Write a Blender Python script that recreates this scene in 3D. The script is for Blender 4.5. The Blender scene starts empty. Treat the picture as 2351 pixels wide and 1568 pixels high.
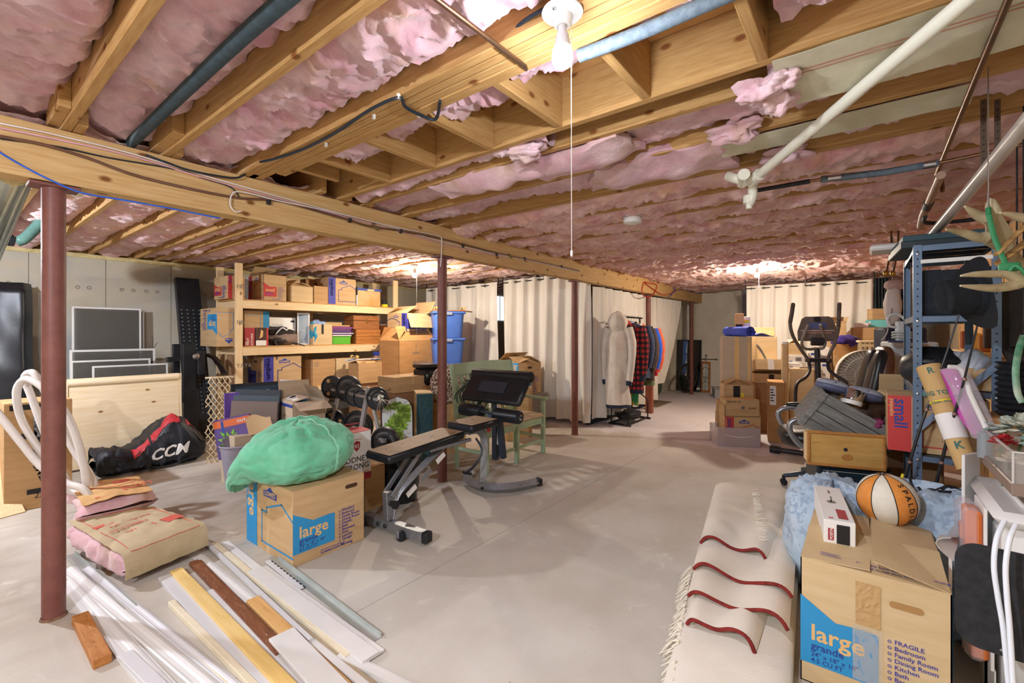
import bpy, bmesh, math, random
from mathutils import Vector as V, Matrix as MX, noise as NZ
S = bpy.context.scene
COL = S.collection
RND = random.Random(11)
PI = math.pi
rad = math.radians
# ---------------------------------------------------------------- camera, world, exposure
EYE = V((0, 0, 1.4)); FPX = 1045.0; CX = 1175.5; CY = 766.0
HEAD = rad(37.8); CA, SA = math.cos(HEAD), math.sin(HEAD)
cam_d = bpy.data.cameras.new('camera'); cam = bpy.data.objects.new('camera', cam_d); COL.objects.link(cam)
cam.location = EYE; cam.rotation_euler = (PI/2, 0, HEAD-PI/2)
cam_d.sensor_width = 36; cam_d.lens = 36*FPX/2351; cam_d.shift_y = -18/2351; cam_d.clip_start = .02
S.camera = cam
S.view_settings.view_transform = 'Standard'; S.view_settings.look = 'None'
S.view_settings.gamma = 1; S.view_settings.use_curve_mapping = False
S.view_settings.exposure = 0.05
W = bpy.data.worlds.new('world'); S.world = W; W.use_nodes = True
W.node_tree.nodes['Background'].inputs[0].default_value = (.8, .85, 1, 1)
W.node_tree.nodes['Background'].inputs[1].default_value = .4
BULB_NEAR, BULB_FAR, FILL_REAR = 27, 80, 175   # radiant watts: seen bulbs near and far, added fill bulbs at the rear
S.cycles.max_bounces = 8; S.cycles.diffuse_bounces = 5; S.cycles.sample_clamp_indirect = 4
S.cycles.caustics_reflective = False; S.cycles.caustics_refractive = False

# ---------------------------------------------------------------- measured sight lines -> points on real planes
def ray(px, py):
    r = (px-CX)/FPX
    return V((CA+SA*r, SA-CA*r, (CY-py)/FPX))
def atd(px, py, d): return EYE+ray(px, py)*d
def atz(px, py, z=0.0):
    q = ray(px, py); return EYE+q*((z-EYE.z)/q.z)
def atx(px, py, x):
    q = ray(px, py); return EYE+q*(x/q.x)
def aty(px, py, y):
    q = ray(px, py); return EYE+q*(y/q.y)
def depth(p): return p.x*CA+p.y*SA
def zat(py, p): return EYE.z+(CY-py)/FPX*depth(p)
def fit(pxl, pxr, pyb, pyt, z0=0.0, ang=0.0, pl=None):
    """left-bottom corner, width, height of an upright face running along heading ang"""
    if pl is None: p = atz(pxl, pyb, z0)
    elif pl[0] == 'y': p = aty(pxl, pyb, pl[1])
    elif pl[0] == 'x': p = atx(pxl, pyb, pl[1])
    else: p = atd(pxl, pyb, pl[1])
    h = zat(pyt, p)-p.z
    if pl is not None and z0 is not None: h = zat(pyt, p)-z0; p.z = z0
    u = V((math.cos(ang), math.sin(ang))); q = ray(pxr, 0)
    det = -u.x*q.y+q.x*u.y
    w = (p.x*q.y-q.x*p.y)/det
    return p, w, h

# ---------------------------------------------------------------- materials
def lin(c):
    if isinstance(c, str): c = [int(c[i:i+2], 16)/255 for i in (0, 2, 4)]
    return tuple((x/12.92 if x <= .04045 else ((x+.055)/1.055)**2.4) for x in c)+(1,)
MATS = {}
def mk(name, c, c2=None, sc=6., st=(1, 1, 1), rough=.6, metal=0., bump=0., bsc=None, c3=None, sc3=2., alpha=1., trans=0., emit=0., det=5., lo=.35, hi=.65, spec=.4, knots=None, sheen=0, lo3=.45, hi3=.7, coat=0):
    if name in MATS: return MATS[name]
    m = bpy.data.materials.new(name); MATS[name] = m; m.use_nodes = True
    t = m.node_tree; b = t.nodes['Principled BSDF']; L = t.links.new
    b.inputs['Roughness'].default_value = rough; b.inputs['Metallic'].default_value = metal
    b.inputs['Specular IOR Level'].default_value = spec
    b.inputs['Base Color'].default_value = lin(c)
    if sheen: b.inputs['Sheen Weight'].default_value = sheen
    if coat: b.inputs['Coat Weight'].default_value = coat
    if alpha < 1: b.inputs['Alpha'].default_value = alpha
    if trans: b.inputs['Transmission Weight'].default_value = trans
    if emit:
        b.inputs['Emission Color'].default_value = lin(c); b.inputs['Emission Strength'].default_value = emit
    if c2 or bump or c3:
        tc = t.nodes.new('ShaderNodeTexCoord'); mp = t.nodes.new('ShaderNodeMapping')
        mp.inputs['Scale'].default_value = st; L(tc.outputs['Object'], mp.inputs['Vector'])
        def nz(s, d=det):
            n = t.nodes.new('ShaderNodeTexNoise'); n.inputs['Scale'].default_value = s; n.inputs['Detail'].default_value = d
            n.inputs['Roughness'].default_value = .6; L(mp.outputs[0], n.inputs['Vector']); return n
        out = None
        if c2:
            n = nz(sc); r = t.nodes.new('ShaderNodeValToRGB')
            r.color_ramp.elements[0].position = lo; r.color_ramp.elements[0].color = lin(c)
            r.color_ramp.elements[1].position = hi; r.color_ramp.elements[1].color = lin(c2)
            L(n.outputs[0], r.inputs[0]); out = r.outputs[0]
        def mix(fac, col):
            nonlocal out
            x = t.nodes.new('ShaderNodeMix'); x.data_type = 'RGBA'; L(fac, x.inputs[0])
            if out: L(out, x.inputs[6])
            else: x.inputs[6].default_value = lin(c)
            x.inputs[7].default_value = lin(col); out = x.outputs[2]
        if c3:
            n = nz(sc3, 4); r = t.nodes.new('ShaderNodeMapRange'); r.inputs[1].default_value = lo3; r.inputs[2].default_value = hi3
            L(n.outputs[0], r.inputs[0]); mix(r.outputs[0], c3)
        if knots:
            vo = t.nodes.new('ShaderNodeTexVoronoi'); vo.inputs['Scale'].default_value = knots[0]; vo.voronoi_dimensions = '2D'
            sp = t.nodes.new('ShaderNodeSeparateXYZ'); L(tc.outputs['Object'], sp.inputs[0]); ad = t.nodes.new('ShaderNodeMath'); cb = t.nodes.new('ShaderNodeCombineXYZ')
            la = st.index(min(st)); o2 = [i for i in range(3) if i != la]; L(sp.outputs[o2[0]], ad.inputs[0]); L(sp.outputs[o2[1]], ad.inputs[1]); hm = t.nodes.new('ShaderNodeMath'); hm.operation = 'MULTIPLY'; hm.inputs[1].default_value = .55
            L(sp.outputs[la], hm.inputs[0]); L(hm.outputs[0], cb.inputs[0]); L(ad.outputs[0], cb.inputs[1]); L(cb.outputs[0], vo.inputs['Vector'])
            r = t.nodes.new('ShaderNodeMapRange'); r.inputs[1].default_value = knots[1]; r.inputs[2].default_value = knots[1]*.45
            L(vo.outputs['Distance'], r.inputs[0]); mix(r.outputs[0], knots[2])
        if out: L(out, b.inputs['Base Color'])
        if bump:
            n = nz(bsc or sc*3, 6); bp = t.nodes.new('ShaderNodeBump'); bp.inputs['Strength'].default_value = min(1, bump)
            bp.inputs['Distance'].default_value = .004*max(1, bump); L(n.outputs[0], bp.inputs['Height']); L(bp.outputs[0], b.inputs['Normal'])
    return m

# ---------------------------------------------------------------- mesh builder
class MB:
    def __init__(s): s.v = []; s.f = []; s.m = []; s.T = MX.Identity(4)
    def at(s, T): s.T = T; return s
    def add(s, vs, fs, m=0):
        o = len(s.v); T = s.T
        s.v += [T@V(p) for p in vs]
        for f in fs: s.f.append([o+i for i in f]); s.m.append(m)
        return s
    def box(s, a, b, bv=0., m=0):
        a, b = [min(a[i], b[i]) for i in range(3)], [max(a[i], b[i]) for i in range(3)]
        if bv <= 0:
            return s.add([(x, y, z) for x in (a[0], b[0]) for y in (a[1], b[1]) for z in (a[2], b[2])],
                         [(0, 1, 3, 2), (4, 6, 7, 5), (0, 4, 5, 1), (2, 3, 7, 6), (0, 2, 6, 4), (1, 5, 7, 3)], m)
        bv = min(bv, *[(b[i]-a[i])*.49 for i in range(3)])
        vs = []; ix = {}
        for i in (0, 1):
            for j in (0, 1):
                for k in (0, 1):
                    c = (a, b)[i][0], (a, b)[j][1], (a, b)[k][2]; q = (bv if i == 0 else -bv, bv if j == 0 else -bv, bv if k == 0 else -bv)
                    for ax in range(3):
                        ix[i, j, k, ax] = len(vs); vs.append(tuple(c[t]+(0 if t == ax else q[t]) for t in range(3)))
        fs = []
        for e in (0, 1):
            fs += [[ix[e, 0, 0, 0], ix[e, 1, 0, 0], ix[e, 1, 1, 0], ix[e, 0, 1, 0]], [ix[0, e, 0, 1], ix[1, e, 0, 1], ix[1, e, 1, 1], ix[0, e, 1, 1]], [ix[0, 0, e, 2], ix[1, 0, e, 2], ix[1, 1, e, 2], ix[0, 1, e, 2]]]
        for i in (0, 1):
            for j in (0, 1):
                fs += [[ix[i, j, 0, 0], ix[i, j, 1, 0], ix[i, j, 1, 1], ix[i, j, 0, 1]], [ix[i, 0, j, 0], ix[i, 1, j, 0], ix[i, 1, j, 2], ix[i, 0, j, 2]], [ix[0, i, j, 1], ix[1, i, j, 1], ix[1, i, j, 2], ix[0, i, j, 2]]]
                for k in (0, 1): fs.append([ix[i, j, k, 0], ix[i, j, k, 1], ix[i, j, k, 2]])
        return s.add(vs, fs, m)
    def bar(s, p, q, w, h, up=(0, 0, 1), bv=0., m=0):
        """square bar from p to q"""
        p, q = V(p), V(q); x = (q-p); l = x.length; x.normalize(); u = V(up)
        if abs(x.dot(u)) > .98: u = V((1, 0, 0)) if abs(x.x) < .9 else V((0, 1, 0))
        y = u.cross(x).normalized(); z = x.cross(y)
        T0 = s.T; s.T = T0@MX(((x.x, y.x, z.x, p.x), (x.y, y.y, z.y, p.y), (x.z, y.z, z.z, p.z), (0, 0, 0, 1)))
        s.box((0, -w/2, -h/2), (l, w/2, h/2), bv, m); s.T = T0; return s
    def tube(s, pts, r, n=8, closed=False, m=0, caps=True, flat=1.):
        pts = [V(p) for p in pts]; k = len(pts)
        rs = r if isinstance(r, (list, tuple)) else [r]*k
        vs = []; pu = None
        for i, p in enumerate(pts):
            a = pts[(i-1) % k] if (closed or i > 0) else p; b = pts[(i+1) % k] if (closed or i < k-1) else p
            t = (b-a)
            if t.length < 1e-9: t = V((0, 0, 1))
            t.normalize()
            if pu is None:
                pu = V((0, 0, 1)) if abs(t.z) < .9 else V((1, 0, 0))
            pu = pu-t*pu.dot(t)
            if pu.length < 1e-6: pu = t.orthogonal()
            pu.normalize(); w = t.cross(pu)
            for j in range(n):
                c = 2*PI*j/n; vs.append(p+pu*(math.cos(c)*rs[i]*flat)+w*(math.sin(c)*rs[i]))
        fs = []
        for i in range(k if closed else k-1):
            for j in range(n):
                fs.append([i*n+j, i*n+(j+1) % n, ((i+1) % k)*n+(j+1) % n, ((i+1) % k)*n+j])
        if caps and not closed: fs += [list(range(n))[::-1], [(k-1)*n+j for j in range(n)]]
        return s.add(vs, fs, m)
    def lathe(s, prof, n=20, m=0, cap=True):
        vs = [(r*math.cos(2*PI*j/n), r*math.sin(2*PI*j/n), z) for r, z in prof for j in range(n)]
        fs = [[i*n+j, i*n+(j+1) % n, (i+1)*n+(j+1) % n, (i+1)*n+j] for i in range(len(prof)-1) for j in range(n)]
        if cap:
            if prof[0][0] > 1e-5: fs.append(list(range(n))[::-1])
            if prof[-1][0] > 1e-5: fs.append([(len(prof)-1)*n+j for j in range(n)])
        return s.add(vs, fs, m)
    def ell(s, c, rx, ry, rz, n=14, k=8, m=0):
        T0 = s.T; s.T = T0@MX.Translation(c)@MX.Diagonal((rx, ry, rz, 1))
        s.lathe([(max(1e-4, math.sin(PI*i/k)), -math.cos(PI*i/k)) for i in range(k+1)], n, m, False); s.T = T0; return s
    def prism(s, poly, z0, z1, m=0):
        n = len(poly); vs = [(x, y, z0) for x, y in poly]+[(x, y, z1) for x, y in poly]
        return s.add(vs, [list(range(n))[::-1], [n+i for i in range(n)]]+[[i, (i+1) % n, n+(i+1) % n, n+i] for i in range(n)], m)
    def grid(s, fn, nu, nv, cu=False, m=0):
        vs = [fn(i/nu, j/nv) for i in range(nu if cu else nu+1) for j in range(nv+1)]; w = nv+1; k = nu if cu else nu+1
        return s.add(vs, [[i*w+j, ((i+1) % k)*w+j, ((i+1) % k)*w+j+1, i*w+j+1] for i in range(nu) for j in range(nv)], m)
    def slab(s, fn, nu, nv, th, m=0):
        """sheet fn(u,v) with thickness th along its normal"""
        P = [[V(fn(i/nu, j/nv)) for j in range(nv+1)] for i in range(nu+1)]; w = nv+1; N = (nu+1)*w; vs = []; bk = []
        for i in range(nu+1):
            for j in range(nv+1):
                n = (P[min(i+1, nu)][j]-P[max(i-1, 0)][j]).cross(P[i][min(j+1, nv)]-P[i][max(j-1, 0)])
                n = n.normalized() if n.length > 1e-12 else V((0, 0, 1))
                vs.append(P[i][j]+n*(th/2)); bk.append(P[i][j]-n*(th/2))
        fs = []
        for i in range(nu):
            for j in range(nv):
                q = [i*w+j, (i+1)*w+j, (i+1)*w+j+1, i*w+j+1]; fs += [q, [N+x for x in q[::-1]]]
        for i in range(nu):
            for a in (i*w, i*w+nv): b = a+w; fs.append([a, b, N+b, N+a])
        for j in range(nv):
            for a in (j, nu*w+j): fs.append([a, a+1, N+a+1, N+a])
        return s.add(vs+bk, fs, m)
    def build(s, name, mat, parent=None, smooth=0, label=None, norm=True):
        me = bpy.data.meshes.new(name); me.from_pydata(s.v, [], s.f)
        for x in (mat if isinstance(mat, (list, tuple)) else [mat]): me.materials.append(x)
        if any(s.m): me.polygons.foreach_set('material_index', s.m)
        if norm:
            bm = bmesh.new(); bm.from_mesh(me); bmesh.ops.recalc_face_normals(bm, faces=bm.faces); bm.to_mesh(me); bm.free()
        if smooth:
            me.polygons.foreach_set('use_smooth', [True]*len(me.polygons)); me.set_sharp_from_angle(angle=rad(smooth))
        me.update(); o = bpy.data.objects.new(name, me); COL.objects.link(o)
        if parent: o.parent = parent
        if label: o['label'] = label
        return o
def tag(o, label, cat, group=None):
    o['label'] = label; o['category'] = cat; o['kind'] = 'thing'
    if group: o['group'] = group
    return o
def thing(name, label, cat, loc=(0, 0, 0), rz=0., group=None, rot=None):
    o = bpy.data.objects.new(name, None); COL.objects.link(o); o.location = loc; o.empty_display_size = .1
    o.rotation_euler = rot if rot else (0, 0, rz)
    return tag(o, label, cat, group)
def copy_thing(root, loc, rz=None, label=None, rot=None):
    r = root.copy(); COL.objects.link(r); r.location = loc
    if rz is not None: r.rotation_euler = (0, 0, rz)
    if rot: r.rotation_euler = rot
    if label: r['label'] = label
    for ch in list(root.children):
        c = ch.copy(); COL.objects.link(c); c.parent = r
        for g in ch.children:
            d = g.copy(); COL.objects.link(d); d.parent = c
    return r
def TR(x, y, z): return MX.Translation((x, y, z))
def RX(a): return MX.Rotation(a, 4, 'X')
def RY(a): return MX.Rotation(a, 4, 'Y')
def RZ(a): return MX.Rotation(a, 4, 'Z')
def frame(o, u, v):
    u = V(u).normalized(); n = u.cross(V(v)).normalized(); v = n.cross(u)
    return MX(((u.x, v.x, n.x, o[0]), (u.y, v.y, n.y, o[1]), (u.z, v.z, n.z, o[2]), (0, 0, 0, 1)))
def spl(pts, k=6, closed=False):
    """Catmull-Rom through pts"""
    pts = [V(p) for p in pts]; n = len(pts); out = []
    for i in range(n if closed else n-1):
        g = lambda j: pts[j % n] if closed else pts[max(0, min(n-1, j))]
        a, b, c, d = g(i-1), g(i), g(i+1), g(i+2)
        for j in range(k):
            t = j/k; out.append(.5*((2*b)+(c-a)*t+(2*a-5*b+4*c-d)*t*t+(3*b-a-3*c+d)*t**3))
    if not closed: out.append(pts[-1])
    return out
GLY = {}
def glyphs(mb, s, size, T, align='L', bold=0., shear=0., m=0):
    """flat lettering added to a builder; T maps (x,y) of the text to the surface"""
    key = (s, align, bold, shear)
    if key not in GLY:
        c = bpy.data.curves.new('t', 'FONT'); c.body = s; c.size = 1; c.resolution_u = 2; c.offset = bold; c.shear = shear
        c.align_x = {'L': 'LEFT', 'C': 'CENTER', 'R': 'RIGHT'}[align]
        o = bpy.data.objects.new('t', c); me = o.to_mesh()
        GLY[key] = ([tuple(v.co) for v in me.vertices], [tuple(p.vertices) for p in me.polygons])
        o.to_mesh_clear(); bpy.data.objects.remove(o); bpy.data.curves.remove(c)
    vs, fs = GLY[key]; T0 = mb.T; mb.T = T0@T@MX.Scale(size, 4); mb.add(vs, fs, m); mb.T = T0
# ---------------------------------------------------------------- shared materials
LUM = dict(c='AA804C', c2='BE9862', sc=3., rough=.7, bump=.25, bsc=14, spec=.25)
joist_m = mk('joist lumber', st=(26, 2, 26), knots=(4.2, .07, '7A4A22'), **LUM)
block_m = mk('block lumber', st=(2, 26, 26), knots=(4.2, .07, '7A4A22'), **LUM)
beam_m = mk('beam lumber', 'BE965E', 'CFAE7A', 3, (1.2, 20, 22), .65, bump=.25, bsc=12, knots=(4.5, .085, '7A4C22'), spec=.25)
sub_m = mk('subfloor plywood', 'B98A52', 'CDA36B', 5, rough=.8)
pink_m = mk('pink fibreglass', 'C2909A', 'DFC2C6', 3.2, rough=.95, bump=1.6, bsc=26, c3='BE9A84', sc3=5.5, lo3=.5, hi3=.78, spec=.1, sheen=.3, det=7)
pinkfar_m = mk('warm-lit fibreglass', 'CC8C92', 'ECC8C4', 5, rough=.95, bump=1.6, bsc=26, c3='E0B496', sc3=6, lo3=.48, hi3=.75, spec=.1, sheen=.3, det=7, lo=.3, hi=.6)  # same batts as the near pink; warm far light and highlights put into the colour
kraft_m = mk('kraft facing', 'B9B49A', 'CBC6AE', 7, rough=.85, bump=.2, bsc=60)
conc_m = mk('wall concrete', 'C2B9A2', 'DAD2BC', 2.2, rough=.9, bump=.35, bsc=40, c3='A2A4A0', sc3=1.1, spec=.15)
paintw_m = mk('painted wall', 'CDC6B4', 'D9D3C4', 3, rough=.85, bump=.1, bsc=60)
black_m = mk('black rubber', '15161A', '24262B', 20, rough=.55)
wht_m = mk('white plastic', 'E6E5E0', rough=.4)
wht_matte = mk('white card', 'E8E6E2', rough=.7)
steel_m = mk('bare steel', 'B8B8BA', rough=.3, metal=1)
chrome_m = mk('chrome', 'DADCDD', rough=.12, metal=1)
red_m = mk('red oxide paint', '6C4038', '7C4C42', 12, rough=.5, bump=.15, bsc=50, c3='5A3A34', sc3=18, lo3=.62, hi3=.8)
dark_m = mk('dark void paint', '2A2522', rough=.9)

# ---------------------------------------------------------------- floor, walls
def struct(o): o['kind'] = 'structure'; return o
def floor_mat():
    m = bpy.data.materials.new('slab'); m.use_nodes = True; t = m.node_tree; L = t.links.new; b = t.nodes['Principled BSDF']
    b.inputs['Roughness'].default_value = .62; b.inputs['Specular IOR Level'].default_value = .3
    tc = t.nodes.new('ShaderNodeTexCoord')
    def nz(s, d=6, st=(1, 1, 1), dist=0):
        mp = t.nodes.new('ShaderNodeMapping'); mp.inputs['Scale'].default_value = st; L(tc.outputs['Object'], mp.inputs[0])
        n = t.nodes.new('ShaderNodeTexNoise'); n.inputs['Scale'].default_value = s; n.inputs['Detail'].default_value = d; n.inputs['Roughness'].default_value = .62
        n.inputs['Distortion'].default_value = dist; L(mp.outputs[0], n.inputs['Vector']); return n.outputs[0]
    def rng(f, a, c):
        r = t.nodes.new('ShaderNodeMapRange'); r.inputs[1].default_value = a; r.inputs[2].default_value = c; L(f, r.inputs[0]); return r.outputs[0]
    def mix(f, a, c):
        x = t.nodes.new('ShaderNodeMix'); x.data_type = 'RGBA'
        if isinstance(f, float): x.inputs[0].default_value = f
        else: L(f, x.inputs[0])
        for i, k in ((6, a), (7, c)):
            if isinstance(k, str): x.inputs[i].default_value = lin(k)
            else: L(k, x.inputs[i])
        return x.outputs[2]
    def ma(op, a, c):
        x = t.nodes.new('ShaderNodeMath'); x.operation = op; x.use_clamp = True
        for i, k in ((0, a), (1, c)):
            if isinstance(k, (int, float)): x.inputs[i].default_value = k
            else: L(k, x.inputs[i])
        return x.outputs[0]
    sx = t.nodes.new('ShaderNodeSeparateXYZ'); L(tc.outputs['Object'], sx.inputs[0]); X, Y = sx.outputs[0], sx.outputs[1]
    col = mix(rng(nz(1.3, 7), .35, .65), 'BAB3A8', 'CBC7BF')
    old = ma('MULTIPLY', rng(Y, 2.2, 3.4), rng(nz(.9, 5), .2, .6))       # bare, dirtier slab towards the back wall
    col = mix(old, col, mix(rng(nz(2.2, 7, (1, 3, 1), .6), .3, .7), '9A8E80', 'B3AA9C'))
    pa = t.nodes.new('ShaderNodeMath'); pa.operation = 'MULTIPLY_ADD'; pa.inputs[1].default_value = .9; L(nz(2.5, 3), pa.inputs[0]); L(X, pa.inputs[2])
    col = mix(rng(pa.outputs[0], 6.35, 6.5), col, mix(rng(nz(2.5, 5), .3, .7), 'CFC6C8', 'D9D2D3'))   # painted far part
    col = mix(ma('MULTIPLY', rng(nz(3.1, 4, (1, 1, 1), 1.5), .62, .74), .55), col, 'E2DDD4')      # pale scuffs
    col = mix(ma('MULTIPLY', rng(nz(26, 3), .70, .78), .7), col, '7C7063')                           # grit
    L(col, b.inputs['Base Color'])
    bp = t.nodes.new('ShaderNodeBump'); bp.inputs['Strength'].default_value = .25; bp.inputs['Distance'].default_value = .003
    L(nz(60, 5), bp.inputs['Height']); L(bp.outputs[0], b.inputs['Normal'])
    return m
b = MB()
XF, XL, YB, YR = 11.45, -3.0, 7.75, -1.0
# slab cast in panels with sawn control joints between them
jx = [XL, 2.55, 6.35, XF+1.2]; jy = [YR-.2, 2.02, 4.9, YB+.2]
for i in range(3):
    for j in range(3): b.box((jx[i]+.002, jy[j]+.002, -.12), (jx[i+1]-.002, jy[j+1]-.002, 0))
b.box((XL, YR-.2, -.16), (XF+1.2, YB+.2, -.012))
floor_o = struct(b.build('floor', floor_mat()))
b = MB()
sx_ = [XL-.2]
for px in (66, 243, 393): sx_.append(aty(px, 640, YB).x)
step = sx_[2]-sx_[1]
while sx_[-1] < XF: sx_.append(sx_[-1]+step)
for i in range(len(sx_)-1): b.box((sx_[i]+.004, YB, -.1), (sx_[i+1]-.004, YB+.2, 2.372))
b.box((XL-.2, YB+.012, -.1), (sx_[-1], YB+.19, 2.37))
wall_back = struct(b.build('wall_back', conc_m))
for x in sx_[1:-1]:                                    # form-tie marks beside each seam
    for dx in (-.42, -.16, .16, .42):
        if dx+x < XF: MB().at(TR(x+dx, YB-.001, 1.98)@RX(PI/2)).lathe([(.012, 0), (.02, .001), (.024, 0)], 10, cap=False).build('form_tie_mark', mk('tie mark', '8E887C', rough=.9), wall_back)
MB().box((XL, YB-.03, 2.35), (sx_[-1], YB+.15, 2.40)).build('sill_foam', mk('sill foam', 'D8CC9C', 'C4B07A', 14, rough=.9, bump=1.4, bsc=18), wall_back)
m_ = mk('pencil mark', '5D5A55', rough=.9)
b = MB(); p = aty(350, 770, YB-.002)
for a, c in (((0, 0), (0, -.2)), ((0, -.2), (-.06, -.1)), ((0, -.2), (.05, -.1))):
    b.bar(p+V((a[0], 0, a[1])), p+V((c[0], 0, c[1])), .012, .001)
b.build('chalk_arrow', m_, wall_back)
wf = struct(MB().box((XF, YR-.2, -.1), (XF+.2, YB+.2, 2.42)).build('wall_far', paintw_m))
struct(MB().box((XF-.55, 3.86, -.1), (XF-.002, 4.06, 2.42)).build('wall_return', paintw_m))
struct(MB().box((XL-.2, YR-.2, -.1), (XL, YB+.2, 2.5)).build('wall_left', conc_m)); MB().box((XL, YB+.03, 2.39), (XF+.1, YB+.07, 2.634)).build('rim_board', joist_m, wall_back)
b = MB().box((XL, YR-.2, -.1), (XF+.2, YR-.02, 2.5)); wall_right = struct(b.build('wall_right', mk('right wall', 'B9A88C', 'C9BAA0', 3, rough=.85)))
pl_m = mk('wall plank', 'C99A62', 'DDB684', 3, (20, 20, 1.4), .7, knots=(4, .07, '7A4A22'))
x = 4.2; k = 0
while x < 8.6:                                          # vertical boards lining the tool wall
    MB().box((x, YR-.02, 0), (x+.137, YR+RND.uniform(-.006, .004), 2.36), .003).build('plank', pl_m, wall_right); x += .142
# ---------------------------------------------------------------- window seen through the curtain gap
p0, p1 = aty(1134, 735, YB), aty(1160, 682, YB)
w_ = struct(MB().box((p0.x-.05, YB-.03, p0.z-.05), (p1.x+.05, YB-.001, p1.z+.05), .004).build('window_1', wht_m))
MB().box((p0.x, YB-.04, p0.z), (p1.x, YB-.03, p1.z)).build('pane', mk('daylit pane', 'DCE8F4', emit=1.6), w_)
MB().box((p0.x+.18, YB-.05, p0.z), (p0.x+.2, YB-.04, p1.z)).build('window_bar', wht_m, w_)

# ---------------------------------------------------------------- ceiling: subfloor, joists, blocking, batts
JB, JT = 2.40, 2.635; YBM = 3.10
ceil_o = struct(MB().box((XL, YR-.2, JT), (XF+.2, YB+.2, JT+.03)).build('ceiling', sub_m))
def joist(x0, x1, y0, y1): return MB().box((x0, y0, JB), (x1, y1, JT), .003).build('joist', joist_m, ceil_o)
right = [(-.005, .035), (.405, .445), (.813, .853), (1.215, 1.258), (1.262, 1.30), (1.305, 1.343), (1.885, 1.925), (2.085, 2.125), (2.50, 2.54), (2.925, 2.965), (2.99, 3.03)]
x = 3.42
while x < XF-.1: right.append((x, x+.038)); x += .406
for k, (a, c) in enumerate(right): joist(a, c, YR-.1, YBM+.16+RND.uniform(.02, .14))
left = [(a+.042, c+.042) for a, c in right if not 1.26 < a < 1.31]
left += [(.86+.042+.406*1.5+.2, .86+.042+.406*1.5+.24)]
for a, c in left: joist(a, c, YBM-.05-RND.uniform(0, .1), YB+.02)
for px, py in ((900, 420), (1004, 386), (1135, 343), (1290, 290), (1494, 226), (1762, 134)):   # short blocking
    y = atz(px, py, JB).y; MB().box((1.343, y-.002, JB), (1.885, y+.036, JT), .003).build('blocking', block_m, ceil_o)
for a, c, y in ((.36, .405, 2.82), (.76, .813, 2.74)):
    MB().box((a, y, JB+.012), (c, YBM+.05, JT-.02), .003).build('blocking', block_m, ceil_o)
MB().box((1.345, 2.78, JB+.02), (1.70, 2.818, JT), .003).build('blocking', block_m, ceil_o)
MB().box((1.343, -.4, JB-.005), (1.40, 2.9, JB+.035), .003).build('ledger_strip', joist_m, ceil_o)
def fbm(x, y, z=0., o=4):
    return NZ.fractal(V((x, y, z)), .9, 2.1, o)
def batt(x0, x1, y0, y1, zc, edge, sag, seg, res, mat, amp=1., over=0.):
    """one fibreglass batt stuffed in a bay: ragged blanket hanging between two joists"""
    nx = max(6, int((x1-x0+2*over)/res)); ny = max(6, int((y1-y0)/res)); sd = RND.uniform(0, 50)
    ph = RND.uniform(0, 1)
    def fn(u, v):
        x = x0-over+(x1-x0+2*over)*u; y = y0+(y1-y0)*v
        prof = (1-abs(2*u-1)**4.0); q = V((x*2.2, y*1.5, sd))
        t = (y/seg+ph+.3*NZ.noise(V((x*2, y*1.1, sd+4)))) % 1.0
        sc = .55+.45*math.sin(PI*t)+.5*NZ.noise(V((0, y*1.7, sd+8)))
        z = zc+edge*(1-prof)-sag*sc*prof
        r1 = 1-abs(NZ.noise(V((x*5+sd, y*8, sd)))); r2 = 1-abs(NZ.noise(V((x*13, y*19+sd, sd))))
        z += amp*(.030*NZ.fractal(q, .8, 2.2, 4)-.030*r1*r1+.020-.018*r2**3+.012*NZ.noise(V((x*24, y*40, sd))))
        return (x+.02*NZ.noise(V((x*7, y*9, sd+9))), y+.016*NZ.noise(V((x*9, y*9, sd+17))), min(z, JT-.01))
    o = MB().grid(fn, nx, ny).build('insulation_batt', mat, ceil_o, 60, norm=False); return o
bays = []
R2 = right
for k in range(len(R2)-1):
    a, c = R2[k][1], R2[k+1][0]
    if c-a > .15: bays.append((a, c))
for a, c in bays:
    if 1.3 < a < 1.4:
        ys = [atz(px, py, JB).y for px, py in ((900, 420), (1004, 386), (1135, 343), (1290, 290), (1494, 226), (1762, 134))]
        for j in range(5): batt(a, a+.36-.03*j, ys[j+1]+.045, ys[j]-.01, 2.495, .05, .03, .4, .013, pink_m, 1.5)
        batt(a, c, -.4, ys[5]-.05, 2.50, .05, .02, .4, .016, pink_m, 1.4); continue
    if 1.9 < a < 2.0: batt(a, c, 1.3, 3.0, 2.46, .06, .05, .5, .016, pink_m); batt(a, c, -.7, .30, 2.45, .05, .02, .5, .016, pink_m); continue
    if a < 1.2: batt(a, c, .0, 3.34, 2.465 if a > .8 else 2.50, .05, .03, .9, .014, pink_m, 1.3)
    elif a < 2.3: batt(a, c, -.9, 3.3, 2.475, .06, .035, .5, .016, pink_m, .9)
    elif a < 3: batt(a, c, -.95, 3.3, 2.465, .07, .045, .55, .018, pink_m, 1.0)
    elif a < 6: batt(a, c, YR, 3.12, 2.432, .035, .05, .42, .018, pinkfar_m, 1.15, .004)
    else: batt(a, c, YR, 3.12, 2.418, .025, .045, .4, .026, pinkfar_m, 1.2, .006)
L2 = sorted(left)
for k in range(len(L2)-1):
    a, c = L2[k][1], L2[k+1][0]
    if c-a > .1 and c < 9.5: batt(a, c, 3.12, 7.72, 2.47 if a < 3 else 2.44, .04, .045, .6, .028 if a < 3 else .032, pinkfar_m, 1.0)
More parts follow.
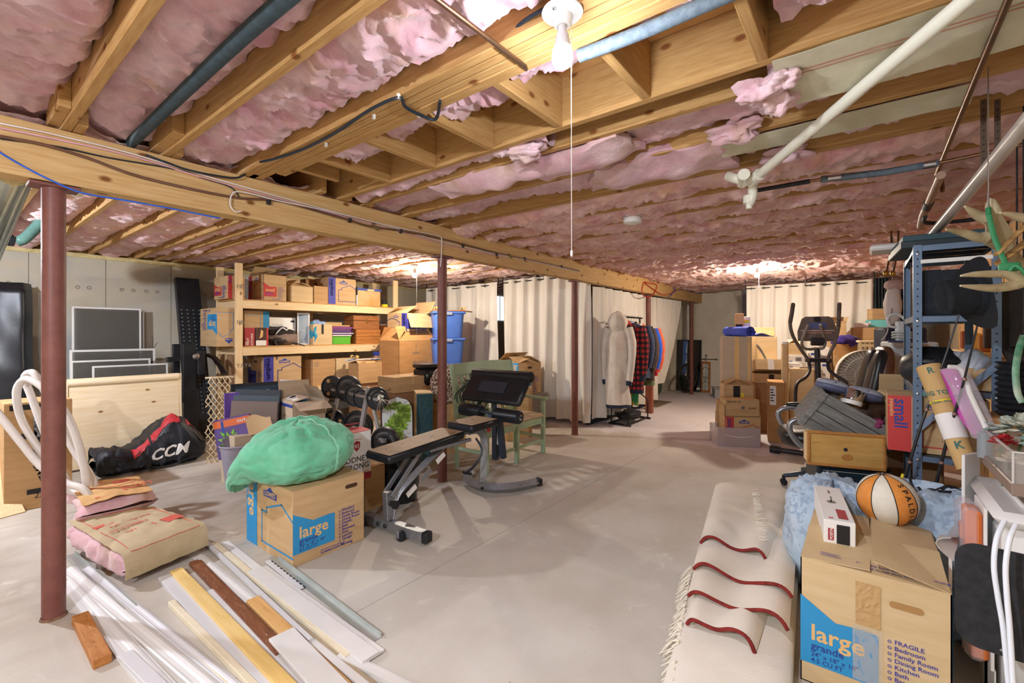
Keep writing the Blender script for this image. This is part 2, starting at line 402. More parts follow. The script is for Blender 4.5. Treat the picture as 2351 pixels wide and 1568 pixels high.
# torn, drooping blankets and kraft facing between the near joists
def droop(pts, name, mat, th=.03, nu=26, nv=14, amp=.02):
    (a, c, d, e) = [V(p) for p in pts]; sd = RND.uniform(0, 40)
    def fn(u, v):
        p = a.lerp(c, u).lerp(e.lerp(d, u), v)
        q = V((p.x*6, p.y*6, sd))
        return p+V((NZ.noise(q*1.7)*amp, NZ.noise(q*1.9+V((9, 0, 0)))*amp, NZ.noise(q)*amp-.16*math.sin(PI*u)*math.sin(PI*v)*amp*10))
    return MB().slab(fn, nu, nv, th).build(name, mat, ceil_o, 60)
droop([(2.5, 1.3, 2.40), (2.5, .55, 2.42), (2.9, .6, 2.40), (2.9, 1.55, 2.41)], 'insulation_batt', pink_m, .04, 44, 30, .035)
droop([(2.13, 1.62, 2.39), (2.13, 1.0, 2.40), (2.42, .95, 2.44), (2.42, 1.6, 2.38)], 'insulation_batt', pink_m, .05, 36, 20, .03)
droop([(2.10, 2.35, 2.42), (2.10, 1.5, 2.41), (2.26, 1.4, 2.36), (2.28, 2.3, 2.36)], 'insulation_batt', pink_m, .04, 40, 16, .03)
def tuft(c, r, sd):
    def fn(u, v):
        a, e = 2*PI*u, PI*(v-.5); d = V((math.cos(e)*math.cos(a), math.cos(e)*math.sin(a), math.sin(e)))
        k = .8+.6*NZ.noise(d*1.5+V((sd, 0, 0)))+.18*NZ.noise(d*3.6+V((0, sd, 0)))+.07*NZ.noise(d*9)+.05*NZ.noise(d*26)
        return V(c)+V((d.x*r[0], d.y*r[1], d.z*r[2]))*k
    MB().grid(fn, 44, 26, True).build('fibre_tuft', pink_m, ceil_o, 80)
tuft((2.02, .33, 2.36), (.09, .10, .05), 3); tuft((2.12, .28, 2.35), (.08, .07, .06), 8); tuft((1.99, .24, 2.37), (.06, .06, .04), 12)
for k, (x, y) in enumerate(((2.0, 1.45), (2.44, .5), (2.9, .35))): tuft((x, y, 2.45 if x < 1.9 else 2.39), (.08, .14, .05), 20+k)
def kraft(x0, x1, y0, y1, z0, z1, lines=True):
    def fn(u, v): x = x0+(x1-x0)*u; y = y0+(y1-y0)*v; return (x, y, z0+(z1-z0)*u+.004*NZ.noise(V((x*8, y*8, 3))))
    o = MB().slab(fn, 6, 14, .003).build('kraft_facing', kraft_m, ceil_o)
    if lines:
        b = MB()
        for u in (.3, .36): x = x0+(x1-x0)*u; b.bar((x, y0+.02, z0+(z1-z0)*u-.004), (x, y1, z0+(z1-z0)*u-.004), .003, .001)
        x = x0; b.bar((x0+.03, y1-.03, z0-.003), (x1-.01, y1-.03, z1-.004), .003, .001)
        b.build('red_line_print', mk('red line ink', 'C06A5C', rough=.8), o)
kraft(1.90, 2.20, -.6, .27, 2.396, 2.345)
kraft(2.545, 2.70, -.35, .62, 2.394, 2.37, False)
# ---------------------------------------------------------------- main beam and steel columns
beam = tag(MB().box((-2.9, YBM, 2.134), (XF+.04, YBM+.04, JB-.004), .003).build('support_beam', beam_m), 'long built-up timber beam carried on red steel columns', 'beam')
for k in (1, 2): MB().box((-2.9, YBM+.0405*k+.0005, 2.134), (XF+.04, YBM+.0405*k+.04, JB-.004), .003).build('beam_ply', beam_m, beam)
col_lab = ['thick red-brown steel column nearest the camera by the insulation batts', 'steel column standing behind the weight bench', 'steel column in front of the white curtain corner',
           'steel column behind the hanging coats', 'steel column in front of the tall mirror']
for (px, py), lb in zip(((123, 1415), (1016, 1105), (1329, 1000), (None, 8.2), (1586, 905)), col_lab):
    x = py if px is None else atz(px, py).x
    c = thing('steel_column', lb, 'column', (x, 3.17, 0))
    MB().lathe([(.0445, 0), (.0445, 2.115)], 28).build('shaft', red_m, c, 40)
    MB().box((-.09, -.06, 2.115), (.09, .06, 2.13), .002).build('top_plate', red_m, c)
    MB().lathe([(.052, 0), (.0465, .012)], 20, cap=False).build('base_grout', mk('rust', '6B4A3A', '8A6A52', 20, rough=.9), c)

# ---------------------------------------------------------------- lamps
def lampholder(name, label, x, y, watts, tint, chain=None, lit=True):
    t = thing(name, label, 'lamp', (x, y, JB-.002), group=None)
    MB().lathe([(.012, 0), (.062, 0), (.064, -.006), (.058, -.012), (.034, -.018), (.03, -.03), (.024, -.046), (.0, -.046)], 28, cap=False).build('lampholder', mk('porcelain', 'E9E9E6', rough=.25), t, 40)
    b = MB()
    for s in (-1, 1): b.at(TR(s*.045, 0, -.0135)).lathe([(.0, 0), (.006, 0), (.006, -.004), (0, -.005)], 10, cap=False)
    b.build('screw', steel_m, t)
    MB().lathe([(.0135, -.04), (.0135, -.062), (.02, -.075), (.0245, -.1), (.026, -.112)], 20, cap=False).build('bulb_collar', mk('lamp collar', 'D6D8DA', rough=.4), t, 40)
    bm = bpy.data.materials.get('glow '+name+label) or bpy.data.materials.new('glow '+name+label); bm.use_nodes = True
    n = bm.node_tree; pb = n.nodes['Principled BSDF']
    if lit:
        pb.inputs['Base Color'].default_value = (1, 1, 1, 1); pb.inputs['Emission Color'].default_value = lin(tint); pb.inputs['Emission Strength'].default_value = watts/(PI*2*PI*.0325**2)
    else:
        pb.inputs['Base Color'].default_value = lin('E4DED2'); pb.inputs['Roughness'].default_value = .2
    MB().lathe([(.0325, -.142), (.031, -.155), (.025, -.167), (.014, -.174), (.0005, -.176)], 24, cap=False).build('bulb', bm, t, 60)
    dm = bm.copy(); dm.node_tree.nodes['Principled BSDF'].inputs['Emission Strength'].default_value *= .05; MB().lathe([(.026, -.112), (.031, -.125), (.0325, -.142)], 24, cap=False).build('bulb_shoulder', dm, t, 60)
    if chain:
        MB().tube([(.02, -.02, -.03), (.021, -.021, -chain)], .0012, 5).build('pull_string', mk('pull string', 'E3E0D8', rough=.8), t)
        MB().at(TR(.021, -.021, -chain-.02)).lathe([(.0, 0), (.004, .004), (.004, .018), (0, .022)], 8, cap=False).build('pull_knob', wht_m, t)
    return t
pn = atz(1291, 25, JB)
lampholder('ceiling_lamp', 'bare lit bulb on a white porcelain holder nearest the camera with long pull string', pn.x, pn.y, BULB_NEAR, 'EDF3FF', .74)
p1 = atz(952, 612, 2.385); lampholder('ceiling_lamp', 'small lit bulb hanging in front of the wooden storage shelf', p1.x, p1.y, BULB_FAR, 'FFF0DA', 1.22)
p2 = atz(1738, 611, 2.385); lampholder('ceiling_lamp', 'small lit bulb near the far curtain above the box pile', p2.x, p2.y, BULB_FAR, 'FFF0DA', .3)
p3 = aty(176, 500, 3.75); lampholder('ceiling_lamp', 'unlit bulb in a holder behind the nearest steel column', p3.x, p3.y, 0, 'FFFFFF', None, False)
for k, (x, y) in enumerate(((-1.3, .9), (-.5, 5.3))):  # unseen bulbs added as fill light
    lampholder('ceiling_lamp', ['added fill bulb on the joists behind the camera', 'added fill bulb on the joists beyond the left edge of the view'][k], x, y, FILL_REAR*(1, 1.0)[k], 'E9F0FF', None)
# ---------------------------------------------------------------- pipes and cables
foam_m = mk('foam pipe cover', '2A383E', '38484E', 30, rough=.8, bump=.6, bsc=120)
foamg_m = mk('grey foam cover', '4E5A64', '626F78', 40, rough=.75, bump=.6, bsc=120)
pvc_m = mk('pvc', 'DEDCCB', rough=.35)
cop_m = mk('copper', '8A6244', '6E5A48', 9, rough=.35, metal=.8)
def pipe(name, label, pts, r, mat, n=14, cat='pipe', smooth=True, k=6):
    P = spl(pts, k) if smooth and len(pts) > 2 else pts
    return tag(MB().tube(P, r, n).build(name, mat, None, 50), label, cat)
pipe('insulated_pipe', 'thick dark foam covered pipe crossing the ceiling bay above the beam', [atz(700, -40, 2.43)*2.2-atz(520, 118, 2.43)*1.2, atz(700, -40, 2.43), atz(520, 118, 2.43), atz(283, 345, 2.43)], .026, foam_m)
pipe('insulated_pipe', 'grey foam covered pipe running past the near bulb', [atz(1330, 128, 2.37), atz(1470, 75, 2.37), atz(1700, -25, 2.37), atz(1700, -25, 2.37)*2-atz(1330, 128, 2.37)], .0225, foamg_m)
t = thing('drain_pipe', 'long white plastic drain pipe with elbow and trap under the joists', 'pipe')
a, c = atz(1735, 408, 2.27), atz(2260, -35, 2.34)
ex = c+(c-a)*((YR+.03-c.y)/(c.y-a.y)) if c.y-a.y < 0 else c; ex.z = 2.36
MB().tube([a, c, ex], .024, 20).build('pipe_run', pvc_m, t, 50)
b = MB(); e = a+V((-.08, .32, .015)); b.tube([a+(c-a).normalized()*.05, a+(c-a).normalized()*-.06], .032, 18)
b.tube(spl([atz(1742, 402, 2.27), atz(1712, 412, 2.27), atz(1690, 410, 2.28), atz(1672, 404, 2.31)], 5), .027, 16); b.tube([atz(1708, 400, 2.27), atz(1704, 420, 2.27)], .031, 14)
b.build('elbow_fitting', pvc_m, t, 50)
b = MB(); q = atz(1728, 430, 2.25)
b.tube(spl([a, q, q+V((0, 0, -.05)), q+V((.01, .02, -.09))], 5), .026, 16); b.at(TR(q.x+.01, q.y+.02, q.z-.12)).lathe([(.018, 0), (.018, .03), (.033, .032), (.033, .075), (.026, .08)], 16)
b.build('trap', pvc_m, t, 50)
b = MB(); u = (c-a).normalized()
for k, s in enumerate(('PVC-1  DWV', 'ASTM D 2665', 'NSF-DWV', 'SCH 40')):
    o = a+u*(.25+.2*k)+V((-.0, -.0, -.0255)); side = V((0, 0, 1)).cross(u)
    glyphs(b, s, .014, MX(((u.x, side.x, 0, o.x), (u.y, side.y, 0, o.y), (u.z, side.z, 1, o.z), (0, 0, 0, 1))))
b.build('red_lettering', mk('red pipe print', 'B04A40', rough=.7), t)
pipe('copper_pipe', 'thin copper pipe sloping across the pink batt left of the near bulb', [atz(985, -15, 2.39), atz(1205, 152, 2.39), atz(1208, 158, 2.40), atz(1209, 150, 2.44)], .0085, cop_m, 10, smooth=False)
pipe('copper_pipe', 'long tarnished copper pipe slanting down beside the metal shelf', [atz(2325, -25, 2.34)*1.6-atz(2225, 215, 2.34)*.6, atz(2325, -25, 2.34), atz(2225, 215, 2.34), atz(2150, 400, 2.34)], .0105, cop_m, 10)
t = thing('insulated_pipe', 'black and grey foam covered pipe run below the joists', 'pipe')
MB().tube([atz(1722, 440, 2.28), atz(1860, 416, 2.28)], .013, 12).build('black_sleeve', black_m, t, 50)
MB().tube([atz(1885, 412, 2.28), atz(2030, 396, 2.28), atz(2155, 374, 2.28)], .019, 14).build('grey_sleeve', foamg_m, t, 50)
MB().tube([atz(1860, 416, 2.28), atz(1890, 411, 2.28)], .009, 8).build('bare_pipe', cop_m, t)
MB().tube([atz(2150, 375, 2.28), atz(2260, 352, 2.28), atz(2400, 320, 2.28)], .009, 8).build('bare_pipe', cop_m, t)
for x0, x1, y0, y1 in ((1900, 1930, 410, 406), (2120, 2150, 380, 375)): MB().tube([atz(x0, y0, 2.28), atz(x1, y1, 2.28)], .0198, 14).build('foil_tape', steel_m, t, 50)
t = thing('vent_pipe', 'thick grey plastic pipe in strap hangers over the metal shelf', 'pipe')
a, c = atz(2136, 545, 2.0), atz(2395, 235, 2.13)
ex = c+(c-a)*((YR+.03-c.y)/(c.y-a.y)) if c.y-a.y < 0 else c; ex.z = c.z+.02
MB().tube([a, c, ex], .026, 20).build('pipe_run', mk('brown-lit pvc', 'B9B0A6', 'C9C2BA', 8, rough=.3), t, 50)  # brownish light on the pipe is put into its colour
MB().tube([a+(a-c).normalized()*.03, a+(c-a).normalized()*.04], .031, 18).build('coupling', mk('coupling pvc', 'C9C0AE', rough=.35), t, 50)
strap_m = mk('strap steel', '6A5A4C', rough=.4, metal=.7)
def strap(name, top, low, w=.02):
    s = MB(); s.bar(top, low, w, .0015, up=(1, 0, 0))
    o = s.build(name, strap_m, t); q = MB(); k = int((top-low).length/.03)
    for i in range(k): pp = top.lerp(low, (i+.5)/k); q.at(frame(pp, (0, 1, 0), (0, 0, 1))).prism([(math.cos(j*PI/4)*.004, math.sin(j*PI/4)*.004) for j in range(8)], -.0018, .0018)
    q.build('strap_hole', black_m, o)
for px, dy in ((2258, 0), (2290, 0)):
    lo = atd(px, 388-(px-2258)*.9, 1.98); strap('hanger_strap', V((lo.x, lo.y, JB+.02)), lo)
t2 = thing('soil_pipe', 'short brown plastic pipe with black coupling hanging under the joists', 'pipe')
MB().tube([atz(2160, 402, 2.24), atz(2128, 475, 2.24)], .021, 16).build('pipe_run', mk('brown pvc', '9A7A66', 'A98C76', 8, rough=.4), t2, 50)
MB().tube([atz(2128, 475, 2.24), atz(2120, 492, 2.22), atz(2114, 520, 2.18)], .023, 16).build('pipe_tail', mk('brown pvc', ''), t2, 50)
MB().tube([atz(2133, 464, 2.24), atz(2126, 480, 2.24)], .026, 16).build('coupling', black_m, t2, 50)
MB().tube(spl([atz(2124, 497, 2.2), atz(2128, 512, 2.18), atz(2200, 508, 2.18), atz(2262, 500, 2.18)], 5), .013, 12).build('black_branch', black_m, t2, 50)
t = thing('copper_valves', 'pair of small copper stub pipes with valves hanging beyond the metal shelf', 'pipe')
for px in (2046, 2062):
    a, c = atd(px, 575, 4.4), atd(px-12, 628, 4.4)
    MB().tube([V((a.x, a.y, JB)), a, c], .009, 8).build('stub', cop_m, t); MB().ell(c, .022, .022, .03).build('valve', mk('brass', 'B08A3E', rough=.35, metal=.9), t, 60)
pipe('copper_pipe', 'short capped copper drop hanging from the slanting pipe', [atz(2158, 400, 2.32), atz(2163, 425, 2.27), atz(2164, 438, 2.25)], .011, cop_m, 10)
# flexible duct and elbow at the left
t = thing('metal_duct', 'shiny ribbed metal duct passing under the beam at the far left', 'duct')
dm = mk('galvanised', 'C6CCC2', 'A9B3A6', 4, (8, 1, 8), .22, metal=1)
for k, (px0, px1, r) in enumerate(((28, -60, .062), (52, -30, .05), (70, -10, .022))):
    MB().tube([aty(px0, 400, 3.5), aty(px1, 600, 5.2)], r, 22).build('duct_rib', dm, t, 50)
t = thing('waste_elbow', 'dark green pipe bending down to the wall top behind the column', 'pipe')
gp = mk('green pipe', '4A6B62', '5A7C72', 8, rough=.25)
MB().tube(spl([aty(118, 492, 5.6), aty(100, 505, 5.8), aty(60, 545, 6.1), aty(38, 555, 6.15)], 5), .045, 16).build('bend', gp, t, 50)
MB().tube([aty(30, 552, 6.15), aty(-60, 545, 6.1)], .05, 16).build('black_end', black_m, t, 50)
t = None
def cable(name, label, pix, r, mat, y=YBM-.008, z=None, k=5):
    P = [aty(px, py, y) if z is None else atz(px, py, z) for px, py in pix]
    return tag(MB().tube(spl(P, k), r, 6).build(name, mat, None, 60), label, 'cable')
blk = mk('black cable', '1D2730', rough=.45); whc = mk('white cable', 'E4DAD6', rough=.5); pkc = mk('pink cable', 'DDA9B4', rough=.5)
brn = mk('brown tubing', '6B4A38', '7A5848', 10, rough=.4, metal=.3)
tub = thing('gas_tube', 'brown tube clipped along the face of the beam with little black clips', 'pipe')
bp_ = [(0, 313), (100, 332), (200, 362), (330, 408), (530, 452), (640, 461), (740, 488), (800, 505), (850, 520), (920, 530), (1030, 552), (1150, 583), (1280, 610), (1330, 622)]
MB().tube(spl([aty(x, y, YBM-.012) for x, y in bp_], 5), .0075, 8).build('tube', brn, tub, 60)
for x, y in ((617, 464), (803, 506), (920, 531), (1063, 564), (1140, 584), (1205, 594), (1290, 612)):
    p = aty(x, y, YBM-.012); MB().box(p-V((.012, .01, .016)), p+V((.012, .012, .016)), .003).build('clip', black_m, tub)
for x, y in ((862, 522), (1172, 588)):
    p = aty(x, y, YBM-.014); MB().tube([p-V((.03, 0, -.01)), p+V((.03, 0, -.01))], .014, 10).build('brass_joint', mk('tarnished brass', '8A7A4E', rough=.4, metal=.7), tub, 50)
cable('cable', 'black cable lying along the top of the beam face', [(0, 318), (130, 336), (250, 362), (400, 388), (470, 410), (530, 430), (551, 455)], .004, blk)
cable('cable', 'pale cable running beside the pink one along the beam top', [(0, 283), (120, 308), (300, 352), (500, 412), (700, 468), (900, 522), (1060, 566), (1250, 606), (1330, 625)], .004, whc)
cable('cable', 'pink cable running along the top of the beam face', [(0, 294), (120, 318), (300, 358), (500, 418), (700, 473), (900, 527), (1060, 571), (1160, 590)], .0045, pkc)
cable('cable', 'bright blue cable drooping under the beam edge by the nearest column', [(-20, 333), (0, 350), (60, 385), (120, 415), (190, 443), (300, 462), (400, 480), (505, 501)], .0045, mk('blue cable', '2A5FD0', rough=.4), YBM-.02)
cable('cable', 'white cable looping on the beam and running along it', [(553, 484), (540, 486), (528, 470), (532, 447), (545, 440), (580, 446), (640, 461), (760, 486), (900, 520), (990, 538), (1012, 545), (1014, 562), (1013, 590), (1011, 612)], .0045, whc, YBM-.02)
cable('cable', 'dark cable leaving the joists and crossing over the beam', [(335, 355), (380, 372), (440, 392), (530, 408), (560, 402), (580, 382), (600, 372)], .006, blk, YBM-.03)
bx = 1.20
cable('cable', 'black cable stapled along the side of the doubled joist', [(598, 372), (640, 362), (700, 341), (770, 305), (850, 252), (915, 224), (930, 245), (960, 262), (1000, 274), (1010, 232)], .0075, blk, None, 2.388, 4)
cable('cable', 'thick black cable looped beside the near lampholder', [(1250, 20), (1215, 40), (1188, 62), (1180, 82), (1196, 80), (1225, 60), (1262, 36)], .0065, blk, None, 2.43)
rd = mk('red cable', 'C0392B', rough=.45)
cable('cable', 'tangle of red cable hanging on the far end of the beam', [(1478, 648), (1474, 670), (1482, 682), (1500, 676), (1508, 655), (1492, 650), (1480, 648), (1500, 664), (1520, 676), (1540, 674), (1552, 664)], .008, rd, YBM-.02)
cable('cable', 'dark blue cable along the far end of the beam', [(1545, 658), (1548, 668), (1535, 682), (1560, 665), (1600, 672), (1640, 676), (1700, 672)], .006, mk('blue cable', ''), YBM-.02)
b = MB()
for x, y in ((748, 332), (858, 268), (915, 222), (962, 264)): p = atz(x, y, 2.392); b.box(p-V((.006, .006, .01)), p+V((.006, .006, .012)))
b.build('cable_staple', wht_m, beam)
ps = atz(1452, 508, 2.335)
t = thing('smoke_detector', 'round white smoke detector under the far pink insulation', 'detector', (ps.x, ps.y, 2.335))
MB().lathe([(.07, .03), (.075, .0), (.07, -.014), (.05, -.022), (0, -.024)], 28, cap=False).build('cover', wht_m, t, 30)
MB().lathe([(.077, .032), (.077, .04), (.0, .04)], 28, cap=False).build('base_ring', wht_m, t, 30)
MB().box((-.02, -.02, .04), (.02, .02, JB-2.335)).build('mount', block_m, t)
# ---------------------------------------------------------------- cartons
TAN = {'tan': ('BA9A70', 'C8AA80'), 'lite': ('C9AE82', 'D4BC94'), 'dark': ('947050', 'A27E5C'), 'kraft': ('B28E62', 'C09C70'), 'grey': ('B5A28A', 'C2B098'), 'orange': ('AE8050', 'BC8E5C')}
def card(k): a, c = TAN[k]; return mk('cardboard '+k, a, c, 3, (1, 1, 6), .8, bump=.1, bsc=60, spec=.2)
tape_m = mk('packing tape', 'CDAE80', rough=.3, spec=.5); ctape_m = mk('clear tape', 'E6DCC6', rough=.2, alpha=.22)
INK = {'blue': mk('print blue', '2C8FC7', rough=.6), 'navy': mk('print navy', '2B3F8C', rough=.6), 'red': mk('print red', 'BE3A38', rough=.6), 'indigo': mk('print indigo', '3D3D9A', rough=.6), 'tan': mk('print tan', 'DDB578', rough=.7),
       'black': mk('print black', '1C1B1D', rough=.6), 'white': mk('print white', 'ECE9E4', rough=.6), 'grey': mk('print grey', '77726C', rough=.7), 'yellow': mk('print yellow', 'E3CF2A', rough=.6), 'logo': mk('print logo blue', '27479A', rough=.6), 'wine': mk('print wine', 'A02A34', rough=.6)}
def facemat(f, w, d, h):
    if f == 'f': return frame((-w/2, -d/2, 0), (1, 0, 0), (0, 0, 1)), w, h
    if f == 'l': return frame((-w/2, d/2, 0), (0, -1, 0), (0, 0, 1)), d, h
    if f == 'r': return frame((w/2, -d/2, 0), (0, 1, 0), (0, 0, 1)), d, h
    if f == 'b': return frame((w/2, d/2, 0), (-1, 0, 0), (0, 0, 1)), w, h
    return frame((-w/2, -d/2, h), (1, 0, 0), (0, 1, 0)), w, d
def inkprint(o, F, items, off=.0016, name='print'):
    """flat print: items (ink, kind, ...) in face metres; one child mesh per ink"""
    by = {}
    for it in items: by.setdefault(it[0], []).append(it)
    for ink, its in by.items():
        b = MB(); b.T = F@TR(0, 0, off+(.0008 if ink in ('tan', 'navy', 'black', 'indigo') else (.0004 if ink in ('white', 'yellow') else 0)))
        for it in its:
            if it[1] == 'poly': P = it[2]; b.add([(x, y, 0) for x, y in P], [list(range(len(P)))])
            elif it[1] == 'rect': x, y, w, h = it[2:6]; b.add([(x, y, 0), (x+w, y, 0), (x+w, y+h, 0), (x, y+h, 0)], [(0, 1, 2, 3)])
            elif it[1] == 'line':
                P, w = it[2], it[3]
                for i in range(len(P)-1):
                    p, q = V((*P[i], 0)), V((*P[i+1], 0)); t = (q-p).normalized()*(w/2); n = V((-t.y, t.x, 0)); p, q = p-t*.9, q+t*.9
                    b.add([p-n, q-n, q+n, p+n], [(0, 1, 2, 3)])
            elif it[1] == 'ring':
                x, y, r, w = it[2:6]; n = 14; b.add([(x+math.cos(2*PI*j/n)*(r+k*w), y+math.sin(2*PI*j/n)*(r+k*w), 0) for k in (0, 1) for j in range(n)], [(j, (j+1) % n, n+(j+1) % n, n+j) for j in range(n)])
            elif it[1] == 'disc': x, y, r = it[2:5]; b.add([(x+math.cos(PI*j/8)*r, y+math.sin(PI*j/8)*r, 0) for j in range(16)], [list(range(16))])
            else: s, x, y, sz = it[2:6]; al = it[6] if len(it) > 6 else 'L'; ro = it[7] if len(it) > 7 else 0; bo = it[8] if len(it) > 8 else .012; glyphs(b, s, sz, TR(x, y, 0)@RZ(rad(ro)), al, bo)
        b.build(ink+'_'+name, INK[ink], o, norm=False)
LIST = ['FRAGILE', 'Bedroom', 'Family Room', 'Dining Room', 'Kitchen', 'Bath', 'Basement', 'Attic', 'Laundry', 'Garage']
DIMS = {'large': ('grande', '24" x 18" x 18"', '4.5 CU FT', 'blue'), 'medium': ('mediano', '18" x 18" x 16"', '3 CU FT', 'indigo'), 'small': ('pequeño', '16" x 12" x 12"', '1.3 CU FT', 'red')}
def lowes(style, word, w, h, top=True):
    es, dm, cu, ink = DMS = DIMS[word]; it = []; P = lambda L: [(x*w, y*h) for x, y in L]; txt = 'indigo' if word != 'medium' else 'navy'; wi = 'navy' if ink != 'red' else 'indigo'
    if style == 'A':
        it.append((ink, 'poly', P([(0, .16), (.555, .16), (.555, .55), (.46, .56), (.26, .545), (0, .70)])))
        it += [('tan', 'text', word, .075*w, .36*h, .20*w*(1 if word != 'medium' else .8), 'L', 0, .018), (wi, 'text', es, .08*w, .285*h, .088*w, 'L', 0, .015), (wi, 'text', dm, .08*w, .228*h, .055*w), (wi, 'text', cu, .08*w, .18*h, .055*w)]
        for k, s in enumerate(LIST):
            y = (.53-.046*k)*h; it += [(txt, 'ring', .625*w, y+.011*h, .008*w, .005*w), (txt, 'text', s, .655*w, y, .05*w, 'L', 0, .012)]
        it += [(txt, 'text', 'For Lowe\'s moving supplies, visit', .36*w, .085*h, .026*w), (txt, 'text', 'Lowes.com/Moving', .36*w, .04*h, .058*w, 'L', 0, .012)]
    elif style in ('B', 'C'):
        m = (lambda x: x) if style == 'B' else (lambda x: 1-x)
        X0, X1 = sorted((m(0)*w, m(.25)*w)); it.append((ink, 'rect', X0, 0, X1-X0, h))
        it += [('navy' if word == 'small' else 'tan', 'text', word, (X0+X1)/2-.05*w, .94*h, .2*w*(1 if word != 'medium' else .85), 'L', -90, .018), ('tan', 'text', es, X0+.025*w, .94*h, .07*w, 'L', -90)]
        L = [(1.0, .12), (.36, .12), (.36, .56), (.47, .56), (.47, .63), (.78, .76), (1.0, .60)]; it.append((ink if ink != 'indigo' else 'navy', 'line', [(m(x)*w, y*h) for x, y in L], .018*w))
        lx, lw, ly, lh = min(m(.40), m(.68))*w, .28*w, .78*h, .15*h
        it += [('logo', 'poly', [(lx+a*lw, ly+c*lh) for a, c in ((0, 0), (1, 0), (1, .55), (.78, .6), (.5, 1), (.22, .6), (0, .55))]), ('tan', 'text', "LOWE'S", lx+lw*.5, ly+.13*lh, lw*.235, 'C', 0, .03)]
    return it
def smile(w, h, x=.5, y=.45, s=.28):
    P = [(w*x+s*w*math.cos(a), h*y+s*w*.55*math.sin(a)+s*w*.2) for a in [rad(205+13*i) for i in range(11)]]
    e = P[-1]; return [('black', 'line', P, .018*w), ('black', 'line', [(e[0]-.05*w, e[1]+.03*w), (e[0]+.01*w, e[1]+.02*w), (e[0], e[1]-.05*w)], .016*w)]
def rot180(it, w, h):
    o = []
    for i in it:
        i = list(i)
        if i[1] in ('poly', 'line'): i[2] = [(w-x, h-y) for x, y in i[2]]
        elif i[1] == 'rect': i[2], i[3] = w-i[2]-i[4], h-i[3]-i[5]
        elif i[1] in ('ring', 'disc'): i[2], i[3] = w-i[2], h-i[3]
        else:
            while len(i) < 9: i.append([None]*6+['L', 0, .012][len(i)-6] if False else ('L', 0, .012)[len(i)-6])
            i[3], i[4], i[7] = w-i[3], h-i[4], i[7]+180
        o.append(tuple(i))
    return o
def carton(label, p, w, h, d, rz=0., tone='tan', flaps=None, tape='top', prints=(), group=None, rot=None, cat='box', hole=None, name='carton', skew=0):
    """cardboard box, front-left-bottom corner p, front face heading rz. flaps: None = shut, else {f,b,l,r: opening angle from flat}"""
    c = V((p.x, p.y, p.z))+RZ(rz).to_3x3()@V((w/2, d/2, 0))
    o = thing(name, label, cat, c, rz, group, rot); M = card(tone); T = .004
    b = MB()
    if flaps is None:
        b.box((-w/2, -d/2, 0), (w/2, d/2, h-.004), .003)
    else:
        b.box((-w/2, -d/2, 0), (w/2, d/2, T)); b.box((-w/2, -d/2, 0), (-w/2+T, d/2, h)); b.box((w/2-T, -d/2, 0), (w/2, d/2, h)); b.box((-w/2, -d/2, 0), (w/2, -d/2+T, h)); b.box((-w/2, d/2-T, 0), (w/2, d/2, h))
    b.build('body', M, o)
    if flaps is None:
        for s in (-1, 1): MB().box((-w/2+.001, s*.001 if s > 0 else -d/2+.001, h-.004), (w/2-.001, d/2-.001 if s > 0 else -.001, h), .001).build('flap', M, o)
    else:
        for k, a in flaps.items():
            hw = d/2 if k in 'fb' else w/2
            hw = min(hw, d/2, w/2) if k in 'lr' else hw
            l = w if k in 'fb' else d
            T0 = {'f': frame((-w/2, -d/2, h), (1, 0, 0), (0, 1, 0)), 'b': frame((w/2, d/2, h), (-1, 0, 0), (0, -1, 0)), 'l': frame((-w/2, d/2, h), (0, -1, 0), (1, 0, 0)), 'r': frame((w/2, -d/2, h), (0, 1, 0), (-1, 0, 0))}[k]
            MB().at(T0@RX(rad(a))).box((.003, 0, -.001), (l-.003, hw, .002)).build('flap', M, o)
    if tape:
        b = MB()
        if flaps is None and 'top' in tape: b.box((-w/2-.0012, -.024, h), (w/2+.0012, .024, h+.0012)); b.box((-w/2-.0016, -.024, h-.07), (-w/2, .024, h)); b.box((w/2, -.024, h-.07), (w/2+.0016, .024, h)) 
        if 'front' in tape: b.box((-.024, -d/2-.0014, 0), (.024, -d/2, h))
        if flaps is None and 'cross' in tape: b.box((-.024, -d/2-.0014, h), (.024, d/2+.0014, h+.0012)); b.box((-.024, -d/2-.0016, h-.09), (.024, -d/2, h))
        if 'side' in tape: b.box((-w/2-.0014, -.024, 0), (-w/2, .024, h))
        if b.v: b.build('packing_tape', tape_m, o)
    if hole:
        for f in hole:
            F, fw, fh = facemat(f, w, d, h); b = MB(); b.T = F@TR(fw/2, fh*.84, .0012); hr, hl = .014, .032
            b.prism([(hl+hr*math.cos(rad(a)), hr*math.sin(rad(a))) for a in range(-90, 91, 30)]+[(-hl+hr*math.cos(rad(a)), hr*math.sin(rad(a))) for a in range(90, 271, 30)], -.0008, .0006); b.build('hand_hole', mk('hand hole shade', '4A3320', rough=.95), o)
    for f, items in prints:
        F, fw, fh = facemat(f, w, d, h)
        inkprint(o, F, items(fw, fh) if callable(items) else items)
    return o
def lw(style, word, flip=False):
    return (lambda w, h: rot180(lowes(style, word, w, h), w, h)) if flip else (lambda w, h: lowes(style, word, w, h))
def cf(label, pxl, pxr, pyb, pyt, d, z0=0., ang=0., pl=None, **k):
    """carton whose front face is read off the survey"""
    p, w, h = fit(pxl, pxr, pyb, pyt, z0, rad(ang), pl)
    return carton(label, p, w, h, d, rad(ang), **k)
def label_strip(x, y, w, h, lines=4):
    return [('white', 'rect', x, y, w, h)]+[('black', 'rect', x+.1*w, y+h*(.2+.7*i/lines), w*RND.uniform(.4, .8), h*.06) for i in range(lines)]
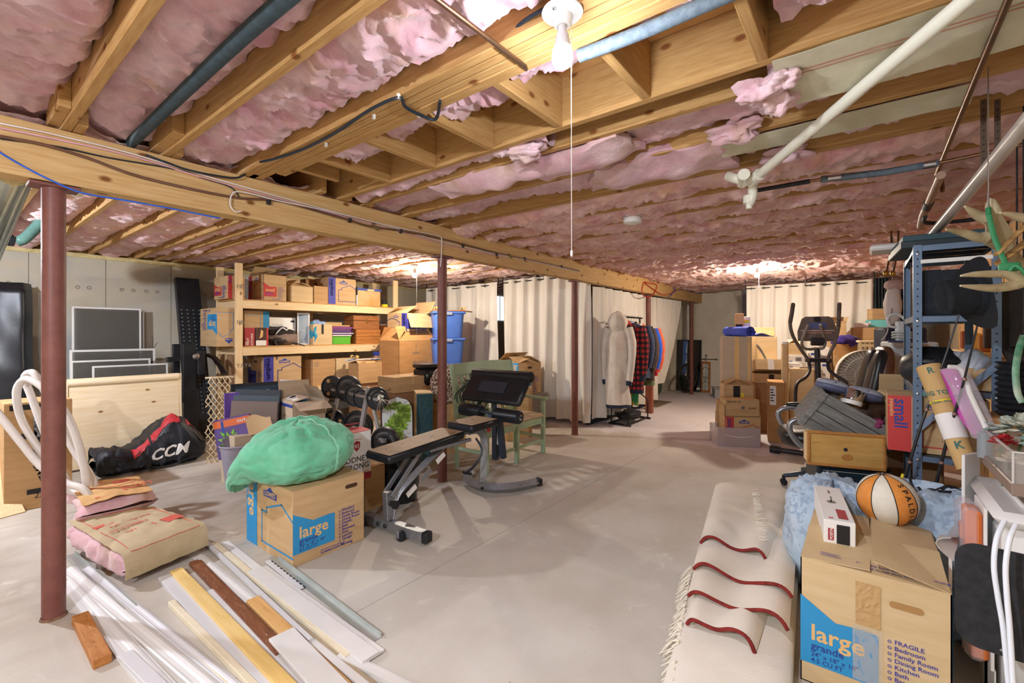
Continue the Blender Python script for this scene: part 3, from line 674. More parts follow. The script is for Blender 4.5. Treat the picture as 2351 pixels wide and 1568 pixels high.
# cloth lumps: a closed blob of given half-sizes with folds
def blob(fn_r, rx, ry, rz, nu=40, nv=22, flat=.0):
    """folded closed surface; fn_r(direction) -> scale"""
    def fn(u, v):
        a, e = 2*PI*u, PI*(v-.5); dv = V((math.cos(e)*math.cos(a), math.cos(e)*math.sin(a), math.sin(e))); s = fn_r(dv)
        z = dv.z*rz*s
        return (dv.x*rx*s, dv.y*ry*s, max(z, -rz*(1-flat)))
    return fn
def cloth_mat(n, c, c2, sc=5, **k): return mk(n, c, c2, sc, rough=.9, bump=.3, bsc=90, spec=.15, sheen=.2, **k)
def board(name, label, p, q, w, th, mat, cat='board', group=None, roll=0., parent=None):
    b = MB(); b.bar(p, q, w, th, bv=.002); o = b.build(name, mat, parent)
    return tag(o, label, cat, group) if label else o
def hang_curtain(name, label, fn_xy, z0, z1, pleats, amp, mat, n=160, rings=None, rod=None, group=None):
    """pleated cloth; fn_xy(u) -> (point, sideways) along the rod"""
    root = thing(name, label, 'curtain', (0, 0, 0), 0, group); sd = RND.uniform(0, 30)
    def fn(u, v):
        p, s = fn_xy(u, v); ph = 2*PI*pleats*u+1.2*NZ.noise(V((u*7, v*1.2, sd)))
        a = amp*(.55+.45*v)*(math.sin(ph)+.35*math.sin(2*ph+2*v))+.03*NZ.noise(V((u*4, v*2, sd+5)))*v
        z = z1+(z0-z1)*v
        return p+s*a+V((0, 0, z))
    MB().slab(fn, n, 14, .002).build('cloth', mat, root, 70)
    if rings:
        for i in range(rings):
            u = (i+.5)/rings; p, s = fn_xy(u, 0); q = p+V((0, 0, z1-.045)); t = V((-s.y, s.x, 0))
            MB().tube([q+s*.012+(t*math.cos(a)+V((0, 0, math.sin(a))))*.022 for a in [PI*k/6 for k in range(12)]], .004, 5, True).build('grommet', mk('grommet', '4A463F', rough=.35, metal=.8), root)
    if rod:
        p0, _ = fn_xy(-.01, 0); p1, _ = fn_xy(1.01, 0); pm, _ = fn_xy(.5, 0)
        MB().tube([p0+V((0, 0, z1-.045)), pm+V((0, 0, z1-.045)), p1+V((0, 0, z1-.045))], .009, 8).build('curtain_rod', mk('rod', '3A3836', rough=.4, metal=.7), root)
        for e in (p0, p1, pm): MB().bar(e+V((0, 0, z1-.045)), V((e.x, e.y, JB+.03)), .012, .012).build('rod_hanger', mk('rod', ''), root)
    return root
# ---------------------------------------------------------------- wooden storage shelf against the back wall
SH = 6.57; SX0, SX1 = aty(541, 700, SH).x, aty(914, 700, SH).x
pine_m = mk('pale pine', 'DDBE8E', 'E8CFA6', 3, (20, 20, 1.2), .7, bump=.2, bsc=14, knots=(4, .07, '9A6A3A'), spec=.25)
pinex_m = mk('pale pine rail', 'DDBE8E', 'E8CFA6', 3, (1.2, 20, 20), .7, bump=.2, bsc=14, knots=(4, .07, '9A6A3A'), spec=.25)
sh = thing('storage_shelf', 'tall raw lumber shelving full of cartons against the concrete wall', 'shelf', (0, 0, 0))
for x in (SX0, SX1-.089):
    for y in (SH, 7.20): MB().box((x, y, 0), (x+.089, y+.038, 2.34), .003).build('post', pine_m, sh)
MIDX = (SX0+SX1)/2
for y in (7.20,): MB().box((MIDX, y, 0), (MIDX+.089, y+.038, 2.34), .003).build('post', pine_m, sh)
for zt in (1.865, 1.23, .62):
    MB().box((SX0+.089, SH, zt-.125), (SX1-.089, SH+.038, zt-.018), .003).build('rail', pinex_m, sh)
    MB().box((SX0, 7.161, zt-.125), (SX1, 7.199, zt-.018), .003).build('rail', pinex_m, sh)
    for x in (SX0+.089, SX1-.128): MB().box((x-.05, SH+.039, zt-.125), (x-.012, 7.16, zt-.018), .003).build('end_rail', mk('pale pine end', 'DDBE8E', 'E8CFA6', 3, (20, 1.2, 20), .7), sh)
    MB().box((SX0, SH+.0385, zt-.018), (SX1, 7.199, zt), .002).build('deck', sub_m, sh)
q = SH-.002
for px, py, s in ((552, 655, 'HEM'), (552, 738, 'FIR'), (552, 838, 'YAYA')):
    b = MB(); glyphs(b, s, .075, frame(aty(px-9, py+6, q), (1, 0, 0), (0, 0, 1))); b.build('grade_stamp', INK['grey'], sh, norm=False)
Y1 = SH+.05
def sb(label, pxl, pxr, pyt, d, z0, y=Y1, **k):
    p, w, h = fit(pxl, pxr, 766, pyt, z0, 0, ('y', y)); return carton(label, p, w, h, d, 0, **k)
g1 = 'cartons on the wooden storage shelf'
sb('small red-striped moving box at the left end of the top shelf', 523, 562, 632, .46, 1.865, prints=[('f', lw('B', 'small')), ('l', lw('A', 'small'))], group=g1)
sb('red-printed small moving box with an open top on the top shelf', 605, 658, 630, .48, 1.865, flaps={'f': 12, 'b': 35, 'l': 20, 'r': 150}, prints=[('f', lw('A', 'small')), ('l', lw('B', 'small'))], group=g1)
sb('plain beige box with one flap standing open on the top shelf', 668, 719, 656, .34, 1.865, tone='lite', flaps={'f': 22, 'b': 110, 'l': 40, 'r': 20}, group=g1)
sb('plain tan box wedged left of the tall medium moving box', 721, 753, 656, .30, 1.865, tone='kraft', tape='', group=g1)
sb('brown box with a hand hole standing behind the plain beige boxes', 702, 752, 640, .22, 1.865, y=6.96, tone='dark', hole='f', group=g1)
sb('purple-striped medium moving box on the top shelf', 754, 817, 636, .42, 1.865, prints=[('f', lw('B', 'medium'))], group=g1)
p, w, h = fit(821, 877, 766, 662, 1.865, 0, ('y', Y1+.03))
t = thing('storage_container', 'clear plastic container with a blue lid on the top shelf', 'container', (p.x+w/2, p.y+.17, p.z))
MB().box((-w/2+.012, -.15, 0), (w/2-.012, .15, h-.02), .01).build('tub', mk('cloudy plastic', 'D9C39A', 'C79A5E', 2, rough=.25), t)
MB().box((-w/2, -.16, h-.022), (w/2, .16, h+.012), .006).build('lid', mk('blue lid', '4D5FB8', rough=.35), t); MB().box((-.05, -.168, h-.03), (.09, -.158, h+.004), .003).build('latch', mk('latch cream', 'D8C79A', rough=.4), t)
p = aty(883, 704, Y1+.05); t = thing('tape_measure', 'yellow and black hand tool beside the blue-lidded container', 'tool', (p.x, p.y, 1.865))
MB().box((-.045, -.04, 0), (.045, .04, .05), .01).build('yellow_case', INK['yellow'], t); MB().box((-.04, -.035, .05), (.03, .035, .13), .012).build('black_top', black_m, t)
p = aty(819.5, 700, Y1-.02); t = thing('roller_pole', 'black and white pole standing beside the medium moving box', 'pole', (p.x, p.y, 1.865))
MB().tube([(0, 0, 0), (0, 0, .17)], .011, 10).build('white_half', wht_m, t, 40); MB().tube([(0, 0, .17), (0, 0, .31)], .012, 10).build('black_half', black_m, t, 40)
# middle shelf
p, w, h = fit(498, 556, 766, 706, 1.23, 0, ('y', Y1))
carton('upside-down large moving box sticking out of the shelf\'s left end', p, w, h, .58, 0, prints=[('f', lw('B', 'large', True)), ('l', lw('A', 'large', True))], group=g1)
sb('large moving box with a blue stripe behind two books', 561, 618, 713, .40, 1.23, y=Y1+.14, prints=[('f', lw('B', 'large', True))], group=g1)
def book(label, pxl, pxr, pyt, y, z0, th, col, items, name='book', lean=0):
    p, w, h = fit(pxl, pxr, 766, pyt, z0, 0, ('y', y)); t = thing(name, label, 'book', (p.x+w/2, p.y, z0), rot=(rad(-lean), 0, 0))
    MB().box((-w/2, 0, 0), (w/2, th, h), .002).build('cover', mk('cover '+label, *col, rough=.45), t); MB().box((-w/2+.004, .003, h-.002), (w/2+.001, th-.003, h+.0008)).build('pages', wht_matte, t)
    inkprint(t, frame((-w/2, 0, 0), (1, 0, 0), (0, 0, 1)), items(w, h)); return t
book('red cookbook standing in front of the large moving box', 562, 585, 752, Y1+.02, 1.23, .03, ('A0363A', 'B04044', 4), lambda w, h: [('white', 'text', 'FIRST', .42*w, .04*h, .34*w, 'L', 90, .02), ('white', 'text', 'KITCHENS', .80*w, .04*h, .27*w, 'L', 90, .02), ('white', 'text', 'THE', .17*w, .04*h, .2*w, 'L', 90)])
book('dark glossy book with a glowing cover beside the red cookbook', 587, 616, 752, Y1+.02, 1.23, .035, ('3A2420', '5A3A2E', 7), lambda w, h: [('white', 'rect', .02*w, .02*h, .82*w, .28*h), ('red', 'rect', .86*w, 0, .14*w, h), ('tan', 'poly', [(.3*w, .4*h), (.55*w, .5*h), (.6*w, .8*h), (.42*w, .9*h), (.35*w, .6*h)])])
p, w, h = fit(620, 681, 766, 727, 1.23, 0, ('y', Y1+.2)); t = thing('whiteboard', 'scribbled white board standing behind the backpack', 'board', (p.x+w/2, p.y, 1.23), rot=(rad(-4), 0, 0))
MB().box((-w/2, 0, 0), (w/2, .02, h), .003).build('panel', wht_m, t); inkprint(t, frame((-w/2, 0, 0), (1, 0, 0), (0, 0, 1)), [('black', 'rect', .8*w, .82*h, .14*w, .07*h)]+[('grey', 'line', [((.1+.05*i)*w, (.72+.03*math.sin(i*2.1))*h) for i in range(9)], .004), ('grey', 'line', [((.72+.03*i)*w, (.5+.03*math.sin(i*2.6))*h) for i in range(7)], .004)])
p, w, h = fit(682, 711, 766, 718, 1.23, rad(-28), ('y', Y1+.16)); t = thing('picture_frame', 'white framed picture turned sideways next to the backpack', 'picture', (p.x, p.y, 1.23), rad(-28))
MB().box((.02, .004, .02), (w-.02, .012, h-.02)).build('print', mk('misty photo', '7E93A8', 'B9C3C8', 3), t)
for a, c in (((0, 0, 0), (w, .02, .022)), ((0, 0, h-.022), (w, .02, h)), ((0, 0, .022), (.022, .02, h-.022)), ((w-.022, 0, .022), (w, .02, h-.022))): MB().box(a, c, .003).build('frame_bar', wht_m, t)
p = aty(657, 790, Y1+.06); t = thing('backpack', 'black and brown backpack slumped on the middle shelf', 'bag', (p.x, p.y+.12, 1.232))
bk = cloth_mat('pack nylon', '2C2724', '403833', 4); bk2 = cloth_mat('pack brown', '7C6A60', '8E7C70', 4)
nf = lambda k, s=.18: (lambda dv: 1+s*NZ.noise(dv*1.9+V((k, 0, 0)))+s*.5*NZ.noise(dv*4.1+V((k, 3, 0))))
MB().at(TR(-.02, 0, .10)).grid(blob(nf(3), .25, .13, .10, flat=.02), 36, 18, True).build('body', bk2, t, 70); MB().at(TR(-.05, .0, .19)).grid(blob(nf(8, .25), .2, .12, .085), 36, 18, True).build('top_flap', bk, t, 70)
MB().at(TR(-.08, -.06, .07)).grid(blob(nf(5, .3), .14, .09, .06), 30, 14, True).build('front_pocket', bk, t, 70)
b = MB(); b.tube(spl([(-.14, -.1, .16), (-.07, -.14, .25), (0, -.13, .22), (.03, -.13, .24), (.13, -.1, .22)], 6), .009, 7); b.build('piping', wht_matte, t, 60)
b = MB(); b.tube(spl([(-.17, -.15, .06), (-.16, -.175, 0.0), (-.155, -.178, -.1), (-.158, -.178, -.2)], 5), .014, 6, flat=.3); b.build('hanging_strap', black_m, t, 60)
b = MB(); b.tube(spl([(.1, -.1, .03), (.17, -.185, .01), (.24, -.19, -.02), (.2, -.19, -.08), (.14, -.19, -.09), (.2, -.19, -.03)], 6), .008, 6); b.build('loop_strap', black_m, t, 60)
p = aty(716, 790, Y1+.12); t = thing('folded_jacket', 'teal and white jackets squeezed beside the picture frame', 'clothes', (p.x, p.y, 1.232))
MB().at(TR(.0, .0, .16)).grid(blob(nf(12, .3), .06, .14, .165), 30, 20, True).build('teal_jacket', cloth_mat('teal cloth', '2F93B8', '58B4D2', 5), t, 70); MB().at(TR(.11, .06, .29)).grid(blob(nf(15, .35), .15, .12, .09), 30, 18, True).build('white_jacket', cloth_mat('pale blue cloth', 'B8C8DE', '7F9AC8', 7), t, 70)
sb('small tan box with a strip of black tape under the jackets', 719, 763, 744, .22, 1.23, y=Y1+.0, tone='lite', tape='', prints=[('f', lambda w, h: [('black', 'rect', .42*w, .52*h, .12*w, .48*h)])], group=g1)
p, w, h = fit(740, 788, 766, 723, None, 0, ('y', Y1+.3)); p.z = 1.23
for k in range(2): tag(MB().box((p.x+.01*k, p.y, 1.232+.25+.055*k), (p.x+w-.02*k, p.y+.25, 1.232+.30+.055*k), .004).build('flat_box', mk('blue carton %d' % k, ('5A86C2', 'D4B27C')[k], rough=.6)), ['flat tan box', 'flat blue box'][1-k]+' stacked behind the folders on the middle shelf', 'box')
tag(MB().box((p.x+.02, p.y+.02, 1.231), (p.x+w-.02, p.y+.24, 1.48), .004).build('carton', card('dark')), 'dark box under the flat boxes behind the folders', 'box')
p, w, h = fit(763, 806, 766, 771, 1.23, 0, ('y', Y1+.02)); t = thing('storage_bin', 'bright green plastic bin holding the stack of folders', 'bin', (p.x+w/2, p.y+.13, 1.23))
b = MB(); b.grid(lambda u, v: ((-w/2+.02*(1-v)+(w-.04*(1-v))*u), -.12-.01*v, v*h), 1, 1); b.box((-w/2+.02, -.12, 0), (w/2-.02, .13, .01)); b.box((-w/2+.008, -.128, .0), (w/2-.008, -.12, h), .003); b.box((-w/2+.008, .12, 0), (w/2-.008, .128, h), .003); b.box((-w/2+.002, -.12, 0), (-w/2+.01, .12, h), .003); b.box((w/2-.01, -.12, 0), (w/2-.002, .12, h), .003); b.box((-w/2-.004, -.135, h-.012), (w/2+.004, -.124, h), .003)
b.build('tub', mk('green plastic', '5FB23A', rough=.35), t)
z = 1.23+h*.97; cols = ['E8E4DC', 'D8D6DA', '6E4A86', 'DCE0E6', '9A4A6A', '4E4A8E', '7A3E7E', 'D9C4C8', '8A4A86', '5A3A7A', 'A44A78', '50407E', 'D2A25A']
for k, c in enumerate(cols):
    hh = .013 if k < 12 else .02
    tag(MB().box((p.x-.01+RND.uniform(-.015, .02), p.y+.0+RND.uniform(-.03, .02), z), (p.x+w+RND.uniform(-.02, .06), p.y+.24, z+hh-.0015), .001).build('folder', mk('folder '+c, c, rough=.6)), ['%s folder, number %d from the bottom of the stack above the green bin' % ({'E8': 'white', 'D8': 'light', '6E': 'plum', 'DC': 'bluish white', '9A': 'rose', '4E': 'blue', '7A': 'purple', 'D9': 'pale', '8A': 'mauve', '5A': 'violet', 'A4': 'pink', '50': 'indigo', 'D2': 'yellow'}[c[:2]], k+1)][0], 'folder', 'folders piled on the green bin'); z += hh
wb = mk('chest wood', '8A5730', 'A36B3E', 3, (1.5, 18, 18), .5, bump=.2); wb2 = mk('crate wood', 'A5672F', 'BC7B40', 3, (1.5, 18, 18), .6, bump=.2, c3='6E4420', sc3=7, lo3=.55)
p, w, h = fit(818, 874, 766, 756, 1.23, 0, ('y', Y1)); t = thing('wooden_crate', 'lower stained wooden crate of the two stacked on the shelf', 'crate', (p.x+w/2, p.y, 1.23))
for k in range(4): MB().box((-w/2, 0, h*k/4+.001), (w/2, .014, h*(k+1)/4-.001), .002).build('plank', wb2, t)
MB().box((-w/2, .0141, 0), (w/2, .3, h), .003).build('body', wb2, t)
z = 1.23+h; p, w, h = fit(812, 871, 766, 724, z, 0, ('y', Y1)); t = thing('wooden_chest', 'brown wooden chest with a brass clasp on the wooden crate', 'chest', (p.x+w/2, p.y, z))
MB().box((-w/2, 0, 0), (w/2, .28, h*.62), .004).build('body', wb, t); MB().box((-w/2-.003, -.003, h*.64), (w/2+.003, .283, h), .008).build('lid', wb, t); MB().box((-.012, -.012, h*.45), (.012, -.003, h*.78), .003).build('clasp', mk('clasp brass', 'C09A48', rough=.3, metal=.9), t)
p, w, h = fit(874, 897, 766, 751, 1.23, 0, ('y', Y1+.02)); t = thing('wooden_crate', 'small orange-brown crate with dark letters at the shelf\'s right end', 'crate', (p.x+w/2, p.y, 1.23))
MB().box((-w/2, 0, 0), (w/2, .25, h), .003).build('body', mk('orange crate', '9C5F30', 'B2723E', 3, (2, 14, 14), .6), t); inkprint(t, frame((-w/2, 0, 0), (1, 0, 0), (0, 0, 1)), [('black', 'text', 'IOAN', .08*w, .42*h, .3*w, 'L', 0, .01), ('black', 'rect', .2*w, .78*h, .45*w, .1*h)])
z = 1.23+h
for k, c in enumerate(('C07A4A', 'E2CDB4', '3A3A3E')): tag(MB().box((p.x+.01*k, p.y+.01, z+.03*k), (p.x+w*.75-.03*k, p.y+.2, z+.03*k+.028), .003).build('book', mk('book '+c, c, rough=.6)), ['orange', 'cream', 'black'][k]+' book lying on the small lettered crate', 'book')
p, w, h = fit(879, 897, 766, 776, 1.231, 0, ('y', Y1-.01)); t = thing('picture_frame', 'little gold frame leaning on the small lettered crate', 'picture', (p.x+w/2, p.y, 1.231))
MB().box((-w/2, 0, 0), (w/2, .018, h), .004).build('gold_frame', mk('gold frame', 'D2A94E', rough=.4), t); MB().box((-w/2+.035, -.002, .03), (w/2-.035, .002, h-.03)).build('photo', mk('old photo', '6A6052', '8A8272', 8), t)
# low shelf
sb('purple-striped medium moving box on the low shelf', 605, 692, 819, .5, .62, prints=[('f', lw('B', 'medium')), ('l', lw('A', 'medium'))], hole='l', group=g1)
o = sb('plain tan box with a round stamp on the low shelf', 718, 770, 826, .45, .62, tone='kraft', tape='', prints=[('f', lambda w, h: [('grey', 'ring', .17*w, .8*h, .03, .005), ('grey', 'text', 'C', .14*w, .76*h, .05)])], group=g1)
sb('plain light tan box right of the round-stamped box', 772, 819, 823, .4, .62, tone='lite', tape='', group=g1)
sb('tan box standing behind the skateboard at the low shelf\'s right end', 842, 886, 831, .35, .62, tone='lite', group=g1)
sb('dark brown box inside the left end of the low shelf', 533, 558, 815, .40, .62, y=Y1+.03, tone='dark', group=g1)
for k in range(4):
    a, c = aty(700+8*k, 819, Y1+.02+.05*k), aty(806+9*k, 817, Y1-.0+.05*k); z = 1.09+.016*(k % 2)
    board('pine_strip', 'yellow pine slat lying on the low shelf boxes, %s of four' % ('front', 'second', 'third', 'rear')[k], (a.x, a.y, z+.02), (c.x, c.y, z+.02), .048, .016, mk('yellow pine', 'D9A860', 'E6BC7C', 3, (1.5, 18, 18), .6), 'board', 'loose pine slats on the low shelf')
p, w, h = fit(876, 908, 766, 816, 1.0, 0, ('y', SH-.28))
lowc = carton('tan box standing on end in front of the shelf\'s right post', V((p.x-.02, p.y, 0)), w+.03, 1.0, .24, 0, tone='lite')
t = thing('shoe_box', 'pink and white shoe box on the upright tan box', 'box', (p.x+w/2, p.y+.1, 1.0)); MB().box((-w/2, -.1, 0), (w/2, .1, h), .003).build('body', mk('pink carton', 'E7BFBC', 'EDD2CC', 3), t); MB().box((-w/2-.002, -.102, h*.62), (w/2+.002, .102, h), .002).build('lid', mk('pink lid', 'D99AA8'), t)
inkprint(t, frame((-w/2, -.1, 0), (1, 0, 0), (0, 0, 1)), [('red', 'text', 'GALA', .35*w, .3*h, .04)])
t = thing('flat_carton', 'flat blue and white box lying on the pink shoe box', 'box', (p.x+w/2, p.y+.1, 1.0+h)); MB().box((-w/2-.03, -.1, 0.0025), (w/2, .1, .055), .003).build('body', mk('blue white carton', '3355B8', rough=.4), t); inkprint(t, frame((-w/2-.03, -.1, 0), (1, 0, 0), (0, 0, 1)), [('white', 'rect', .05*w, .015, .3*w, .02), ('white', 'rect', .6*w, .02, .25*w, .02)])
# ---------------------------------------------------------------- left wall area
tarp = mk('black tarp', '14161B', '22262C', 3, rough=.38, bump=.5, bsc=9, spec=.5)
def tf(u, v):
    x = -.45+1.2*u; z = 1.97*(1-v); y = 7.42+.03*math.sin(x*7)+.05*NZ.noise(V((x*3, z*2.5, 1)))-.10*v
    if u > .93: y += (u-.93)*2.2
    if v < .05: y += (.05-v)*2; 
    return (x, y, z-.02*NZ.noise(V((x*4, 0, 0))))
tag(MB().slab(tf, 60, 60, .006).build('tarp', tarp, None, 70), 'black plastic tarp sheet standing against the concrete wall', 'tarp')
scr = mk('insect mesh', '6A675F', rough=.8, alpha=.55); scrw = mk('screen frame white', 'E4E4DF', rough=.4)
def screen(label, pxl, pxr, pyt, Y, lean, fw=.022):
    p, w, h = fit(pxl, pxr, 800, pyt, 0, 0, ('y', Y)); t = thing('window_screen', label, 'screen', (p.x, p.y, 0), rot=(rad(-lean), 0, 0), group='window screens leaning behind the headboard')
    h /= math.cos(rad(lean))
    for a, c in (((0, 0, 0), (w, .012, fw)), ((0, 0, h-fw), (w, .012, h)), ((0, 0, fw), (fw, .012, h-fw)), ((w-fw, 0, fw), (w, .012, h-fw))): MB().box(a, c, .002).build('frame_bar', scrw, t)
    MB().box((fw, .005, fw), (w-fw, .006, h-fw)).build('mesh', scr, t)
screen('tallest white framed window screen behind the headboard', 166, 326, 703, 7.55, 1); screen('second tall white window screen showing just right of the tallest one', 176, 333, 708, 7.62, 1, .02)
screen('wide white framed screen of middle height', 161, 359, 804, 7.40, 2, .026); screen('lower white framed screen just inside the middle one', 163, 348, 829, 7.32, 2)
screen('shortest white framed screen nearest the headboard', 213, 388, 841, 7.22, 2)
hp = mk('headboard pine', 'E2CCA2', 'EBDABA', 2.2, (1.2, 9, 16), .5, bump=.1, knots=(4, .06, '8A5A2C'))
p, w, h = fit(158, 414, 1087, 872, 0, 0, ('y', 6.3)); t = thing('headboard', 'pale pine sleigh headboard leaning behind the black duffel bag', 'headboard', (p.x, p.y, 0), rot=(rad(-4), 0, 0))
MB().box((0, 0, .02), (w, .022, h-.07), .003).build('panel', hp, t)
MB().at(TR(0, .02, h-.04)@RY(PI/2)).lathe([(.045, 0), (.045, w)], 20).build('rolled_top', hp, t, 40)
MB().slab(lambda u, v: (w+.012, -.015+.02*math.sin(PI*v*1.2)+.07*u, h*(1-v)), 3, 12, .028).build('side_post', hp, t); MB().box((-.03, -.01, 0), (-.001, .05, h)).build('side_post', hp, t)
MB().box((.30, -.004, .10), (.44, .0, .14)).build('paper_tag', mk('tag paper', 'D9BF96', rough=.8), t)
# hockey bag
bagm = mk('bag nylon', '15171C', '23262D', 5, rough=.5, bump=.4, bsc=14, spec=.4); bagr = mk('bag red', 'A8242C', 'C63A40', 5, rough=.55, bump=.3, bsc=14)
p = atz(225, 1103); t = thing('duffel_bag', 'black and red hockey duffel bag with white lettering in front of the headboard', 'bag', (1.0, 5.78, 0))
def bagf(u, v):
    a = 2*PI*v; L = .92*u; hh = (.27+.25*math.exp(-((u-.70)/.21)**2)-.05*math.exp(-((u-.28)/.1)**2)); e = min(1, (u*9)**.5, ((1-u)*11)**.5)
    c, s = math.cos(a), math.sin(a); sg = lambda x, k: math.copysign(abs(x)**k, x)
    y = .225+.235*sg(c, .55)*(.75+.25*e); z = hh/2+hh/2*sg(s, .62)*(.6+.4*e)
    n = .035*NZ.noise(V((L*5, a*1.3, 2)))+.018*NZ.noise(V((L*12, a*3, 5)))-.03*(1-abs(NZ.noise(V((L*6, a*1.6, 9)))))**6+.008*NZ.noise(V((L*30, a*7, 1)))
    return (L, y+n*(1 if z > .05 else .2), max(.003, z+(n*1.4 if z > .08 else 0)))
MB().grid(bagf, 100, 70, False).build('body', bagm, t, 70)
def patch(u0, u1, v0, v1, off, mat, name):
    c = V((.46, .22, .2))
    def fn(u, v): q = V(bagf(u0+(u1-u0)*u, v0+(v1-v0)*v)); return q+V((0, q.y-c.y, q.z-.15)).normalized()*off
    return MB().grid(fn, 22, 14).build(name, mat, t, 70)
patch(.30, .45, .30, .41, .006, bagr, 'red_panel'); patch(.47, .70, .285, .37, .006, bagr, 'red_panel'); patch(.68, .88, .26, .36, .006, bagr, 'red_panel'); patch(.74, .80, .2, .36, .010, bagm, 'black_stripe')
patch(.02, .13, .28, .62, .012, bagm, 'end_pocket')
b = MB(); 
for k, (s, sh) in enumerate((('CCM', .35),)):
    glyphs(b, s, .15, frame((.40, 0, .10), (1, 0, .12), (0, 0, 1)), 'L', .03, .35); FB = [[bagf(i/60, .5+.25*j/24) for j in range(25)] for i in range(61)]
    for q in b.v: q.y = min(FB[max(0, min(60, round(q.x/.92*60)))], key=lambda g: abs(g[2]-q.z))[1]-.009
b.build('white_lettering', INK['white'], t, norm=False)
b = MB(); b.tube(spl([(.36, -.02, .1), (.45, -.03, .03), (.6, -.03, .028), (.80, -.02, .07)], 6), .005, 5); b.build('seam', mk('seam grey', '3A3D44', rough=.6), t)
# rack uprights
rk = mk('rack black', '17191D', '212429', 8, rough=.38, spec=.5); t = thing('rack_uprights', 'bundle of black punched steel rack uprights leaning on the wall', 'rack', (0, 0, 0))
for k in range(4):
    a = aty(408+13.2*k, 637+k*1.0, 7.55); c = V((a.x-.02+.006*k, 6.95, .0)); a = V((a.x, 7.55, 2.17))
    o = MB().bar(c, a, .076, .076, up=(0, 1, 0), bv=.004).build('upright', rk, t); d = (a-c).normalized(); q = MB()
    for i in range(27):
        pp = c+d*(.35+.055*i); n = V((0, -d.z, d.y)); q.at(frame(pp+n*.0385, (1, 0, 0), d)@RX(0)).prism([(math.cos(j*PI/6)*.012, math.sin(j*PI/6)*.012) for j in range(12)], -.0005, .0008)
    q.build('bolt_hole', mk('hole teal', '55686E', rough=.9), o)
b = MB()
for x0, x1, y0, y1, d_ in ((398, 420, 790, 872, 5.75), (421, 462, 790, 925, 5.65), (385, 425, 820, 832, 5.6), (455, 478, 805, 860, 5.7)):
    p0, p1 = atd(x0, y1, d_), atd(x1, y0, d_); b.build if False else MB().box((p0.x, p0.y, p0.z), (p1.x, p0.y+.06, p1.z), .004).build('bracket', rk, t)
p0 = atd(427, 985, 5.5); MB().box((p0.x, p0.y, 0), (p0.x+.12, p0.y+.08, atd(430, 899, 5.5).z), .004).build('short_post', rk, t)
pk = atd(450, 818, 5.55); MB().at(TR(*pk)@RX(PI/2)).lathe([(.035, 0), (.04, .01), (.028, .03), (.0, .035)], 16, cap=False).build('knob', steel_m, t, 40)
b = MB(); b.tube(spl([atd(478, 815, 5.9), atd(492, 822, 5.85), atd(505, 838, 5.8), atd(516, 858, 5.75)], 5), .04, 10, flat=.6); tag(b.build('curved_bar', mk('gloss black', '0E0F12', rough=.15, spec=.6), None, 50), 'curved glossy black bar jutting out beside the shelf end', 'bar')
# lattice sheet
t = thing('lattice_panel', 'pale diamond lattice panel leaning beside the framed pictures', 'lattice', atz(470, 1064), rad(-20), rot=(rad(-6), 0, rad(-20)))
lt = mk('lattice tan', 'D2BC97', 'DECBA9', 5, rough=.7); b = MB(); LW, LH = .27, .93
for s in (1, -1):
    k = -LH
    while k < LW:
        x0, z0 = k, 0.; x1, z1 = k+LH*.62, LH
        if s < 0: x0, x1 = LW-x0-LH*.62+.0, LW-x0; z0, z1 = LH, 0; x0, x1 = x0, x1
        n = 14; run = []
        for i in range(n+1):
            f = i/n; x = x0+(x1-x0)*f; z = z0+(z1-z0)*f
            if 0 <= x <= LW: run.append((x+.006*math.sin(z*60)*s, .004*s, z))
        if len(run) > 1: b.tube(run, .016, 5, flat=.4)
        k += .052
for a, c in (((0, 0, 0), (LW, 0, .02)), ((0, 0, LH-.02), (LW, 0, LH))): b.box((a[0], -.006, a[2]), (c[0], .006, c[2]))
b.build('lattice', lt, t)
# carton marked BASEMENT
p, w, h = fit(8, 166, 1168, 928, 0, 0, ('y', 5.25))
o = carton('battered tan box with black tape standing behind the nearest column', p, w, h, .38, 0, tone='kraft', tape='', prints=[('f', lambda w, h: [('black', 'text', 'BASEMENT', .30*w, .55*h, .075, 'L', -72, .004), ('black', 'text', '2x65', .42*w, .10*h, .06, 'L', -5, .004), ('black', 'rect', .15*w, .66*h, .5*w, .045), ('black', 'rect', .42*w, .45*h, .09*w, .36*h), ('black', 'rect', .32*w, .14*h, .5*w, .04), ('black', 'rect', .08*w, .93*h, .6*w, .05*h)])])
MB().at(TR(.04, -.2, h*.82)).grid(blob(nf(21, .4), .07, .012, .13), 20, 14, True).build('crumpled_foil', mk('foil', '33363C', 'A0A4AA', 30, rough=.2, metal=.6), o, 50)
hose_m = mk('hose white', 'CFC8C2', 'DAD4CE', 6, rough=.35)
t = thing('hose_coil', 'coil of thick white plastic hose leaning behind the nearest column', 'hose')
def hz(L, d): return [atd(x, y, d) for x, y in L]
for k, (L, d, cl) in enumerate((([(38, 903), (54, 872), (85, 880), (130, 920), (160, 965), (186, 1042), (196, 1120), (150, 1120), (95, 1040), (50, 965)], 3.22, True), ([(57, 870), (66, 856), (85, 866), (130, 950), (165, 1025), (216, 1112), (170, 1130), (110, 1010), (70, 905)], 3.30, True), ([(-40, 905), (0, 955), (46, 1013), (95, 1071), (150, 1108), (190, 1122), (212, 1150)], 3.14, False), ([(150, 985), (180, 1050), (212, 1110), (204, 1165)], 3.36, False))):
    MB().tube(spl(hz(L, d), 8, cl), .0235, 10, cl).build('hose_turn', hose_m, t, 60)
board('leaning_board', 'pale wide pine board leaning at the left edge of the view', atd(-58, 1010, 3.7), atz(28, 1184), .15, .02, pine_m)
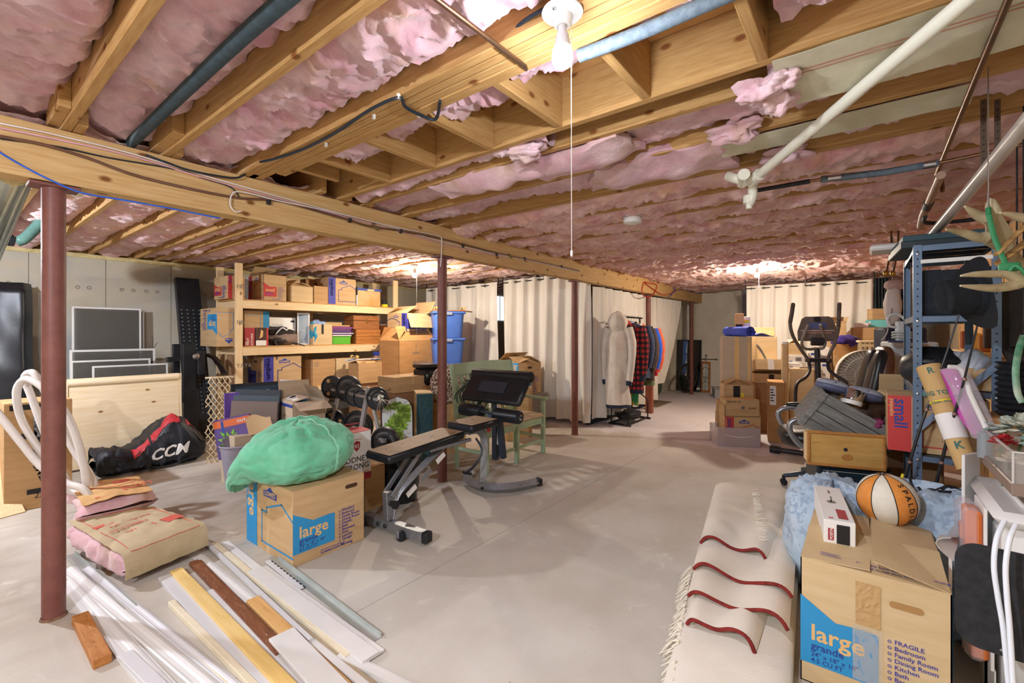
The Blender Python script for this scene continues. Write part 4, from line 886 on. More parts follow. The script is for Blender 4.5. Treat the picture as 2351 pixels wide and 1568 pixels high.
board('leaning_board', 'tan board edge showing between the pale board and the taped box', atd(-30, 1000, 3.85), atz(70, 1140), .05, .02, mk('tan edge', 'B98850', 'A87640', 4), 'board')
# ---------------------------------------------------------------- insulation offcuts on the floor
kr2 = mk('kraft paper', 'AC9A78', 'BDAC8C', 4, rough=.8, bump=.6, bsc=18); kr1 = mk('kraft paper dark', 'B98D58', 'C79E6A', 4, rough=.8, bump=.6, bsc=18); inkr = mk('kraft red ink', 'C4584A', rough=.8)
def offcut(label, c0, c1, c2, c3, z0, th, kraft_, marks, sd, roll=.0):
    """pillow of fibreglass with a paper face; corners near-left, near-right, far-right, far-left"""
    t = thing('insulation_offcut', label, 'insulation', (c0[0], c0[1], z0)); C = [V((c[0]-c0[0], c[1]-c0[1], 0)) for c in (c0, c1, c2, c3)]
    def bl(u, v): return C[0].lerp(C[1], u).lerp(C[3].lerp(C[2], u), v)
    def body(u, v):
        a = 2*PI*v; cx, sy = math.cos(a), math.sin(a); q = bl(.5+.5*math.copysign(abs(cx)**.35, cx), u); e = min(1, (u*12+.02)**.5, ((1-u)*12+.02)**.5)
        n = NZ.noise(V((q.x*9, q.y*9, a+sd)))*.02+NZ.noise(V((q.x*30, q.y*30, a*3+sd)))*.008
        return (q.x+n*cx*2, q.y+n, max(.004, th*.5+th*.5*e*math.copysign(abs(sy)**.6, sy)+n*(.5 if sy > 0 else 0)-.012))
    MB().grid(body, 34, 28).build('fibreglass', pink_m, t, 70)
    def top(u, v):
        q = bl(.02+.96*u, .02+.97*v); e = roll*max(0, 1-v*7)**2
        fr = max(0, .16-v)/.16
        if roll and fr > 0:
            a = fr*2.5; q = bl(.02+.96*u, .10)+(C[0]-C[3]).normalized()*(.10*(C[3]-C[0]).length*0+.10*math.sin(min(a, 1.6))+.0); return q+V((0, 0, max(.01, th*.5+th*.52*math.cos(a)+.006*NZ.noise(V((u*9, v*20, sd))))))
        z = th*(1-.09*(abs(2*u-1)**4))+.012*NZ.noise(V((q.x*8, q.y*8, sd)))+.007*NZ.noise(V((q.x*20, q.y*20, sd)))+.004
        return q+V((0, 0, z-e))
    pf = MB().slab(top, 26, 30, .003).build('kraft_face', kraft_, t, 60)
    b = MB()
    for m in marks:
        if m[0] == 'line':
            P = [V(top(u, v))+V((0, 0, .004)) for u, v in [tuple(m[1][i]+(m[1][i+1][j]-m[1][i][j])*k/8 for j in (0, 1)) if False else (m[1][i][0]+(m[1][i+1][0]-m[1][i][0])*k/8, m[1][i][1]+(m[1][i+1][1]-m[1][i][1])*k/8) for i in range(len(m[1])-1) for k in range(9)]]
            b.tube(P, .0022, 4)
        else:
            s, u, v, sz, rot = m[1:]; o = V(top(u, v))+V((0, 0, .007)); U = (C[1]-C[0]).normalized(); F = frame(o, U, (0, 0, 1)); F = MX(((U.x, -U.y, 0, o.x), (U.y, U.x, 0, o.y), (0, 0, 1, o.z), (0, 0, 0, 1)))@RZ(rad(rot))
            if m[0] == 'text': glyphs(b, s, sz, F, 'L', .01)
            else: T0 = b.T; b.T = F; b.box((0, 0, -.002), (s, sz, 0)); b.T = T0
    b.build('red_print', inkr, pf, norm=False); return t
offcut('nearest paper-faced insulation batt lying on the white trim boards', (.66, 3.20), (1.12, 3.36), (1.0, 3.98), (.56, 4.12), .035, .15, kr2,
       [('line', [(.1, .92), (.1, .12), (.92, .12), (.92, .92), (.1, .92)]), ('text', 'PINK', .62, .42, .075, 180), ('text', 'FIBERGLAS', .62, .55, .045, 180), ('rect', .10, .74, .3, .09, 0), ('rect', .12, .1, .62, .04, 0), ('text', 'INSULATION', .75, .7, .04, 180), ('rect', .1, .6, .02, .05, 0)], 3, .13)
offcut('smaller paper-faced insulation batt marked R30 lying behind the nearest one', (.62, 4.0), (1.0, 3.99), (1.03, 4.50), (.64, 4.56), .17, .12, kr1,
       [('text', 'R30', .62, .25, .12, 15), ('text', 'R30', .2, .12, .06, 15), ('line', [(.05, .6), (.95, .6)]), ('rect', .1, .55, .7, .05, 0), ('text', 'FIBERGLAS', .3, .8, .04, 0)], 9)
tag(MB().at(TR(.66, 4.02, 0)).grid(blob(nf(33, .15), .2, .27, .10, flat=.2), 30, 16, True).build('insulation_roll', pink_m, None, 60).__class__ and bpy.data.objects['insulation_roll'], 'loose pink fibreglass wad under the batt marked R30', 'insulation')
bpy.data.objects['insulation_roll'].location = (.16, .24, .085)
# ---------------------------------------------------------------- trim and lumber on the floor
trimw = mk('white trim', 'D2D0CE', 'DCDBD9', 3, rough=.45); vinyl = mk('white vinyl', 'CFCFD2', rough=.35); crm = mk('cream trim', 'D9CDB0', 'E4DAC2', 4, (2, 8, 8), .6); ylw = mk('yellow board', 'D9B469', 'E4C684', 3, (1.3, 12, 12), .6, bump=.2)
brm = mk('brown moulding', '6E4128', '8A573A', 6, (2, 14, 14), .5, c3='C9B6A4', sc3=16, lo3=.63, hi3=.72); tanb = mk('tan board', 'C89656', 'D8AC70', 3, (1.3, 14, 14), .6, bump=.2); galv = mk('galv trim', 'AEB3AE', 'C2C6C2', 5, rough=.35, metal=.6)
def trim(label, a, c, w, th, z, mat, prof='flat', cat='trim', name='trim_board', slots=0, z2=None):
    p, q = atz(*a, z+th), atz(*c, (z if z2 is None else z2)+th); p.z -= th/2; q.z -= th/2; d = q-p; L = d.length
    x = d.normalized(); y = V((0, 0, 1)).cross(x).normalized(); zz = x.cross(y); M = MX(((x.x, y.x, zz.x, p.x), (x.y, y.y, zz.y, p.y), (x.z, y.z, zz.z, p.z), (0, 0, 0, 1)))
    b = MB()
    if prof == 'flat': b.box((0, -w/2, -th/2), (L, w/2, th/2), .002)
    else:
        P = {'crown': [(-.5, -.5), (.5, -.5), (.5, -.1), (.38, .0), (.3, .35), (.15, .5), (.0, .35), (-.12, .1), (-.3, .0), (-.42, .1), (-.5, -.05)], 'base': [(-.5, -.5), (.5, -.5), (.5, .1), (.3, .2), (.25, .5), (-.5, .5)], 'chan': [(-.5, -.5), (.5, -.5), (.5, .5), (.42, .5), (.42, -.2), (-.42, -.2), (-.42, .5), (-.5, .5)], 'ell': [(-.5, -.5), (.5, -.5), (.5, 1.2), (.44, 1.2), (.44, -.25), (-.5, -.25)]}[prof]
        b.T = frame((0, 0, 0), (0, 1, 0), (0, 0, 1)); b.prism([(u*w, v*th) for u, v in P], 0, L)
    o = b.build(name, mat); o.matrix_world = M; tag(o, label, cat, 'loose trim and lumber on the floor')
    if slots:
        s = MB(); n = int(L/.042)
        for i in range(n): s.box((.03+i*.042, w*.30, th/2-.001), (.052+i*.042, w*.30+.008, th/2+.0006))
        s.build('nail_slot', INK['black'], o)
    return o
trim('narrow white strip nearest the column, beside the short brown block', (156, 1352), (345, 1588), .028, .012, 0, trimw, 'base')
trim('white baseboard second from the column', (157, 1330), (395, 1590), .07, .014, .001, trimw, 'crown')
trim('long white crown moulding third from the column', (157, 1302), (505, 1590), .075, .02, .001, trimw, 'crown')
trim('pale ridged strip emerging from beneath the nearest insulation batt', (200, 1300), (560, 1586), .045, .015, .001, vinyl, 'crown')
trim('greyish metal channel poking out under the nearest insulation batt', (160, 1268), (300, 1392), .05, .02, .002, galv, 'chan')
trim('short flat white offcut beside the second baseboard', (287, 1498), (372, 1580), .05, .01, .016, vinyl)
trim('short stubby brown wood block by the foot of the nearest column', (184, 1408), (236, 1508), .06, .04, 0, mk('brown block', 'A5672F', 'B97F45', 4, (3, 14, 14), .6, bump=.3, c3='6A3F1E', sc3=12, lo3=.6), cat='wood', name='wood_block')
trim('thin cream stick left of the perforated white strip', (393, 1378), (600, 1586), .028, .026, 0, crm)
trim('short thin cream and white strip at the bottom of the pile', (398, 1456), (552, 1588), .02, .01, 0, crm)
trim('white vinyl strip with a row of nail slots along one edge', (380, 1320), (622, 1585), .07, .022, 0, vinyl, slots=1)
trim('yellow pine board beside the slotted vinyl strip', (404, 1306), (672, 1585), .06, .03, .004, ylw)
trim('wide white board between the yellow and brown boards', (482, 1354), (722, 1588), .062, .014, .001, trimw, 'base')
trim('brown scuffed moulding with paint marks', (448, 1286), (650, 1492), .062, .022, .003, brm, 'base')
trim('white strip with ridges right of the brown moulding', (455, 1274), (640, 1425), .06, .012, 0, trimw, 'crown')
trim('tan split board lying between the white strips', (580, 1372), (800, 1586), .062, .02, .004, tanb)
trim('short wide white plank lying across the tan board', (646, 1452), (772, 1588), .11, .014, .028, trimw, z2=.02)
trim('long thin white rod lying over the tan board', (470, 1238), (715, 1466), .026, .016, .012, vinyl, 'base')
trim('long cream sided white board ending by the pale broken tip', (492, 1244), (803, 1500), .045, .016, .004, crm, 'base')
trim('narrow white lath beside the large box, partly under the wide panel', (516, 1243), (600, 1310), .045, .014, .001, trimw)
trim('wide white panel of the pile, nearest the large box', (590, 1304), (858, 1503), .11, .016, .006, trimw, 'base')
trim('long grey metal angle along the right edge of the pile', (622, 1274), (866, 1462), .045, .014, .001, galv, 'ell')
trim('short slotted metal strip by the corner of the large box', (614, 1286), (694, 1350), .03, .006, .004, vinyl, slots=1)
trim('white lath under the end of the thin rod at the bottom of the view', (716, 1468), (862, 1588), .04, .014, .001, trimw, 'base')
trim('white strip lowest right in the pile', (784, 1497), (975, 1592), .05, .014, .001, trimw, 'base')
trim('grey wooden lath between the cream board and the bottom white strip', (640, 1400), (880, 1588), .03, .01, 0, mk('grey lath', '9B8A72', 'AE9D84', 4, (2, 12, 12)))
# ---------------------------------------------------------------- large box with the green bag
p = atz(672, 1305); p2, w_, h_ = fit(672, 836, 1305, 1130, 0, 0)
bigb = carton('large moving box on the floor carrying the green laundry bag', p2, w_, h_, .63, 0, tone='tan', prints=[('f', lw('A', 'large')), ('l', lw('B', 'large'))], tape='side', hole=None)
F, fw, fh = facemat('f', w_, .63, h_); b = MB(); b.T = F@TR(.80*fw, fh*.86, .001); hr, hl = .013, .032
b.prism([(hl+hr*math.cos(rad(a)), hr*math.sin(rad(a))) for a in range(-90, 91, 30)]+[(-hl+hr*math.cos(rad(a)), hr*math.sin(rad(a))) for a in range(90, 271, 30)], -.0008, .0008); b.build('hand_hole', mk('hand hole shade', ''), bigb)
gb = mk('green canvas', '5EB48E', '7AC6A4', 3.5, rough=.9, bump=.35, bsc=110, c3='9FC08E', sc3=3, lo3=.62, hi3=.85, spec=.15, sheen=.3)
gm = p2+V((w_*.43, .30, 0)); gz = h_
gt = thing('laundry_bag', 'big limp green canvas bag slumped over the large moving box', 'bag', (gm.x-.03, gm.y, gz+.003))
def gfold(dv):
    a = math.atan2(dv.y, dv.x); f = 1+.08*NZ.noise(dv*1.6+V((4, 1, 2)))
    k = max(0, dv.z)*(1-.25*max(0, dv.z))
    f += -.07*k*(1-abs(math.sin(a*3.5+2.5*NZ.noise(dv*2))))**3-.035*(1-abs(NZ.noise(dv*3.3)))**6+.02*k*math.sin(a*11+5*NZ.noise(dv*2))+.03*k+.025*math.sin(a*3+dv.z*6+4*NZ.noise(dv*1.4))*k
    f -= .10*math.exp(-((a-2.75)/.22)**2-((dv.z-.45)/.28)**2)
    return f
def gfun(u, v):
    dv = V((math.cos(2*PI*u)*math.cos(PI*(v-.5)), math.sin(2*PI*u)*math.cos(PI*(v-.5)), math.sin(PI*(v-.5)))); f = gfold(dv)
    sgn = lambda x, k: math.copysign(abs(x)**k, x)
    x, y, z = dv.x*.365*f, dv.y*.34*f, .165+.205*f*sgn(dv.z, .85)
    along = -.5*x+.72*y                                      # the bag slumps towards its far-left end
    over = max(0, along-.15)
    z -= over*.95+max(0, along-.05)**2*1.0; x -= over*.42; y += over*.16
    s = 1-.55*max(0, min(1, (along-.12)/.3)); mid = .13-over*.95
    z = mid+(z-mid)*(.35+.65*s)
    if over < .10: z = max(z, .004)
    z += .012*max(0, dv.z)*NZ.noise(V((x*16, y*16, 3)))+.006*NZ.noise(V((x*40, y*40, 1)))
    return (x, y, z)
MB().grid(gfun, 150, 80, True).build('sack', gb, gt, 80)
b = MB()
for o_ in (-.006, .006):
    P = [V(gfun((.803+o_*.35+.004*math.sin(v*9)), v)) for v in [.30+.62*i/40 for i in range(41)]]
    P = [q+(q-V((0, 0, .14))).normalized()*.002 for q in P]; b.tube(P, .0028, 5)
b.build('seam', mk('seam thread', '9ADBBB', rough=.9), gt, 60)
# wine box on low carton, bin bag
lowb = cf('low tan box under the white wine box', 838, 884, 1176, 1076, .42, tone='kraft', tape='', ang=0)
p, w, h = fit(790, 853, 1084, 987, .30, 0, ('y', 2.93)); w = .31
lo = thing('carton', 'dark flat box under the white wine box, behind the low tan box', 'box', (p.x+.155, 3.28, 0)); MB().box((-.16, -.02, 0), (.16, .2, .3), .003).build('body', card('dark'), lo)
wx = aty(853, 1080, 2.98); t = thing('wine_box', 'white wine box with a red shield and open red flaps behind the green bag', 'box', (wx.x-.16, 3.12, .302))
zt = zat(987, V((wx.x, 2.98, 0)))-.302
b = MB(); b.box((-.16, -.135, .0), (.16, .135, zt), .003); b.build('body', wht_matte, t); MB().box((-.1605, -.1355, -.0), (.1605, .1355, .05)).build('red_band', INK['wine'], t)
MB().at(frame((-.16, .135, zt), (1, 0, 0), (0, -1, 0))@RX(rad(-18))).box((.002, 0, 0), (.318, .15, .003)).build('red_flap', mk('wine flap', 'C0585A', rough=.6), t)
MB().at(frame((-.16, -.135, zt), (1, 0, 0), (0, 1, 0))@RX(rad(4))).box((.002, 0, 0), (.318, .13, .003)).build('red_flap', mk('wine flap', ''), t)
sw = .055; sx, sz = .035, zt*.72
inkprint(t, frame((-.16, -.135, 0), (1, 0, 0), (0, 0, 1)), [('wine', 'poly', [(sx+.16-sw/2, sz+.03), (sx+.16, sz+.04), (sx+.16+sw/2, sz+.03), (sx+.16+sw/2, sz-.012), (sx+.16, sz-.04), (sx+.16-sw/2, sz-.012)]), ('white', 'text', 'RS', sx+.16, sz-.012, .038, 'C', 0, .01), ('wine', 'line', [(sx+.14, sz+.05), (sx+.2, sz+.05)], .003), ('black', 'text', 'RODNEY', .30, zt*.40, .058, 'R', 0, .005), ('black', 'text', 'STRONG', .30, zt*.25, .058, 'R', 0, .005), ('wine', 'text', 'VINEYARDS', .30, zt*.13, .022, 'R')])
c = atz(934, 1150); t = thing('waste_bin', 'round bin lined with a black plastic bag under the weight bench', 'bin', (c.x, c.y+.08, 0))
bagp = mk('bin bag', '0E0F11', '1B1C1F', 5, rough=.22, bump=1.2, bsc=9, spec=.6)
def binf(u, v):
    a = 2*PI*u; r = (.135+.035*v)*(1+.04*NZ.noise(V((math.cos(a)*3, math.sin(a)*3, v*5)))+.02*math.sin(a*9+v*5)); return (r*math.cos(a), r*math.sin(a), .40*v)
MB().grid(binf, 40, 16, True).build('bag', bagp, t, 70); MB().at(TR(0, 0, .36)).lathe([(.12, -.02), (.0, -.02)], 24).build('contents', black_m, t)
MB().at(TR(0, 0, .385)).grid(lambda u, v: ((.172+.012*math.sin(PI*v))*math.cos(2*PI*u), (.172+.012*math.sin(PI*v))*math.sin(2*PI*u), .02-.06*v+.012*math.sin(14*PI*u)*v), 48, 5, True).build('bag_rim', bagp, t, 70)
MB().at(TR(-.02, .02, .385)).grid(blob(nf(41, .4), .12, .12, .05), 24, 12, True).build('green_cloth', mk('green rag', '2F8A4E', '3DA060', 6, rough=.9), t, 70)
# ---------------------------------------------------------------- weight bench
bs = mk('bench silver', '8E9298', '9CA0A6', 30, rough=.45, metal=.75); bdk = mk('bench dark frame', '343C48', rough=.4, metal=.3); pad = mk('black vinyl', '14171C', '1C2026', 6, rough=.38, bump=.12, bsc=60); padt = mk('worn vinyl top', '7F6A52', '94795A', 6, (3, 3, 3), .6, bump=.2, bsc=50, c3='4A4038', sc3=4, lo3=.6)
t = thing('weight_bench', 'silver adjustable weight bench with worn black pads and a curl pad', 'bench', (0, 0, 0))
A0, A1 = V((1.985, 2.90, .055)), V((2.03, 2.31, .055))
MB().bar(A0, A1, .065, .065, bv=.004).build('rear_foot', bs, t)
d = (A1-A0).normalized(); MB().bar(A1-d*.002, A1+d*.045, .07, .072, bv=.008).build('end_cap', black_m, t)
for k in (.30, .42): q = A0.lerp(A1, k)+V((-.034, 0, 0)); MB().at(TR(*q)@RY(-PI/2)).lathe([(.014, 0), (.016, .004), (.008, .012), (0, .013)], 8, cap=False).build('bolt', black_m, t)
for k in (.04, .72):
    q = A0.lerp(A1, k)+V((-.05, 0, -.01)); MB().at(TR(q.x, q.y, .034)@RY(PI/2)).lathe([(.012, -.018), (.032, -.016), (.034, 0), (.032, .016), (.012, .018)], 18).build('wheel', black_m, t, 40)
    MB().box((q.x-.022, q.y-.002, .02), (q.x+.03, q.y+.028, .062), .004).build('wheel_bracket', bs, t)
m0 = A0.lerp(A1, .42); up0 = m0+V((0, 0, .035))
MB().bar(up0, up0+V((-.01, .0, .20)), .05, .06, bv=.004).build('rear_upright', bs, t)
MB().tube(spl([up0+V((.02, .0, .0)), up0+V((.05, 0, .12)), up0+V((.16, 0, .22)), V((2.62, 2.69, .52)), V((2.86, 2.69, .575))], 6), .032, 4).build('main_rail', bs, t)
for s, nm in ((.045, 'link_bar'), (-.045, 'link_bar')):
    MB().bar(up0+V((-.01, s, .17)), V((2.30, 2.70+s, .515)), .012, .04, bv=.002).build(nm, bs, t)
MB().at(TR(up0.x, up0.y-.06, up0.z+.12)@RX(PI/2)).lathe([(.02, -.11), (.02, 0), (.03, .004), (.03, .02), (0, .022)], 14).build('pivot_knob', black_m, t, 40)
for k in range(4):
    q = V((2.18, 2.655, .19)).lerp(V((2.62, 2.655, .46)), k/3); b = MB(); b.T = frame(q, (1, 0, .61), (-.61, 0, 1)); b.box((0, 0, -.004), (.10, .045, .0), .003); b.build('white_label' if k % 2 == 0 else 'adjust_notch', wht_m if k % 2 == 0 else bs, t)
cr = [V((2.86, 2.69, .57)), V((2.98, 2.69, .56)), V((3.05, 2.69, .48)), V((3.06, 2.69, .34)), V((3.04, 2.69, .09))]
MB().tube(spl(cr, 7), [.042]*29, 4).build('front_upright', bs, t)
MB().tube(spl([V((3.40, 2.36, .05)), V((3.22, 2.42, .05)), V((3.06, 2.54, .05)), V((3.01, 2.70, .05)), V((3.06, 2.88, .05)), V((3.18, 3.0, .05)), V((3.26, 3.03, .05))], 7), .042, 4).build('curved_foot', bs, t)
MB().bar((3.40, 2.36, .05), (3.45, 2.345, .05), .066, .066, bv=.006).build('end_cap', black_m, t)
b = MB(); glyphs(b, 'Powerline', .05, frame((3.19, 2.40, .035), (.95, -.27, 0), (0, 0, 1)), 'L', .01, .3)
b.build('lettering', INK['black'], t, norm=False)
for x in (3.0, 3.08): MB().at(TR(x-.03, 2.63-.0, .055)@RX(PI/2)).lathe([(.013, -.01), (.014, .006), (.006, .01), (0, .011)], 8, cap=False).build('bolt', black_m, t)
def padbox(name, x0, x1, y0, y1, z0, z1, dz, parent, th=.06):
    M = MX(((1, 0, 0, x0), (0, 1, 0, 0), ((z1-z0)/(x1-x0), 0, 1, z0), (0, 0, 0, 1)))
    o = MB().at(M).box((0, y0, -th), (x1-x0, y1, 0), .014).build(name, pad, parent, 40)
    MB().at(M).box((.015, y0+.015, .0), (x1-x0-.015, y1-.015, .0015)).build('worn_top', padt, o); return o
padbox('back_pad', 1.955, 2.71, 2.585, 2.865, .553, .60, 0, t)
padbox('seat_pad', 2.74, 3.10, 2.54, 2.84, .645, .65, 0, t)
MB().box((2.35, 2.60, .50), (2.80, 2.63, .525), .003).build('pad_rail', bs, t); MB().box((2.35, 2.82, .50), (2.80, 2.85, .525), .003).build('pad_rail', bs, t)
MB().bar((2.86, 2.69, .57), (3.32, 2.77, .57), .06, .05, bv=.004).build('seat_tube', bdk, t)
q = spl([V((2.90, 2.64, .50)), V((2.93, 2.60, .40)), V((2.86, 2.60, .30)), V((2.74, 2.60, .25))], 6)
MB().tube(q, .028, 6, flat=.35).build('curved_lever', bdk, t); MB().at(TR(2.74, 2.6, .25)@RX(PI/2)).lathe([(.012, -.04), (.012, .05), (0, .05)], 10).build('lever_pin', black_m, t)
PX, PY = 3.33, 2.78
MB().bar((PX, PY, .20), (PX, PY, .86), .05, .06, bv=.004).build('curl_post', bdk, t); MB().bar((PX-.001, PY-.03, .35), (PX-.001, PY-.03, .88), .004, .03).build('white_label', wht_m, t)
# curl pad: tilted, roll along its upper edge
T0 = TR(PX, PY, .90)@RY(rad(38))
po = MB().at(T0@TR(.0, 0, -.04)).box((-.03, -.37, -.14), (.03, .35, .16), .02).build('curl_pad', pad, t, 40)
MB().at(T0@TR(.0, -.37, .125)@RX(-PI/2)).lathe([(.0, 0), (.04, .0), (.052, .01), (.052, .71), (.04, .72), (0, .72)], 20, cap=False).build('curl_roll', pad, po, 40)
MB().at(T0@TR(-.036, 0, -.03)).box((-.004, -.16, -.06), (.004, .16, .06), .003).build('bracket_plate', bdk, po)
for z, y0, y1, nm in ((.655, 2.42, 2.70, 'leg_roller'), (.66, 2.87, 3.14, 'leg_roller')):
    o = MB().at(TR(3.24, y0, z)@RX(-PI/2)).lathe([(.0, 0), (.05, 0), (.062, .01), (.062, y1-y0-.01), (.05, y1-y0), (0, y1-y0)], 20, cap=False).build(nm, pad, t, 40)
    MB().at(TR(3.24, y0-.004, z)@RX(PI/2)).lathe([(.026, -.004), (.026, .004), (.0, .006)], 16, cap=False).build('chrome_cap', chrome_m, o)
MB().bar((3.24, 2.4, .655), (3.24, 3.14, .66), .022, .022).build('roller_axle', bdk, t)
MB().bar((3.24, 2.78, .64), (3.33, 2.78, .60), .045, .045).build('roller_arm', bdk, t)
MB().bar((3.30, 2.71, .60), (3.36, 2.71, .22), .05, .05, bv=.003).build('leg_lever', bdk, t)
MB().ell((3.04, 2.62, .555), .02, .012, .025).build('red_knob', INK['red'], t)
# ---------------------------------------------------------------- weight tree
t = thing('weight_rack', 'silver A-frame rack stacked with black weight plates behind the wine box', 'rack', (0, 0, 0)); DW = 4.75
ir = mk('cast iron', '17191E', '26292F', 8, rough=.42, spec=.5); iro = mk('iron face', '3A3432', '4A4340', 10, rough=.4, metal=.3)
def plate(px, py, r, d, th=.045, dial=0.62, holes=False, par=None):
    c = atd(px, py, d); T = TR(*c)@RZ(rad(-62))@RX(PI/2)                 # axis towards the camera-right
    o = MB().at(T).lathe([(.02, -th/2), (r*.94, -th/2), (r, -th/4), (r, th/4), (r*.94, th/2), (r*.86, th/2), (r*.82, th*.25), (r*.35, th*.25), (r*.3, th/2), (.02, th/2)], 34).build('weight_plate', ir, t, 40)
    if holes:
        for a in (0, 2.1, 4.2): MB().at(T@RZ(a)@TR(r*.62, 0, th*.26)).lathe([(0, .0), (r*.17, 0), (r*.17, .002), (0, .002)], 14, cap=False).build('grip_hole', card('kraft'), o)
    else:
        b = MB()
        for i, ch in enumerate('STANDARD BARBELL'): a = 2.6-.2*i; glyphs(b, ch, r*.2, T@TR(r*.55*math.cos(a), r*.55*math.sin(a), th*.27)@RZ(a-PI/2), 'C')
        b.build('cast_lettering', mk('cast letters', '8A8680', rough=.5), o, norm=False)
    return c
plate(763, 889, .128, 4.95, holes=True); plate(800, 893, .145, 4.8, .06); plate(815, 908, .115, 4.68, .05); plate(832, 915, .10, 4.60, .06); plate(866, 915, .115, 4.42, .03); plate(870, 917, .085, 4.37, .03)
plate(822, 978, .165, 4.7, .06); plate(884, 1014, .14, 4.25, .07); plate(768, 965, .12, 4.9, .05, holes=True)
lg = mk('rack silver', 'B4B2B4', rough=.35, metal=.7)
for a, c, d in (((846, 889), (829, 985), 4.55), ((858, 940), (876, 1010), 4.45), ((775, 915), (758, 985), 4.85)):
    P, Q = atd(*a, d), atd(*c, d-.0); u = (Q-P); Q = P+u*((P.z-.02)/(P.z-Q.z)); MB().bar(P, Q, .05, .03, bv=.003).build('leg', lg, t)
MB().bar(atd(758, 893, 4.97), atd(870, 918, 4.33), .03, .03, bv=.004).build('peg_bar', lg, t)
MB().bar(atd(770, 985, 4.9), atd(884, 1012, 4.2), .04, .04, bv=.004).build('cross_tube', lg, t)
c = atd(874, 913, 4.31); T = TR(*c)@RZ(rad(-62))@RX(PI/2); MB().at(T).lathe([(.028, -.02), (.03, .01), (.018, .012), (.016, .035), (.0, .036)], 18, cap=False).build('chrome_collar', chrome_m, t, 40)
b = MB()
for k, (dx, dy) in enumerate(((16, 12), (20, 22), (8, 30), (-2, 32), (24, 8), (-8, 26))): b.tube([atd(874, 916, 4.30), atd(874+dx*.6, 916+dy*.4, 4.29), atd(874+dx, 916+dy, 4.3)], .004, 6)
b.build('spring_clip', chrome_m, t); b = MB()
# ---------------------------------------------------------------- clutter between the shelf and the green bag
t = thing('framed_picture', 'dark framed floral print, rearmost of the pictures leaning by the lattice', 'picture', (1.98, 5.22, 0), rot=(rad(-9), 0, rad(-8))); nav = mk('print navy floral', '1F3142', '2C4255', 3, rough=.5)
MB().box((0, 0, 0), (.55, .02, .87), .004).build('frame', mk('frame black', '20242B', rough=.5), t); MB().box((.04, -.002, .04), (.51, .0, .83)).build('artwork', nav, t)
b = MB(); 
for k, (x, z, r) in enumerate(((.36, .70, .035), (.45, .60, .03))): b.at(frame((x, -.004, z), (1, 0, 0), (0, 0, 1))).prism([(r*math.cos(a*PI/8), 1.3*r*math.sin(a*PI/8)) for a in range(16)], 0, .001)
b.build('pink_bloom', mk('bloom', '9A6F84', rough=.6), t); b = MB()
for k in range(3): b.at(frame((.41+.03*k, -.004, .66), (1, 0, 0), (0, 0, 1))@RZ(rad(-40+10*k))).prism([(0, 0), (.02, .03), (.0, .1), (-.02, .03)], 0, .001)
b.build('pale_leaf', mk('leaf pale', '9FC0B0', rough=.6), t)
t = thing('framed_picture', 'violet nebula print on canvas in front of the dark floral print', 'picture', (1.93, 5.08, 0), rot=(rad(-8), 0, rad(-8)))
MB().box((0, 0, 0), (.36, .03, .80), .003).build('canvas_edge', wht_matte, t); MB().box((.008, -.002, .008), (.352, .0, .792)).build('artwork', mk('nebula', '4A5A86', '8A6A9C', 3.2, rough=.5, c3='3A4A78', sc3=6), t)
for k in range(3): tag(MB().at(TR(1.86-.035*k, 5.02-.05*k, 0)@RZ(rad(-60))@RX(rad(-6))).box((0, 0, 0), (.5, .022, .84-.05*k), .003).build('picture_frame', mk('frame dark %d' % k, ('2A3038', '3C4650', '6A5A52')[k], rough=.5)), '%s picture frame seen edge-on beside the nebula print' % ('black', 'slate grey', 'brown')[k], 'picture')
c = atd(560, 1085, 4.25); t = thing('waste_basket', 'grey plastic wastebasket holding a purple game box beside the green bag', 'bin', (c.x, c.y, 0)); gp_ = mk('grey plastic', '8A8794', '9490A0', 4, rough=.4)
zt = zat(1018, V((c.x, c.y, 0))); b = MB(); b.grid(lambda u, v: ((.13+.04*v)*math.cos(2*PI*u)*1.15, (.10+.03*v)*math.sin(2*PI*u)*1.15, zt*v), 28, 4, True); b.lathe([(.14, .01), (0, .01)], 20); b.build('tub', gp_, t, 60)
MB().at(TR(0, 0, zt)).tube([((.198)*math.cos(2*PI*i/28), .152*math.sin(2*PI*i/28), 0) for i in range(28)], .008, 6, True).build('rim', gp_, t, 60)
z0 = zt-.10; pp = atd(545, 1000, 4.2)
t = thing('game_box', 'purple and orange game box with green leaves standing in the wastebasket', 'box', (pp.x, pp.y, z0), rot=(rad(-14), rad(-10), rad(-28)))
pur = mk('purple box', '3B2A66', '5A3A8E', 3, rough=.45); MB().box((-.15, 0, 0), (.15, .07, .36), .003).build('body', pur, t); MB().box((-.1505, -.0015, .28), (.1505, 0, .345)).build('orange_band', mk('orange print', 'D2642C', rough=.5), t)
inkprint(t, frame((-.15, -.0015, 0), (1, 0, 0), (0, 0, 1)), [('white', 'text', 'OUT', .19, .30, .035, 'L', 0, .02), ('white', 'rect', .283, 0, .012, .28), ('logo', 'rect', .06, .2, .02, .14)])
b = MB()
for k in range(16): a = k*2.4; b.at(frame((-.03+.07*math.cos(a)*(.3+.05*k), -.003-.0003*k, .14+.07*math.sin(a)*(.3+.05*k)), (math.cos(a), 0, math.sin(a)), (-math.sin(a), 0, math.cos(a)))).prism([(0, 0), (.02, .014), (.06, .0), (.02, -.014)], 0, .001)
b.build('leaf_print', mk('leaf print', '8CC83E', '5FA032', 20), t); MB().at(frame((-.04, -.009, .12), (1, 0, 0), (0, 0, 1))).prism([(-.05, -.08), (.03, -.1), (.06, 0), (.02, .09), (-.06, .05)], 0, .002).build('grey_print', mk('grey figure', '6A5E66', '4A4048', 20), t)
